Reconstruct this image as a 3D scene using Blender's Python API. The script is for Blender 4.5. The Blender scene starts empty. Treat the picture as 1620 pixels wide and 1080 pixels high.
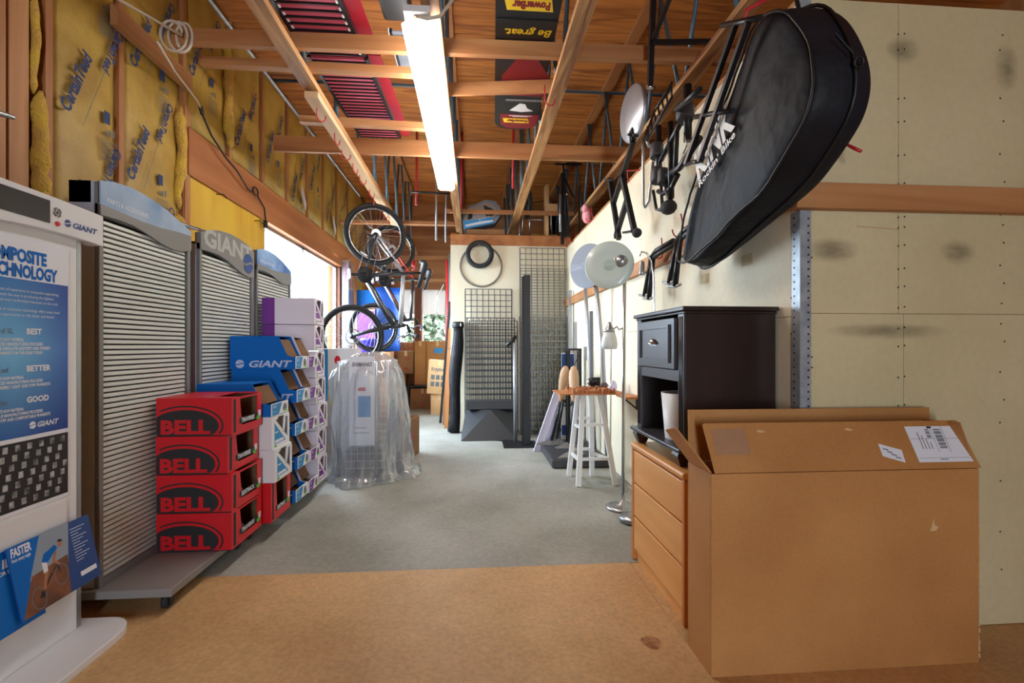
import bpy, bmesh, math, random
from mathutils import Matrix, Vector, noise as mnoise
random.seed(7)
D = bpy.data
SC = bpy.context.scene
COL = SC.collection
PI = math.pi

# ------------------------------------------------------------------ camera
cam = D.objects.new('camera', D.cameras.new('camera'))
COL.objects.link(cam)
cam.location = (0, 0, 1.10)
cam.rotation_euler = (PI / 2, 0, -math.atan(60 / 760))
cam.data.sensor_width = 36
cam.data.lens = 760 / 1620 * 36
cam.data.shift_y = -8 / 1620 * -1          # horizon a few pixels under the middle
cam.data.clip_start = 0.05
SC.camera = cam

# ------------------------------------------------------------------ world, exposure
W = D.worlds.new('overcast_sky'); SC.world = W
W.use_nodes = True
bg = W.node_tree.nodes['Background']
bg.inputs['Color'].default_value = (0.74, 0.87, 1.0, 1)
bg.inputs['Strength'].default_value = 30.0
SC.view_settings.view_transform = 'Standard'
SC.view_settings.look = 'None'
SC.view_settings.gamma = 1.0
SC.view_settings.use_curve_mapping = False
SC.view_settings.exposure = 0.38
SC.cycles.max_bounces = 8
SC.cycles.diffuse_bounces = 5
SC.cycles.transparent_max_bounces = 16
SC.cycles.caustics_reflective = False
SC.cycles.caustics_refractive = False
SC.cycles.sample_clamp_indirect = 6.0


def portal(name, loc, rot, sx, sy):
    l = D.lights.new(name, 'AREA'); l.shape = 'RECTANGLE'; l.size = sx; l.size_y = sy
    l.cycles.is_portal = True
    o = D.objects.new(name, l); o.location = loc; o.rotation_euler = rot; COL.objects.link(o)


portal('daylight_portal', (-2.25, 6.0, 1.65), (0, -PI / 2, 0), 1.3, 2.6)      # side window
portal('daylight_portal', (-0.95, 9.3, 1.65), (-PI / 2, 0, 0), 1.0, 1.1)      # back windows
portal('daylight_portal', (0.0, -3.25, 1.1), (PI / 2, 0, 0), 0.5, 2.1)        # added gap behind the camera, sized for the fill light


# ------------------------------------------------------------------ materials
def srgb(r, g, b):
    f = lambda c: (c / 255 / 12.92) if c / 255 <= 0.04045 else ((c / 255 + 0.055) / 1.055) ** 2.4
    return (f(r), f(g), f(b), 1)


MATS = {}


def mat(name, c, rough=0.6, metal=0.0, c2=None, scale=6, stretch=(1, 1, 1), bump=0.0, bscale=None, lo=0.35, hi=0.65,
        emit=0, alpha=1.0, spec=0.5, fine=0.0, detail=4, coat=0, trans=0, dist=0):
    if name in MATS:
        return MATS[name]
    m = D.materials.new(name); m.use_nodes = True
    nt = m.node_tree; N = nt.nodes; L = nt.links
    b = N['Principled BSDF']
    b.inputs['Roughness'].default_value = rough
    b.inputs['Metallic'].default_value = metal
    b.inputs['Specular IOR Level'].default_value = spec
    b.inputs['Base Color'].default_value = c
    if coat:
        b.inputs['Coat Weight'].default_value = coat
    if trans:
        b.inputs['Transmission Weight'].default_value = trans
    if alpha < 1:
        b.inputs['Alpha'].default_value = alpha
    if emit:
        b.inputs['Emission Color'].default_value = c
        b.inputs['Emission Strength'].default_value = emit
    tc = mp = None
    if c2 is not None or bump or fine:
        tc = N.new('ShaderNodeTexCoord'); mp = N.new('ShaderNodeMapping')
        mp.inputs['Scale'].default_value = stretch
        L.new(tc.outputs['Object'], mp.inputs['Vector'])
    if c2 is not None:
        n = N.new('ShaderNodeTexNoise'); n.inputs['Scale'].default_value = scale; n.inputs['Detail'].default_value = detail
        n.inputs['Distortion'].default_value = dist
        L.new(mp.outputs['Vector'], n.inputs['Vector'])
        r = N.new('ShaderNodeValToRGB')
        r.color_ramp.elements[0].position = lo; r.color_ramp.elements[0].color = c
        r.color_ramp.elements[1].position = hi; r.color_ramp.elements[1].color = c2
        L.new(n.outputs['Fac'], r.inputs['Fac'])
        out = r.outputs['Color']
        if fine:
            n2 = N.new('ShaderNodeTexNoise'); n2.inputs['Scale'].default_value = scale * 28; n2.inputs['Detail'].default_value = 2
            L.new(mp.outputs['Vector'], n2.inputs['Vector'])
            mr = N.new('ShaderNodeMapRange'); mr.inputs['From Min'].default_value = 0.3; mr.inputs['From Max'].default_value = 0.7
            mr.inputs['To Min'].default_value = 1 - fine; mr.inputs['To Max'].default_value = 1 + fine
            L.new(n2.outputs['Fac'], mr.inputs['Value'])
            mx = N.new('ShaderNodeMix'); mx.data_type = 'RGBA'; mx.blend_type = 'MULTIPLY'; mx.inputs['Factor'].default_value = 1
            L.new(out, mx.inputs['A']); L.new(mr.outputs['Result'], mx.inputs['B'])
            out = mx.outputs['Result']
        L.new(out, b.inputs['Base Color'])
    if bump:
        nb = N.new('ShaderNodeTexNoise'); nb.inputs['Scale'].default_value = bscale or scale * 3; nb.inputs['Detail'].default_value = 3
        L.new(mp.outputs['Vector'], nb.inputs['Vector'])
        bp = N.new('ShaderNodeBump'); bp.inputs['Strength'].default_value = bump; bp.inputs['Distance'].default_value = 0.02
        L.new(nb.outputs['Fac'], bp.inputs['Height']); L.new(bp.outputs['Normal'], b.inputs['Normal'])
    MATS[name] = m
    return m


def clear_mat(name, tint, gloss, rough, diffuse=0.0):
    """thin see-through sheet: transparent + gloss (+ some milky diffuse)"""
    m = D.materials.new(name); m.use_nodes = True
    nt = m.node_tree; N = nt.nodes; L = nt.links
    N.remove(N['Principled BSDF'])
    tr = N.new('ShaderNodeBsdfTransparent'); tr.inputs['Color'].default_value = tint
    gl = N.new('ShaderNodeBsdfGlossy'); gl.inputs['Roughness'].default_value = rough
    mx = N.new('ShaderNodeMixShader')
    lw = N.new('ShaderNodeLayerWeight'); lw.inputs['Blend'].default_value = gloss
    L.new(lw.outputs['Facing'], mx.inputs['Fac'])
    L.new(tr.outputs[0], mx.inputs[1]); L.new(gl.outputs[0], mx.inputs[2])
    out = mx.outputs[0]
    if diffuse:
        df = N.new('ShaderNodeBsdfDiffuse'); df.inputs['Color'].default_value = (0.85, 0.88, 0.92, 1)
        m2 = N.new('ShaderNodeMixShader'); m2.inputs['Fac'].default_value = diffuse
        L.new(out, m2.inputs[1]); L.new(df.outputs[0], m2.inputs[2]); out = m2.outputs[0]
    L.new(out, N['Material Output'].inputs['Surface'])
    MATS[name] = m
    return m


def wood(name, c, c2, axis, rough=0.6, scale=9, **k):
    st = {'X': (0.07, 1, 1), 'Y': (1, 0.07, 1), 'Z': (1, 1, 0.07)}[axis]
    return mat(name, c, rough, c2=c2, scale=scale, stretch=st, bump=0.12, bscale=scale * 3, detail=6, lo=0.3, hi=0.7, dist=0.8, **k)


LUMc, LUMd = srgb(196, 142, 92), srgb(160, 102, 58)
M_LUM = {a: wood('lumber_' + a.lower(), LUMc, LUMd, a) for a in 'XYZ'}
M_LUMD = {a: wood('dark_lumber_' + a.lower(), srgb(180, 120, 68), srgb(138, 84, 42), a) for a in 'XYZ'}
M_FIR = wood('grained_fir', srgb(214, 164, 108), srgb(122, 70, 34), 'Y', scale=20)
M_DECK = mat('roof_plywood', srgb(204, 128, 56), 0.7, c2=srgb(138, 72, 28), scale=5, stretch=(0.2, 2.0, 1), detail=10, bump=0.1, dist=2.0, lo=0.4, hi=0.7)
M_PLY = mat('yellow_plywood', srgb(228, 188, 62), 0.55, c2=srgb(208, 158, 42), scale=3, stretch=(1, 1, 0.16), detail=8, dist=1.2)
M_SHEATH = mat('rough_sheathing', srgb(186, 128, 56), 0.75, c2=srgb(142, 88, 34), scale=9, stretch=(1, 1, 0.08), detail=8, bump=0.2)
M_HEAD = wood('header_timber', srgb(194, 128, 76), srgb(158, 94, 50), 'Y', scale=6)
M_KRAFT = mat('kraft_facing', srgb(190, 156, 70), 0.5, c2=srgb(164, 128, 48), scale=4, bump=0.5, bscale=7, fine=0.08)
M_FIBER = mat('yellow_fiberglass', srgb(222, 184, 70), 0.95, c2=srgb(206, 158, 84), scale=10, bump=1.0, bscale=70)
M_INK = mat('blue_ink', srgb(40, 56, 104), 0.7)
M_INKG = mat('faded_blue_ink', srgb(96, 100, 104), 0.7)
M_CONC = mat('concrete', srgb(168, 168, 160), 0.75, c2=srgb(142, 142, 132), scale=1.6, bump=0.06, bscale=60, fine=0.10, detail=8)
M_HARD = mat('floor_hardboard', srgb(212, 172, 120), 0.6, c2=srgb(192, 150, 100), scale=2.2, fine=0.12, detail=8)
M_STAIN = mat('rust_stain', srgb(140, 84, 46), 0.7, c2=srgb(186, 134, 86), scale=30)
M_BLACK = mat('black_paint', srgb(24, 24, 27), 0.45)
M_BLKM = mat('black_metal', srgb(30, 30, 33), 0.35, metal=0.3)
M_RUB = mat('tyre_rubber', srgb(38, 38, 40), 0.75)
M_CHR = mat('bright_metal', srgb(200, 202, 206), 0.22, metal=1.0)
M_STEEL = mat('brushed_steel', srgb(170, 172, 174), 0.35, metal=0.9)
M_GALV = mat('galvanised_steel', srgb(176, 184, 190), 0.45, metal=0.35, c2=srgb(150, 158, 166), scale=20)
M_WEB = mat('blue_grey_steel', srgb(84, 106, 122), 0.45, metal=0.2)
M_WHITE = mat('white_laminate', srgb(226, 226, 228), 0.4)
M_WPAINT = mat('white_paint', srgb(236, 236, 236), 0.45)
M_GREY = mat('grey_powdercoat', srgb(128, 126, 124), 0.45, metal=0.25)
M_GREYB = mat('blue_grey_panel', srgb(118, 124, 138), 0.5)
M_SLAT = mat('silver_slat', srgb(204, 208, 202), 0.42, metal=0.1)
M_BASEP = mat('grey_base_laminate', srgb(136, 132, 130), 0.45)
M_RED = mat('red_print', srgb(206, 22, 34), 0.35)
M_REDB = mat('red_hook_vinyl', srgb(190, 34, 44), 0.4)
M_BLUE = mat('blue_print', srgb(6, 104, 190), 0.55, spec=0.2)
M_BLUED = mat('deep_blue_print', srgb(18, 62, 130), 0.45)
M_CYAN = mat('light_blue_print', srgb(40, 138, 200), 0.45)
M_PURP = mat('purple_print', srgb(112, 40, 140), 0.45)
M_LILAC = mat('lilac_white_card', srgb(222, 214, 226), 0.5)
M_CARDW = mat('white_card', srgb(228, 228, 232), 0.5)
M_GREEN = mat('green_sticker', srgb(90, 190, 60), 0.5)
M_LILTXT = mat('lilac_ink', srgb(196, 204, 226), 0.5)
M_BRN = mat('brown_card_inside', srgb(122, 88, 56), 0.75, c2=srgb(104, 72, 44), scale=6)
M_CARD = mat('cardboard', srgb(190, 134, 76), 0.7, c2=srgb(176, 120, 64), scale=3, fine=0.05)
M_CARD2 = mat('brown_cardboard', srgb(160, 114, 72), 0.7, c2=srgb(140, 98, 60), scale=3)
M_CARD3 = mat('pale_cardboard', srgb(204, 164, 118), 0.7, c2=srgb(190, 150, 104), scale=3)
M_CARDE = mat('torn_card_edge', srgb(214, 178, 132), 0.8)
M_TAPE = clear_mat('packing_tape', (0.97, 0.94, 0.88, 1), 0.12, 0.25, 0.06)
M_PAPER = mat('white_paper', srgb(228, 230, 238), 0.55)
M_PRINT = mat('grey_print', srgb(110, 108, 114), 0.6)
M_PRINTB = mat('black_print', srgb(30, 28, 30), 0.6)
M_CLEAR = clear_mat('window_glass', (0.97, 0.99, 1, 1), 0.12, 0.02)
M_FILM = clear_mat('plastic_film', (0.95, 0.97, 1, 1), 0.5, 0.14, 0.22)
M_BAGF = clear_mat('clear_bag_film', (0.96, 0.97, 1, 1), 0.4, 0.2, 0.12)
M_OAK = mat('oak_veneer', srgb(240, 182, 112), 0.4, c2=srgb(226, 158, 86), scale=7, stretch=(1, 0.1, 1), detail=6, dist=0.6)
M_OAKV = mat('oak_edge', srgb(216, 140, 74), 0.4, c2=srgb(196, 118, 56), scale=7, stretch=(1, 1, 0.1), detail=6)
M_ESP = mat('espresso_veneer', srgb(50, 36, 32), 0.32, c2=srgb(38, 27, 25), scale=9, stretch=(1, 1, 0.06), detail=5)
M_ESPF = mat('espresso_front', srgb(62, 58, 62), 0.35, c2=srgb(54, 50, 54), scale=9, stretch=(1, 0.08, 1))
M_DRY = mat('drywall_cream', srgb(212, 198, 158), 0.8, c2=srgb(200, 186, 144), scale=1.4, fine=0.03, detail=6)
M_DRYW = mat('drywall_pale', srgb(240, 231, 206), 0.8, c2=srgb(231, 220, 192), scale=1.4, fine=0.03, detail=6)
M_HOLE = mat('screw_dimple', srgb(72, 62, 50), 0.8)
M_CLOTH = mat('black_nylon', srgb(19, 18, 22), 0.6, c2=srgb(26, 26, 34), scale=3, bump=1.0, bscale=6, spec=0.28)
M_CLOTHE = mat('bag_piping', srgb(14, 14, 16), 0.5)
M_WOODB = mat('block_wood', srgb(196, 128, 72), 0.6, c2=srgb(160, 94, 48), scale=30)
M_WOODF = mat('pale_carved_wood', srgb(206, 172, 140), 0.55, c2=srgb(186, 148, 112), scale=8, stretch=(1, 1, 0.15))
M_FROST = mat('frosted_glass', srgb(206, 220, 214), 0.35, coat=0.3)
M_SHADE = mat('white_glass_shade', srgb(230, 234, 230), 0.35)
M_LIGHT = mat('fluorescent_diffuser', (1.0, 0.97, 0.92, 1), 0.4, emit=19)
M_CABLE = mat('white_cable', srgb(214, 200, 184), 0.5)
M_CABLEB = mat('black_cable', srgb(26, 24, 24), 0.5)
M_YEL = mat('yellow_print', srgb(236, 200, 40), 0.5)
M_MAROON = mat('maroon_print', srgb(130, 20, 34), 0.4)
M_SLREDF = mat('red_slatwall', srgb(150, 22, 40), 0.3)
M_SLRED = mat('red_gloss_tube', srgb(184, 74, 96), 0.45, metal=0.1)
M_FOL = mat('garden_green', (0.045, 0.062, 0.034, 1), 0.9, c2=(0.07, 0.082, 0.058, 1), scale=3, spec=0.05)
M_GRND = mat('outside_ground', srgb(190, 190, 182), 0.9)
M_CURT = mat('pale_blind', srgb(206, 200, 194), 0.8)
_tl = M_CURT.node_tree.nodes.new('ShaderNodeBsdfTranslucent'); _tl.inputs['Color'].default_value = srgb(120, 112, 106)
_ms = M_CURT.node_tree.nodes.new('ShaderNodeMixShader'); _ms.inputs['Fac'].default_value = 0.25
M_CURT.node_tree.links.new(M_CURT.node_tree.nodes['Principled BSDF'].outputs[0], _ms.inputs[1]); M_CURT.node_tree.links.new(_tl.outputs[0], _ms.inputs[2])
M_CURT.node_tree.links.new(_ms.outputs[0], M_CURT.node_tree.nodes['Material Output'].inputs['Surface'])
M_BROWNF = mat('brown_window_wood', srgb(122, 68, 40), 0.6, c2=srgb(98, 50, 28), scale=8, stretch=(1, 1, 0.1))
M_LAVCH = mat('lilac_white_channel', srgb(220, 216, 234), 0.45)
M_SILV = mat('silver_tube', srgb(172, 174, 180), 0.35, metal=0.6)
M_VIOL = clear_mat('violet_plastic', (0.78, 0.72, 0.95, 1), 0.3, 0.1, 0.25)
M_IRONB = mat('dark_plastic', srgb(58, 58, 62), 0.5)
M_RIDER = mat('rider_skin', srgb(170, 110, 76), 0.6)
M_DIRT = mat('trail_print', srgb(140, 84, 52), 0.6, c2=srgb(84, 50, 34), scale=9)
M_SKYP = mat('grey_sky_print', srgb(140, 152, 168), 0.6)
M_SCREEN = mat('dark_screen', srgb(32, 28, 26), 0.25)
M_PINK = mat('pink_cloth', srgb(226, 150, 160), 0.8)


def grad_blue():
    """the poster's printed blue field (part of the print): pale at the reading edge, deep at the other"""
    m = D.materials.new('poster_blue'); m.use_nodes = True
    N = m.node_tree.nodes; L = m.node_tree.links; b = N['Principled BSDF']; b.inputs['Roughness'].default_value = 0.4
    tc = N.new('ShaderNodeTexCoord'); sp = N.new('ShaderNodeSeparateXYZ'); L.new(tc.outputs['Generated'], sp.inputs[0])
    r = N.new('ShaderNodeValToRGB'); e = r.color_ramp.elements
    e[0].position = 0.0; e[0].color = srgb(34, 90, 166); e[1].position = 1.0; e[1].color = srgb(24, 112, 190)
    x = r.color_ramp.elements.new(0.55); x.color = srgb(110, 186, 232)
    L.new(sp.outputs['Z'], r.inputs['Fac'])
    r2 = N.new('ShaderNodeValToRGB'); f = r2.color_ramp.elements
    f[0].position = 0.80; f[0].color = (1, 1, 1, 1); f[1].position = 1.0; f[1].color = srgb(130, 140, 205)
    L.new(sp.outputs['Y'], r2.inputs['Fac'])
    mx = N.new('ShaderNodeMix'); mx.data_type = 'RGBA'; mx.blend_type = 'MULTIPLY'; mx.inputs['Factor'].default_value = 1
    L.new(r.outputs['Color'], mx.inputs['A']); L.new(r2.outputs['Color'], mx.inputs['B']); L.new(mx.outputs['Result'], b.inputs['Base Color'])
    return m


M_POSTER = grad_blue()
M_HDRB = mat('pale_blue_header_print', srgb(92, 132, 178), 0.4, c2=srgb(168, 186, 206), scale=2.2, lo=0.4, hi=0.6)
M_HDRB2 = mat('blue_header_print', srgb(24, 84, 168), 0.4, c2=srgb(150, 186, 224), scale=2.6, lo=0.4, hi=0.62)


# ------------------------------------------------------------------ mesh builder
ORG = {}


class MB:
    def __init__(s):
        s.v = []; s.f = []; s.mi = []; s.sm = []; s.mats = []; s.cur = 0; s.M = None

    def use(s, m):
        if m not in s.mats:
            s.mats.append(m)
        s.cur = s.mats.index(m)
        return s

    def add(s, vs, fs, smooth=False):
        o = len(s.v)
        if s.M is not None:
            vs = [s.M @ Vector(p) for p in vs]
        s.v += [tuple(p) for p in vs]
        for i, f in enumerate(fs):
            s.f.append(tuple(o + k for k in f)); s.mi.append(s.cur)
            s.sm.append(smooth[i] if isinstance(smooth, list) else smooth)
        return s

    def box(s, x0, x1, y0, y1, z0, z1):
        vs = [(x, y, z) for z in (z0, z1) for y in (y0, y1) for x in (x0, x1)]
        return s.add(vs, [(0, 2, 3, 1), (4, 5, 7, 6), (0, 1, 5, 4), (2, 6, 7, 3), (0, 4, 6, 2), (1, 3, 7, 5)])

    def bar(s, a, b, w, h, up=(0, 0, 1)):
        """square bar from a to b; w across, h along up"""
        a = Vector(a); b = Vector(b); d = (b - a).normalized(); u = Vector(up)
        u = (u - d * u.dot(d))
        if u.length < 1e-4:
            u = Vector((1, 0, 0)) - d * d.x
        u.normalize(); r = d.cross(u)
        vs = []
        for p in (a, b):
            for i, j in ((-1, -1), (1, -1), (1, 1), (-1, 1)):
                vs.append(p + r * (i * w / 2) + u * (j * h / 2))
        return s.add(vs, [(3, 2, 1, 0), (4, 5, 6, 7), (0, 1, 5, 4), (1, 2, 6, 5), (2, 3, 7, 6), (3, 0, 4, 7)])

    def cyl(s, a, b, r0, r1=None, n=12, caps=True):
        r1 = r0 if r1 is None else r1
        return s.tube([a, b], [r0, r1], n, caps=caps)

    def tube(s, pts, r, n=8, closed=False, caps=True):
        P = [Vector(p) for p in pts]; k = len(P)
        R = r if isinstance(r, (list, tuple)) else [r] * k
        T = []
        for i in range(k):
            if closed:
                t = P[(i + 1) % k] - P[i - 1]
            else:
                t = P[min(i + 1, k - 1)] - P[max(i - 1, 0)]
            T.append(t.normalized())
        u = Vector((0, 0, 1)) if abs(T[0].z) < 0.9 else Vector((1, 0, 0))
        u = (u - T[0] * u.dot(T[0])).normalized()
        vs = []
        for i in range(k):
            u = (u - T[i] * u.dot(T[i]))
            u = u.normalized() if u.length > 1e-6 else T[i].orthogonal().normalized()
            w = T[i].cross(u)
            for j in range(n):
                a = 2 * PI * j / n
                vs.append(P[i] + (u * math.cos(a) + w * math.sin(a)) * R[i])
        fs = []; sm = []
        for i in range(k if closed else k - 1):
            i2 = (i + 1) % k
            for j in range(n):
                j2 = (j + 1) % n
                fs.append((i * n + j, i * n + j2, i2 * n + j2, i2 * n + j)); sm.append(True)
        if caps and not closed:
            fs.append(tuple(range(n))[::-1]); fs.append(tuple((k - 1) * n + j for j in range(n))); sm += [False, False]
        return s.add(vs, fs, sm)

    def ring(s, c, axis, R, r, n=40, m=8):
        A = Vector(axis).normalized(); u = A.orthogonal().normalized(); w = A.cross(u); c = Vector(c)
        return s.tube([c + (u * math.cos(2 * PI * i / n) + w * math.sin(2 * PI * i / n)) * R for i in range(n)], r, m, closed=True)

    def lathe(s, prof, c, axis=(0, 0, 1), n=24, caps=True):
        """prof: (radius, height) list along axis from c"""
        A = Vector(axis).normalized(); u = A.orthogonal().normalized(); w = A.cross(u); c = Vector(c)
        vs = []; fs = []; sm = []
        for r, h in prof:
            for j in range(n):
                a = 2 * PI * j / n
                vs.append(c + A * h + (u * math.cos(a) + w * math.sin(a)) * r)
        k = len(prof)
        for i in range(k - 1):
            for j in range(n):
                j2 = (j + 1) % n
                fs.append((i * n + j, i * n + j2, (i + 1) * n + j2, (i + 1) * n + j)); sm.append(True)
        if caps:
            fs.append(tuple(range(n))[::-1]); fs.append(tuple((k - 1) * n + j for j in range(n))); sm += [False, False]
        return s.add(vs, fs, sm)

    def prism(s, poly, o, u, v, t):
        """polygon in (u,v) at origin o, pushed by t along u x v"""
        o = Vector(o); u = Vector(u); v = Vector(v); nn = u.cross(v).normalized() * t
        k = len(poly)
        a = sum(poly[i][0] * poly[(i + 1) % k][1] - poly[(i + 1) % k][0] * poly[i][1] for i in range(k))
        if a < 0:
            poly = poly[::-1]
        vs = [o + u * p[0] + v * p[1] for p in poly] + [o + u * p[0] + v * p[1] + nn for p in poly]
        idx = list(range(k))
        fr, bk = tuple(idx[::-1]), tuple(k + i for i in idx)
        sides = [(i, (i + 1) % k, k + (i + 1) % k, k + i) for i in range(k)]
        if t < 0:
            fr, bk = fr[::-1], bk[::-1]; sides = [q[::-1] for q in sides]
        return s.add(vs, [fr, bk] + sides)

    def slope_box(s, o, u, v, w, a, b, c):
        """box with edges a*u, b*v, c*w from corner o"""
        o = Vector(o); u = Vector(u).normalized() * a; v = Vector(v).normalized() * b; w = Vector(w).normalized() * c
        vs = [o, o + u, o + u + v, o + v, o + w, o + u + w, o + u + v + w, o + v + w]
        return s.add(vs, [(3, 2, 1, 0), (4, 5, 6, 7), (0, 1, 5, 4), (1, 2, 6, 5), (2, 3, 7, 6), (3, 0, 4, 7)])

    def ball(s, c, rx, ry=None, rz=None, n=14, m=8, M=None):
        ry = ry or rx; rz = rz or rx
        vs = []; fs = []
        for i in range(m + 1):
            t = PI * i / m
            for j in range(n):
                p = 2 * PI * j / n
                q = Vector((rx * math.sin(t) * math.cos(p), ry * math.sin(t) * math.sin(p), rz * math.cos(t)))
                if M is not None:
                    q = M @ q
                vs.append(Vector(c) + q)
        for i in range(m):
            for j in range(n):
                fs.append((i * n + j, (i + 1) * n + j, (i + 1) * n + (j + 1) % n, i * n + (j + 1) % n))
        return s.add(vs, fs, True)

    def text(s, body, o, u, v, h=None, w=None, bold=0.0, shear=0.0, t=0.0006, align='l'):
        """lettering with its baseline start at o, reading along u, up v; cap height h (or squeezed to width w)"""
        vs, fs, tw = text_mesh(body, bold, shear)
        u = Vector(u).normalized(); v = Vector(v).normalized(); n = u.cross(v).normalized() * t; o = Vector(o)
        sy = h if h else w / tw
        sx = (w / tw) if w else sy
        off = {'l': 0, 'c': -tw / 2, 'r': -tw}[align]
        P = [o + u * ((p[0] + off) * sx) + v * (p[1] * sy) + n for p in vs]
        return s.add(P, fs)

    def build(s, name, mt=None, parent=None, label=None, cat=None, group=None, kind=None, bevel=0, link=True):
        me = D.meshes.new(name)
        off = Vector(ORG.get(parent.name, (0, 0, 0))) if parent else Vector((0, 0, 0))
        loc = Vector((0, 0, 0))
        if not parent and s.v:
            xs = [p[0] for p in s.v]; ys = [p[1] for p in s.v]; zs = [p[2] for p in s.v]
            loc = Vector(((min(xs) + max(xs)) / 2, (min(ys) + max(ys)) / 2, min(zs)))
            off = loc
        me.from_pydata([(p[0] - off.x, p[1] - off.y, p[2] - off.z) for p in s.v], [], s.f)
        for m in (s.mats or [mt]):
            me.materials.append(m)
        me.polygons.foreach_set('material_index', s.mi if s.mats else [0] * len(s.f))
        me.polygons.foreach_set('use_smooth', s.sm)
        me.update()
        ob = D.objects.new(name, me)
        COL.objects.link(ob)
        if parent:
            ob.parent = parent
            ORG[ob.name] = tuple(off)
        else:
            ob.location = loc; ORG[ob.name] = tuple(loc)
        if bevel:
            b = ob.modifiers.new('edge', 'BEVEL'); b.width = bevel; b.segments = 2; b.limit_method = 'ANGLE'
        if parent and not kind and any(w in name for w in ('lettering', 'yellow_label', 'panel_ridge', 'end_clip', '_print', 'graphics', 'poster_grade', 'poster_title', 'bolt')):
            kind = 'stuff'
        tag(ob, label, cat, group, kind)
        return ob


_TX = {}


def text_mesh(body, bold, shear):
    k = (body, bold, shear)
    if k not in _TX:
        cu = D.curves.new('lettering', 'FONT'); cu.body = body; cu.offset = bold; cu.shear = shear; cu.resolution_u = 2
        ob = D.objects.new('lettering', cu)
        me = D.meshes.new_from_object(ob)
        vs = [tuple(v.co) for v in me.vertices]; fs = [tuple(p.vertices) for p in me.polygons]
        D.objects.remove(ob); D.meshes.remove(me); D.curves.remove(cu)
        x0 = min(v[0] for v in vs); x1 = max(v[0] for v in vs)
        cap = 0.69
        vs = [((v[0] - x0) / cap, v[1] / cap, 0) for v in vs]
        _TX[k] = (vs, fs, (x1 - x0) / cap)
    return _TX[k]


def tag(o, label=None, cat=None, group=None, kind=None):
    if label: o['label'] = label
    if cat: o['category'] = cat
    if group: o['group'] = group
    if kind: o['kind'] = kind
    return o


def thing(name, label, cat, loc=(0, 0, 0), group=None, kind=None):
    o = D.objects.new(name, None); COL.objects.link(o); o.location = loc
    o.empty_display_size = 0.05
    ORG[o.name] = tuple(loc)
    return tag(o, label, cat, group, kind)


def copy_tree(o, loc=None, label=None, rot=None, parent=None):
    c = o.copy(); COL.objects.link(c)
    ORG[c.name] = ORG.get(o.name, (0, 0, 0))
    if parent: c.parent = parent
    if loc is not None: c.location = loc
    if rot is not None: c.rotation_euler = rot
    if label: c['label'] = label
    for ch in list(o.children):
        if ch is not c:
            copy_tree(ch, parent=c)
    return c


def sub(src, parent, loc):
    """a further copy of a part under the same parent"""
    c = src.copy(); COL.objects.link(c); c.parent = parent; c.location = loc
    ORG[c.name] = ORG.get(src.name, (0, 0, 0))
    return c


def arc(cx, cy, r, a0, a1, n):
    return [(cx + r * math.cos(a0 + (a1 - a0) * i / n), cy + r * math.sin(a0 + (a1 - a0) * i / n)) for i in range(n + 1)]


def ell(cx, cy, rx, ry, n=32, a0=0, a1=2 * PI):
    return [(cx + rx * math.cos(a0 + (a1 - a0) * i / n), cy + ry * math.sin(a0 + (a1 - a0) * i / n)) for i in range(n)]


def one(x0, x1, y0, y1, z0, z1, name, m, parent=None, **k):
    return MB().box(x0, x1, y0, y1, z0, z1).build(name, m, parent, **k)


X, Y, Z = Vector((1, 0, 0)), Vector((0, 1, 0)), Vector((0, 0, 1))


# ================================================================== STRUCTURE
def st(o, label, cat):
    return tag(o, label, cat, kind='structure')


# floor: concrete slab, hardboard sheets over its near end
fl = MB().use(M_CONC).box(-2.1, 3.4, 2.392, 9.25, -0.12, 0).box(-2.1, 3.4, -3.2, 2.392, -0.12, -0.02).build('floor')
st(fl, 'grey concrete floor slab running to the back of the storage room', 'floor')
for k, (x0, x1, y0, y1) in enumerate(((-1.655, 0.785, 1.17, 2.385), (-1.655, 0.785, -0.05, 1.169), (0.787, 2.01, 0.0, 2.38), (2.012, 3.4, 0.0, 2.38),
                                      (-2.1, -1.656, -0.05, 2.385), (-2.1, 0.5, -3.2, -0.052), (0.502, 3.4, -3.2, -0.002))):
    mb = MB().use(M_HARD)
    sk = -0.012 if x1 < 1 else 0
    mb.prism([(x0, y0), (x1, y0), (x1, y1 + sk * 0), (x0, y1 + (0.012 if y1 > 2 and x0 < 0 else 0))], (0, 0, -0.018), X, Y, 0.021)
    mb.build('hardboard_sheet', parent=fl)
MB().use(M_STAIN).prism([(0.655 + 0.035 * math.cos(a) * (1 + 0.15 * math.sin(3 * a)), 1.735 + 0.042 * math.sin(a)) for a in [i * PI / 9 for i in range(18)]],
                        (0, 0, 0.0031), X, Y, 0.0006).build('rust_stain', parent=fl)

# ceiling: roof deck of plywood sheets on open-web joists
ce = one(-2.15, 4.2, -3.2, 9.3, 3.79, 3.85, 'ceiling', M_DECK)
st(ce, 'plywood roof deck over open web joists', 'ceiling')
ys = -3.2; k = 0
while ys < 9.2:
    for i, (x0, x1) in enumerate(((-2.1, -0.23), (-0.225, 1.39), (1.395, 4.1))):
        MB().use(M_DECK).box(x0, x1, ys, min(ys + 1.215, 9.25), 3.765, 3.788).build('plywood_sheet', parent=ce)
    ys += 1.22; k += 1
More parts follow.
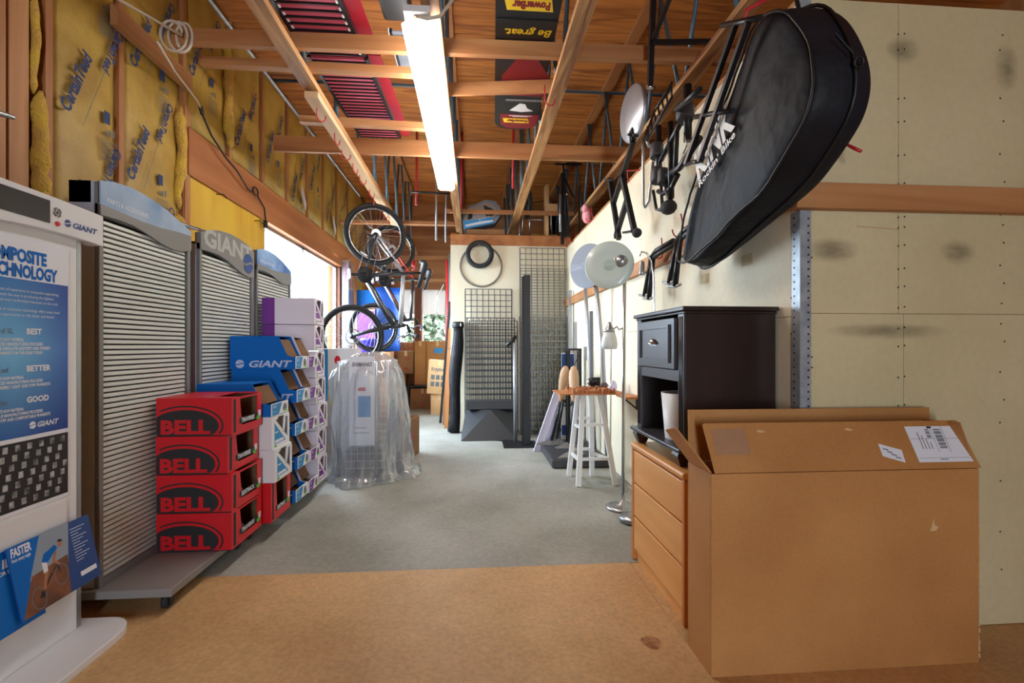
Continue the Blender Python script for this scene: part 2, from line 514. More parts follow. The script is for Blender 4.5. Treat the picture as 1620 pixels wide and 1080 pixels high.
# bottom chord, top chord and steel tube webs of each joist
JX = (-1.06, -0.215, 0.55, 1.36)
for jx in JX:
    j = D.objects.new('roof_joist', None); COL.objects.link(j); j.parent = ce
    j.location = Vector((0, 0, 0)); ORG[j.name] = ORG[ce.name]
    MB().use(M_FIR).box(jx - 0.045, jx + 0.045, -3.1, 9.0, 2.77, 2.81).build('bottom_chord', parent=j)
    MB().use(M_LUMD['Y']).box(jx - 0.045, jx + 0.045, -3.1, 9.0, 3.715, 3.763).build('top_chord', parent=j)
    y = 0.9; web = None
    while y < 8.7:
        for dy, sx in ((0.36, -0.018), (-0.36, 0.018)):
            if web is None:
                web = MB().use(M_WEB).tube([(jx, y, 2.80), (jx, y + 0.36, 3.73)], 0.0145, 6).build('web_tube', parent=j)
                web0 = (y,)
                MIR = MB().use(M_WEB).tube([(jx, y, 2.80), (jx, y - 0.36, 3.73)], 0.0145, 6).build('web_tube', parent=j)
            elif dy > 0:
                sub(web, j, (sx, y - 0.9, 0))
            else:
                sub(MIR, j, (sx, y - 0.9, 0))
        y += 0.72
# lower strip nailed under the first joist, and the cross braces lying on the bottom chords
MB().use(wood('pale_pine', srgb(230, 196, 156), srgb(206, 164, 120), 'Y')).box(-1.105, -1.015, 3.23, 6.9, 2.725, 2.768).build('nailed_strip', parent=ce, bevel=0.003)
for (x0, x1, y0, y1, h, w, z0) in ((-1.72, 1.62, 2.87, 2.81, 0.088, 0.038, 2.812), (-1.66, -0.17, 3.07, 3.09, 0.045, 0.06, 2.812), (-1.33, -0.16, 3.80, 3.86, 0.05, 0.06, 2.812),
                                   (-0.27, 0.60, 3.32, 3.20, 0.085, 0.02, 2.812), (-1.75, 1.75, 4.37, 4.37, 0.135, 0.038, 2.812), (-1.85, -0.1, 6.85, 6.85, 0.045, 0.088, 2.812),
                                   (-0.35, 1.3, 6.2, 6.2, 0.045, 0.05, 2.812)):
    MB().use(M_LUM['X']).bar((x0, y0, z0 + h / 2), (x1, y1, z0 + h / 2), w, h).build('cross_brace', parent=ce)
MB().use(M_WEB).tube([(-2.0, 4.9, 3.72), (3.0, 4.86, 3.72)], 0.016, 8).build('deck_conduit', parent=ce)
MB().use(M_GALV).tube([(-1.44, 0.5, 2.985), (-1.44, 6.2, 3.0)], 0.010, 8).build('side_conduit', parent=ce)

# left wall: sheathing, studs, insulation batts, header, window
XL = -2.0
wl = MB().use(M_SHEATH)
wl.box(-2.16, -2.10, -3.2, 4.72, 0, 3.79).box(-2.16, -2.10, 7.30, 9.25, 0, 3.79).box(-2.16, -2.10, 4.72, 7.30, 2.29, 3.79).box(-2.16, -2.10, 4.72, 7.30, 0, 1.0)
wl = wl.build('wall_left')
st(wl, 'timber stud wall with kraft faced insulation and a wide window', 'wall')
STUD = [-1.35, -0.75, -0.15, 0.45, 1.05, 1.65, 2.40, 2.86, 3.45, 4.07, 4.68, 5.29, 5.90, 6.51, 7.12, 7.73, 8.34]
for y in STUD:
    z0 = 2.62 if y > 3.5 else 0
    MB().use(M_LUM['Z']).box(-2.10, -1.972, y - 0.019, y + 0.019, z0, 3.75).build('stud', parent=wl)
for y in (2.03, 2.15, 2.255):      # doubled studs and rough boards at the near end
    MB().use(M_LUM['Z']).box(-2.08, -1.975, y - 0.045, y + 0.045, 0, 3.75).build('stud', parent=wl)
MB().use(M_SHEATH).box(-2.085, -2.03, 1.67, 1.975, 0, 2.1).build('sheathing_board', parent=wl)
MB().use(M_SHEATH).box(-2.08, -2.0, 1.67, 1.975, 2.11, 2.45).build('sheathing_board', parent=wl)
MB().use(M_SHEATH).box(-2.085, -2.03, 1.67, 1.975, 2.46, 3.75).build('sheathing_board', parent=wl)


def batt(y0, y1, z0, z1, seed):
    ny, nz = 8, max(6, int((z1 - z0) * 9))
    vs = []; fs = []
    for i in range(nz + 1):
        for j in range(ny + 1):
            a = j / ny; zz = z0 + (z1 - z0) * i / nz; yy = y0 + (y1 - y0) * a
            bul = 0.014 + 0.014 * math.sin(PI * a) ** 0.6
            bul += 0.010 * mnoise.noise((yy * 3.1 + seed, zz * 2.2, seed)) + 0.005 * mnoise.noise((yy * 11, zz * 9, seed))
            if j in (0, ny):
                bul = 0.004
            vs.append((-2.0 + bul - 0.002, yy, zz))
    for i in range(nz):
        for j in range(ny):
            p = i * (ny + 1) + j
            fs.append((p, p + 1, p + ny + 2, p + ny + 1))
    b = MB().use(M_KRAFT).add(vs, fs, True)
    ob = b.build('insulation_batt', parent=wl)
    so = ob.modifiers.new('facing', 'SOLIDIFY'); so.thickness = 0.02; so.offset = -1
    # printed facing
    t = MB()
    c60, s60 = math.cos(math.radians(68)), math.sin(math.radians(68))
    u = Y * c60 + Z * s60; v = -Y * s60 + Z * c60
    xo = -1.957
    zz = z0 + (0.20, 0.02, 0.34, 0.12)[seed % 4]
    k = seed % 2
    while zz < z1 - 0.48:
        a = y0 + 0.05 + 0.02 * k
        t.use(M_INK).text('CertainTeed', (xo, a, zz), u, v, w=0.37, h=0.060, bold=0.04)
        t.text('CertainTeed', (xo, min(a + 0.32, y1 - 0.015), zz + 0.62 if zz + 0.62 < z1 - 0.02 else zz + 0.30), -u, -v, w=0.30, h=0.052, bold=0.04)
        t.slope_box((xo, a + 0.22, zz + 0.06), Y, Z, X, 0.042, 0.065, 0.0006)
        t.use(M_INKG).text('INSULATION', (xo, a + 0.055, zz + 0.15), u, v, w=0.15, h=0.018)
        t.slope_box((xo, a + 0.085, zz - 0.02), u, v, X, 0.40, 0.003, 0.0006)
        for r in range(9):
            t.box(xo, xo + 0.0006, a + 0.20, a + 0.32, zz - 0.03 - r * 0.0135, zz - 0.026 - r * 0.0135)
        for r in range(3):
            t.box(xo, xo + 0.0006, a + 0.23 + 0.025 * r, a + 0.245 + 0.025 * r, zz + 0.0, zz + 0.02 + 0.01 * r)
        zz += 0.66; k = 1 - k
    if t.v:
        t.build('printed_facing', parent=ob, kind='stuff')
    return ob


for i, y in enumerate(STUD[6:-1]):
    y0, y1 = y + 0.021, STUD[6 + i + 1] - 0.021
    batt(y0, y1, 2.64 if y > 3.4 else 0.05, 3.74, i)
for i, y in enumerate(STUD[:5]):
    batt(y + 0.02, STUD[i + 1] - 0.02, 0.05, 3.74, 20 + i)
batt(8.36, 8.98, 0.05, 3.74, 33)


def tuft(y, z0, z1, r, seed, x=-1.945):
    pts = []; R = []
    n = 14
    for i in range(n + 1):
        a = i / n; zz = z0 + (z1 - z0) * a
        pts.append((x + 0.02 * mnoise.noise((zz * 5, seed, 0)), y + 0.035 * mnoise.noise((zz * 4, seed, 3)), zz))
        R.append(r * (0.45 + 0.9 * abs(mnoise.noise((zz * 9, seed, 7))) + 0.30 * math.sin(PI * a)))
    R[0] *= 0.4; R[-1] *= 0.3
    MB().use(M_FIBER).tube(pts, R, 9).build('fiberglass_tuft', parent=wl)


tuft(2.345, 1.74, 2.26, 0.040, 1, -1.965); tuft(2.33, 2.24, 2.8, 0.022, 2, -1.98)
tuft(3.39, 2.02, 2.72, 0.036, 3, -1.965); tuft(3.37, 1.62, 1.98, 0.06, 4, -1.965); tuft(3.98, 2.75, 3.6, 0.04, 5); tuft(4.02, 2.7, 3.0, 0.035, 6)
MB().use(M_LUM['Y']).box(-1.955, -1.915, 2.75, 3.44, 2.835, 2.945).build('blocking_board', parent=wl)
# header over the window, the yellow plywood panel, window jambs
MB().use(M_HEAD).box(-2.10, -1.955, 3.47, 8.95, 2.285, 2.615).build('window_header', parent=wl, bevel=0.004)
MB().use(M_PLY).box(-2.0, -1.975, 3.52, 4.70, 0.4, 2.284).build('plywood_panel', parent=wl)
MB().use(M_LUM['Z']).box(-2.05, -1.965, 3.44, 3.50, 0.0, 2.75).build('stud', parent=wl)
for y in (4.71, 7.30):
    MB().use(M_BROWNF).box(-2.12, -1.98, y - 0.02, y + 0.10 if y > 5 else y + 0.02, 0.9, 2.285).build('window_jamb', parent=wl)
MB().use(M_LUMD['Z']).box(-2.05, -1.99, 7.41, 8.95, 0, 2.284).build('sheathing_board', parent=wl)
MB().use(M_LUMD['Y']).box(-2.1, -2.0, 3.5, 7.4, 0.0, 0.98).build('sheathing_board', parent=wl)
for y, z, a in ((5.55, 2.83, 0.5), (6.75, 2.82, 0.5)):
    MB().use(M_PAPER).slope_box((-1.93, y, z), Y * 0.5 - Z * 0.6, Y * 0.3 + Z, X, 0.22, 0.09, 0.002).build('paper_patch', parent=wl)
for y, z in ((3.86, 2.27), (4.50, 2.235)):
    MB().use(M_BLKM).tube([(-1.975, y, z), (-1.92, y, z), (-1.90, y, z - 0.03)], 0.004, 6).build('bent_nail', parent=wl)
wn = thing('window_1', 'wide aluminium framed window in the insulated wall', 'window', (-2.06, 6.0, 1.0), kind='structure')
f = MB().use(M_STEEL)
for (y0, y1, z0, z1) in ((4.73, 7.28, 1.0, 1.03), (4.73, 7.28, 2.255, 2.285), (4.73, 4.76, 1.0, 2.285), (7.25, 7.28, 1.0, 2.285), (5.87, 5.91, 1.0, 2.285)):
    f.box(-2.07, -2.03, y0, y1, z0, z1)
f.build('window_frame', parent=wn)
for y0, y1 in ((4.76, 5.87), (5.91, 7.25)):
    one(-2.052, -2.048, y0, y1, 1.03, 2.255, 'pane', M_CLEAR, wn)

# back wall with two glazed openings
YB = 9.05
wb = MB().use(M_LUMD['X'])
for (x0, x1, z0, z1) in ((-2.1, -1.56, 0, 3.79), (-1.56, -0.50, 0, 1.17), (-1.56, -0.50, 2.16, 3.79), (-1.10, -0.97, 1.17, 2.16), (-0.50, 1.6, 0, 3.79)):
    wb.box(x0, x1, YB, YB + 0.12, z0, z1)
wb = wb.build('wall_back')
st(wb, 'dim timber back wall with two windows looking onto greenery', 'wall')
for z in (2.30, 2.72, 3.10):
    MB().use(M_LUM['X']).box(-2.0, 1.2, YB - 0.05, YB - 0.002, z, z + 0.06).build('wall_girt', parent=wb)
for x in (-1.58, -1.035, -0.47):
    MB().use(M_BROWNF).box(x - 0.05, x + 0.05, YB - 0.03, YB - 0.001, 1.0, 2.28).build('window_post', parent=wb)
for i, (x0, x1) in enumerate(((-1.55, -1.10), (-0.97, -0.52))):
    w = thing('window_%d' % (i + 2), 'narrow back window with pale blind half way down, ' + ('beside the hanging bicycle' if i == 0 else 'nearest the cream end wall'), 'window',
              ((x0 + x1) / 2, YB + 0.05, 1.17), kind='structure')
    g = MB().use(M_WPAINT)
    for (a, b, c, d) in ((x0, x1, 1.17, 1.19), (x0, x1, 2.14, 2.16), (x0, x0 + 0.02, 1.17, 2.16), (x1 - 0.02, x1, 1.17, 2.16)):
        g.box(a, b, YB + 0.01, YB + 0.05, c, d)
    g.build('window_frame', parent=w)
    one(x0 + 0.02, x1 - 0.02, YB + 0.03, YB + 0.034, 1.19, 2.14, 'pane', M_CLEAR, w)
    bl = MB().use(M_CURT)
    n = 24
    vs = []
    for zz in (1.70, 2.14):
        for j in range(n + 1):
            vs.append((x0 + 0.02 + (x1 - x0 - 0.04) * j / n, YB + 0.014 + 0.004 * math.sin(j * 1.9), zz))
    bl.add(vs, [(j, j + 1, n + 2 + j, n + 1 + j) for j in range(n)], True)
    bl.build('blind', parent=w)

# cream partitions (drywall sheets over a stud core)
def dimples(pts, face, m=M_HOLE, r=0.004):
    mb = MB().use(m)
    for p in pts:
        mb.lathe([(r, 0), (r * 0.9, 0.0008)], p, face, 7)
    return mb


XR = 1.24
wr = one(XR + 0.012, XR + 0.11, 1.757, 6.39, 0, 2.42, 'wall_right', M_LUM['Z'])
st(wr, 'long cream drywall partition hung with racks and bags', 'wall')
for (y0, y1, z0, z1) in ((1.745, 3.95, 0.005, 1.217), (3.952, 6.378, 0.005, 1.217), (1.745, 2.9, 1.219, 2.42), (2.902, 5.3, 1.219, 2.42), (5.302, 6.378, 1.219, 2.42)):
    MB().use(M_DRYW).box(XR, XR + 0.0118, y0, y1, z0, z1).build('drywall_sheet', parent=wr)
MB().use(M_LUM['Y']).box(XR - 0.002, XR + 0.1, 1.75, 6.38, 2.421, 2.44).build('top_plate', parent=wr)
dimples([(XR - 0.001, y, z) for y in (1.79, 2.3, 2.9, 3.5, 4.1, 4.7, 5.3, 5.9) for z in (0.3, 0.7, 1.15, 1.29, 1.9, 2.3)], (-1, 0, 0)).build('screw_dimple', parent=wr, kind='stuff')
tp = MB().use(M_DRY)
for (y, z) in ((2.45, 1.44), (2.05, 1.47)):
    tp.box(XR - 0.0015, XR - 0.0002, y, y + 0.09, z, z + 0.05)
tp.build('tape_patch', parent=wr)

YN = 1.74
m_near = M_DRY
wn2 = one(XR + 0.012, 3.4, YN + 0.013, YN + 0.10, 0, 2.43, 'wall_near', M_LUM['Z'])
st(wn2, 'cream drywall end of the partition with screw dimples and scuffs', 'wall')
for (x0, x1, z0, z1) in ((XR, 1.662, 0.005, 1.226), (1.664, 3.4, 0.005, 1.226), (XR, 1.640, 1.228, 2.43), (1.642, 3.4, 1.228, 2.43)):
    MB().use(M_DRY).box(x0, x1, YN, YN + 0.0128, z0, z1).build('drywall_sheet', parent=wn2)
pts = []
for z in (0.2, 0.35, 0.55, 0.78, 0.87, 0.98, 1.10, 1.17, 1.25, 1.33, 1.40, 1.49, 1.56, 1.60, 1.73, 1.84, 1.97, 2.06, 2.25, 2.31):
    pts += [(1.652 - 0.012, YN - 0.0005, z), (1.652 + 0.014, YN - 0.0005, z + 0.004)]
    pts.append((2.08 + 0.01 * math.sin(z * 30), YN - 0.0005, z + 0.02))
for z in (0.3, 0.45, 0.68, 0.72, 0.78, 0.96, 1.02, 1.06, 1.11, 1.22, 1.44, 1.9, 2.2, 2.4):
    pts.append((1.285 + 0.004 * math.sin(z * 50), YN - 0.0005, z))
dimples(pts, (0, -1, 0)).build('screw_dimple', parent=wn2, kind='stuff')


def scuff_mat(name, base, c, sc):
    m = D.materials.new(name); m.use_nodes = True
    N = m.node_tree.nodes; L = m.node_tree.links; b = N['Principled BSDF']; b.inputs['Roughness'].default_value = 0.85
    b.inputs['Base Color'].default_value = c
    tc = N.new('ShaderNodeTexCoord')
    gr = N.new('ShaderNodeVectorMath'); gr.operation = 'SUBTRACT'; gr.inputs[1].default_value = (0.5, 0.5, 0.5)
    L.new(tc.outputs['Generated'], gr.inputs[0])
    ln = N.new('ShaderNodeVectorMath'); ln.operation = 'LENGTH'
    ml = N.new('ShaderNodeVectorMath'); ml.operation = 'MULTIPLY'; ml.inputs[1].default_value = (1, 0, 1)
    L.new(gr.outputs[0], ml.inputs[0]); L.new(ml.outputs[0], ln.inputs[0])
    mr = N.new('ShaderNodeMapRange'); mr.inputs['From Min'].default_value = 0.48; mr.inputs['From Max'].default_value = 0.05
    mr.inputs['To Max'].default_value = 0.75
    L.new(ln.outputs['Value'], mr.inputs['Value'])
    nz = N.new('ShaderNodeTexNoise'); nz.inputs['Scale'].default_value = sc; nz.inputs['Detail'].default_value = 6
    mp = N.new('ShaderNodeMapping'); mp.inputs['Scale'].default_value = (0.5, 1, 1.6); L.new(tc.outputs['Object'], mp.inputs['Vector'])
    L.new(mp.outputs[0], nz.inputs['Vector'])
    mm = N.new('ShaderNodeMath'); mm.operation = 'MULTIPLY'
    L.new(mr.outputs[0], mm.inputs[0]); L.new(nz.outputs['Fac'], mm.inputs[1])
    L.new(mm.outputs[0], b.inputs['Alpha'])
    return m


M_SCUFF = scuff_mat('wall_scuff', None, srgb(96, 82, 62), 26)
for (x, z, w, h) in ((1.66, 2.25, 0.16, 0.12), (1.37, 1.47, 0.24, 0.11), (1.89, 1.47, 0.17, 0.11), (1.60, 1.16, 0.55, 0.07), (2.1, 2.2, 0.12, 0.2)):
    MB().use(M_SCUFF).add([(x - w / 2, YN - 0.0006, z - h / 2), (x + w / 2, YN - 0.0006, z - h / 2), (x + w / 2, YN - 0.0006, z + h / 2), (x - w / 2, YN - 0.0006, z + h / 2)],
                          [(0, 1, 2, 3)]).build('scuff_mark', parent=wn2)
sc = MB().use(M_CARD3).prism([(1.47, 1.565), (1.645, 1.555), (1.645, 1.552), (1.47, 1.561)], (0, YN - 0.0005, 0), X, Z, 0.0008)
sc.build('scratch', parent=wn2)
# perforated steel corner bead, timber rails
tb = thing('trim_1', 'perforated steel corner bead on the edge of the cream partition', 'corner bead', (XR, YN, 0), kind='structure')
MB().use(M_GALV).box(XR - 0.003, XR + 0.042, YN - 0.003, YN - 0.0002, 0, 1.618).box(XR - 0.003, XR - 0.0002, YN - 0.0002, YN + 0.045, 0, 1.618).box(
    XR - 0.003, XR + 0.042, YN - 0.003, YN - 0.0002, 1.72, 2.43).build('angle', parent=tb)
hp = []
for i in range(58):
    z = 0.02 + i * 0.0275
    hp += [((XR + 0.030, YN - 0.0034, z), (0, -1, 0)), ((XR - 0.0034, YN + 0.030, z + 0.01), (-1, 0, 0))]
mb = MB().use(M_PRINTB)
for p, fcn in hp:
    mb.lathe([(0.0042, 0), (0.0042, 0.0005)], p, fcn, 6)
mb.build('perforation', parent=tb, kind='stuff')
t2 = MB().use(M_LUM['X']).box(XR - 0.04, 3.4, YN - 0.04, YN - 0.0005, 1.619, 1.716).build('trim_2', bevel=0.003)
st(t2, 'stained timber rail across the near end of the partition', 'rail')
t3 = MB().use(M_LUM['Y']).box(XR - 0.04, XR - 0.0005, YN, 6.36, 1.63, 1.725).build('trim_3', bevel=0.003)
st(t3, 'pale timber rail along the cream partition holding the red hooks', 'rail')

YE = 6.38
we = MB().use(M_DRYW).box(-0.31, 1.24, YE, YE + 0.11, 0, 2.44).box(-0.31, -0.22, YE + 0.11, 9.04, 0, 2.44).build('wall_end')
st(we, 'cream end wall with tyres and wire grids leaning against it', 'wall')
t4 = MB().use(M_HEAD).box(-0.31, 1.30, YE - 0.012, YE + 0.12, 2.441, 2.58).build('trim_4', bevel=0.003)
st(t4, 'stained timber plate along the top of the end wall', 'top plate')
mb = MB().use(M_KRAFT)
for (x, w, h) in ((-0.25, 0.10, 0.06), (0.35, 0.5, 0.035), (0.95, 0.35, 0.05)):
    vs = []
    for j in range(9):
        xx = x - w / 2 + w * j / 8
        vs += [(xx, YE + 0.0, 2.581), (xx, YE + 0.06, 2.581 + h * (0.5 + 0.5 * mnoise.noise((xx * 9, 2, 0)) + 0.2))]
    mb.add(vs, [(2 * j, 2 * j + 2, 2 * j + 3, 2 * j + 1) for j in range(8)])
mb.build('insulation_scrap', parent=t4)

# shell beyond the picture: far side wall, added front wall
w = MB().use(M_LUMD['Z']).box(4.1, 4.2, -3.2, 9.2, 0, 3.79).box(1.36, 4.1, 9.05, 9.2, 0, 3.79).build('wall_far')
st(w, 'dark timber outer wall behind the cream partition', 'wall')
st(MB().use(M_LUM['Y']).box(3.4, 4.1, -3.2, 9.2, -0.12, 0).build('floor_side'), 'concrete floor strip behind the partition', 'floor')
wf = MB().use(M_DRY)  # unseen wall added to hold back daylight; its gap width sets the fill
for (x0, x1, z0, z1) in ((-2.16, -0.25, 0, 3.79), (0.25, 4.2, 0, 3.79), (-0.25, 0.25, 2.15, 3.79)):
    wf.box(x0, x1, -3.3, -3.2, z0, z1)
st(wf.build('wall_front'), 'unseen cream front wall added to limit daylight to a narrow gap behind the viewer', 'wall')
# loft floor over the partitioned room
st(MB().use(M_DECK).box(1.345, 4.1, 1.86, 9.04, 2.36, 2.42).build('ceiling_loft'), 'plywood loft floor above the partitioned room', 'ceiling')

# outside the windows
g = one(-14, 6, 9.4, 22, -0.3, -0.15, 'ground', M_GRND); st(g, 'pale ground outside the back windows', 'ground')
g = one(-14, -2.3, -3, 9.4, -0.3, -0.15, 'ground_side', M_GRND); st(g, 'pale ground outside the side window', 'ground')
for i, (x, y, r, lb) in enumerate(((-3.05, 13.2, 1.0, 'pale green shrub outside the back window beside the bicycle'), (-0.95, 13.6, 1.0, 'pale green shrub outside the back window nearest the end wall'))):
    rnd = random.Random(i); mb = MB().use(M_FOL)
    for k in range(1100):
        a = rnd.uniform(0, 2 * PI); b = rnd.uniform(-0.1, 1) * PI / 2; q = r * rnd.uniform(0.75, 1.05)
        p = Vector((x + q * math.cos(a) * math.cos(b), y + q * math.sin(a) * math.cos(b) * 0.7, 0.9 + q * math.sin(b) * 1.2))
        d = Vector((rnd.uniform(-1, 1), rnd.uniform(-1, 1), rnd.uniform(-1, 1))).normalized() * 0.12
        e = d.orthogonal().normalized() * 0.08
        mb.add([p - d, p + e, p + d, p - e], [(0, 1, 2, 3)])
    mb.use(M_LUMD['Z']).cyl((x, y, -0.15), (x, y, 1.2), 0.06, 0.03)
    tag(mb.build('garden_shrub'), lb, 'shrub')


# ================================================================== LEFT SIDE: display stand, slatwall units, boxes
def logo_mark(mb, o, u, v, r, m):
    """round two-wave emblem drawn as three thin shapes"""
    o = Vector(o); u = Vector(u).normalized(); v = Vector(v).normalized()
    mb.use(m)
    wave = lambda x: 0.16 * math.sin(x * 2.6)
    up = [(math.cos(a), math.sin(a)) for a in [0.30 + (PI - 0.35) * i / 14 for i in range(15)]]
    lowedge = [(-0.95 + 1.9 * i / 8, 0.12 + wave(-0.95 + 1.9 * i / 8)) for i in range(9)]
    mb.prism([(p[0] * r, p[1] * r) for p in up + lowedge], o, u, v, 0.0008)
    dn = [(math.cos(a), math.sin(a)) for a in [PI + 0.30 + (PI - 0.35) * i / 14 for i in range(15)]]
    topedge = [(0.95 - 1.9 * i / 8, -0.14 + wave(0.95 - 1.9 * i / 8)) for i in range(9)]
    mb.prism([(p[0] * r, p[1] * r) for p in dn + topedge], o, u, v, 0.0008)
    return mb


# --- white composite display stand -------------------------------------------------
sx, sy0, sy1 = -1.50, 0.85, 1.945
t = thing('display_stand', 'white bicycle display stand with blue composite technology poster and rounded base', 'display stand', (-1.55, 1.4, 0))
b = MB().use(M_WHITE)
corner = [(-1.42 + 0.10 * math.cos(a), 1.90 + 0.12 * math.sin(a)) for a in [PI / 2 * i / 6 for i in range(7)]]
b.prism([(-1.72, 0.8), (-1.32, 0.8), (-1.32, 1.90)] + corner[1:] + [(-1.72, 2.02)], (0, 0, 0.002), X, Y, 0.030)
b.build('base', parent=t, bevel=0.004)
b = MB().use(M_WHITE).box(sx - 0.05, sx - 0.001, sy0, sy1, 0.033, 1.56)
b.build('back_panel', parent=t, bevel=0.002)
b = MB().use(M_STEEL).box(sx - 0.05, sx - 0.001, sy1 + 0.0005, sy1 + 0.02, 0.033, 1.52)
b.build('edge_strip', parent=t)
# header with curved top and wavy foot
zt = lambda y: 1.628 - 0.010 * ((y - 1.5) / 0.5) ** 2
zb = lambda y: 1.490 + 0.014 * math.sin((y - 1.55) * 5.5)
ysn = [sy0 + (2.03 - sy0) * i / 16 for i in range(17)]
b = MB().use(M_WHITE).prism([(y, zb(y)) for y in ysn] + [(y, zt(y)) for y in ysn[::-1]], (sx - 0.03, 0, 0), Y, Z, 0.062)
hd = b.build('header', parent=t, bevel=0.003)
hx = sx + 0.0325
one(hx, hx + 0.002, 1.25, 1.787, 1.528, 1.606, 'screen', M_SCREEN, t, label='dark display window in the header')
MB().use(M_RED).lathe([(0.009, 0), (0.008, 0.004)], (hx, 1.818, 1.533), X, 16).build('push_button', parent=t, label='red push button')
b = MB()
for r0, r1, a in ((0.017, 0.0135, 0), (0.0115, 0.0085, 0.6), (0.005, 0, 0)):
    for q in range(4):
        p = [(r0 * math.cos(a + q * PI / 2 + s), r0 * math.sin(a + q * PI / 2 + s)) for s in [1.25 * i / 6 for i in range(7)]]
        p += [(r1 * math.cos(a + q * PI / 2 + s), r1 * math.sin(a + q * PI / 2 + s)) for s in [1.25 * i / 6 for i in range(6, -1, -1)]] if r1 else [(0, 0)]
        b.use(M_PRINTB).prism(p, (hx, 1.818, 1.573), Y, Z, 0.0006)
b.build('speaker_slots', parent=t)
b = MB(); logo_mark(b, (hx, 1.862, 1.546), Y, Z, 0.0135, M_BLUED)
b.use(M_BLUED).text('GIANT', (hx, 1.884, 1.535), Y, Z, h=0.020, w=0.115, bold=0.03, shear=0.25)
b.build('brand_lettering', parent=t)
# poster
px = sx
MB().use(M_PAPER).box(px, px + 0.002, sy0 + 0.02, 1.905, 0.55, 1.463).build('poster_sheet', parent=t)
MB().use(M_POSTER).box(px + 0.0022, px + 0.003, sy0 + 0.02, 1.900, 0.80, 1.323).build('poster_blue_field', parent=t)
b = MB().use(M_BLUE)
b.text('COMPOSITE', (px + 0.0022, 1.812, 1.382), Y, Z, h=0.040, w=0.228, bold=0.05, align='r')
b.text('TECHNOLOGY', (px + 0.0022, 1.856, 1.331), Y, Z, h=0.040, w=0.262, bold=0.05, align='r')
b.build('poster_title', parent=t, label='blue poster title lettering')
b = MB().use(M_PAPER)
xo = px + 0.0032


def poster_line(txt, yr, z, h, bold=0.0, w=None):
    b.text(txt, (xo, yr, z), Y, Z, h=h, w=w or 0.0051 * len(txt), bold=bold, align='r')


poster_line('With over 25 years of experience in composite engineering,', 1.860, 1.281, 0.0095)
poster_line('Giant leads the way in producing the lightest', 1.838, 1.264, 0.0095)
poster_line('and most comfortable framesets on the road.', 1.856, 1.247, 0.0095)
poster_line('Our range of composite technology offers every level', 1.862, 1.217, 0.0095)
poster_line('of rider the opportunity to ride faster and better', 1.842, 1.200, 0.0095)
for k, (ttl, zz, lines) in enumerate((('BEST', 1.142, ('COMPOSITE RAW MATERIAL', 'ADVANCED MANUFACTURING PROCESSES', 'MAKES THE ABSOLUTE LIGHTEST AND STIFFEST', 'FRAMESETS ON THE ROAD TODAY')),
                                      ('BETTER', 1.017, ('COMPOSITE RAW MATERIAL', 'ADVANCED MANUFACTURING PROCESSES', 'MAKES EXTREMELY LIGHT AND STIFF FRAMESETS')),
                                      ('GOOD', 0.912, ('COMPOSITE RAW MATERIAL', 'TRIED-AND-TRUE MANUFACTURING PROCESSES', 'MAKES LIGHT, STIFF AND COMFORTABLE FRAMESETS')))):
    b.text(ttl, (xo, 1.735, zz), Y, Z, h=0.0185, bold=0.04)
    for i, l in enumerate(lines):
        poster_line(l, 1.725 + (0.07 if i else 0) + 0.03 * (i == 2), zz - 0.024 - 0.0145 * i, 0.0095, 0.03, w=0.0058 * len(l))
b.text('GIANT', (xo, 1.775, 0.824), Y, Z, h=0.017, w=0.085, bold=0.03, shear=0.25)
logo_mark(b, (xo, 1.757, 0.833), Y, Z, 0.012, M_PAPER)
b.build('poster_lettering', parent=t, label='white poster lettering')
b = MB().use(M_PRINT)
for txt, z in (('Advanced SL', 1.142), ('Advanced', 1.017), ('Composite', 0.912)):
    b.text(txt, (xo, 1.690 - (0.0 if z > 1.1 else 0.02), z), Y, Z, h=0.017, align='r')
b.build('poster_grade_names', parent=t)
# carbon weave photograph
b = MB().use(M_PRINTB).box(px + 0.0022, px + 0.003, sy0 + 0.02, 1.900, 0.563, 0.785)
m_wv = mat('weave_highlight', srgb(190, 190, 192), 0.5, c2=srgb(70, 68, 70), scale=40)
b.use(m_wv)
for i in range(24):
    for k in range(7):
        y = 0.9 + i * 0.043 + (k % 4) * 0.0107
        z = 0.575 + k * 0.030 + 0.0 * i
        if y + 0.018 < 1.898 and z + 0.022 < 0.784:
            b.box(px + 0.0032, px + 0.0036, y, y + 0.017, z, z + 0.021)
b.build('carbon_weave_print', parent=t)
one(sx, sx + 0.006, sy0, 1.89, 0.40, 0.535, 'leaflet_ledge', M_WHITE, t)
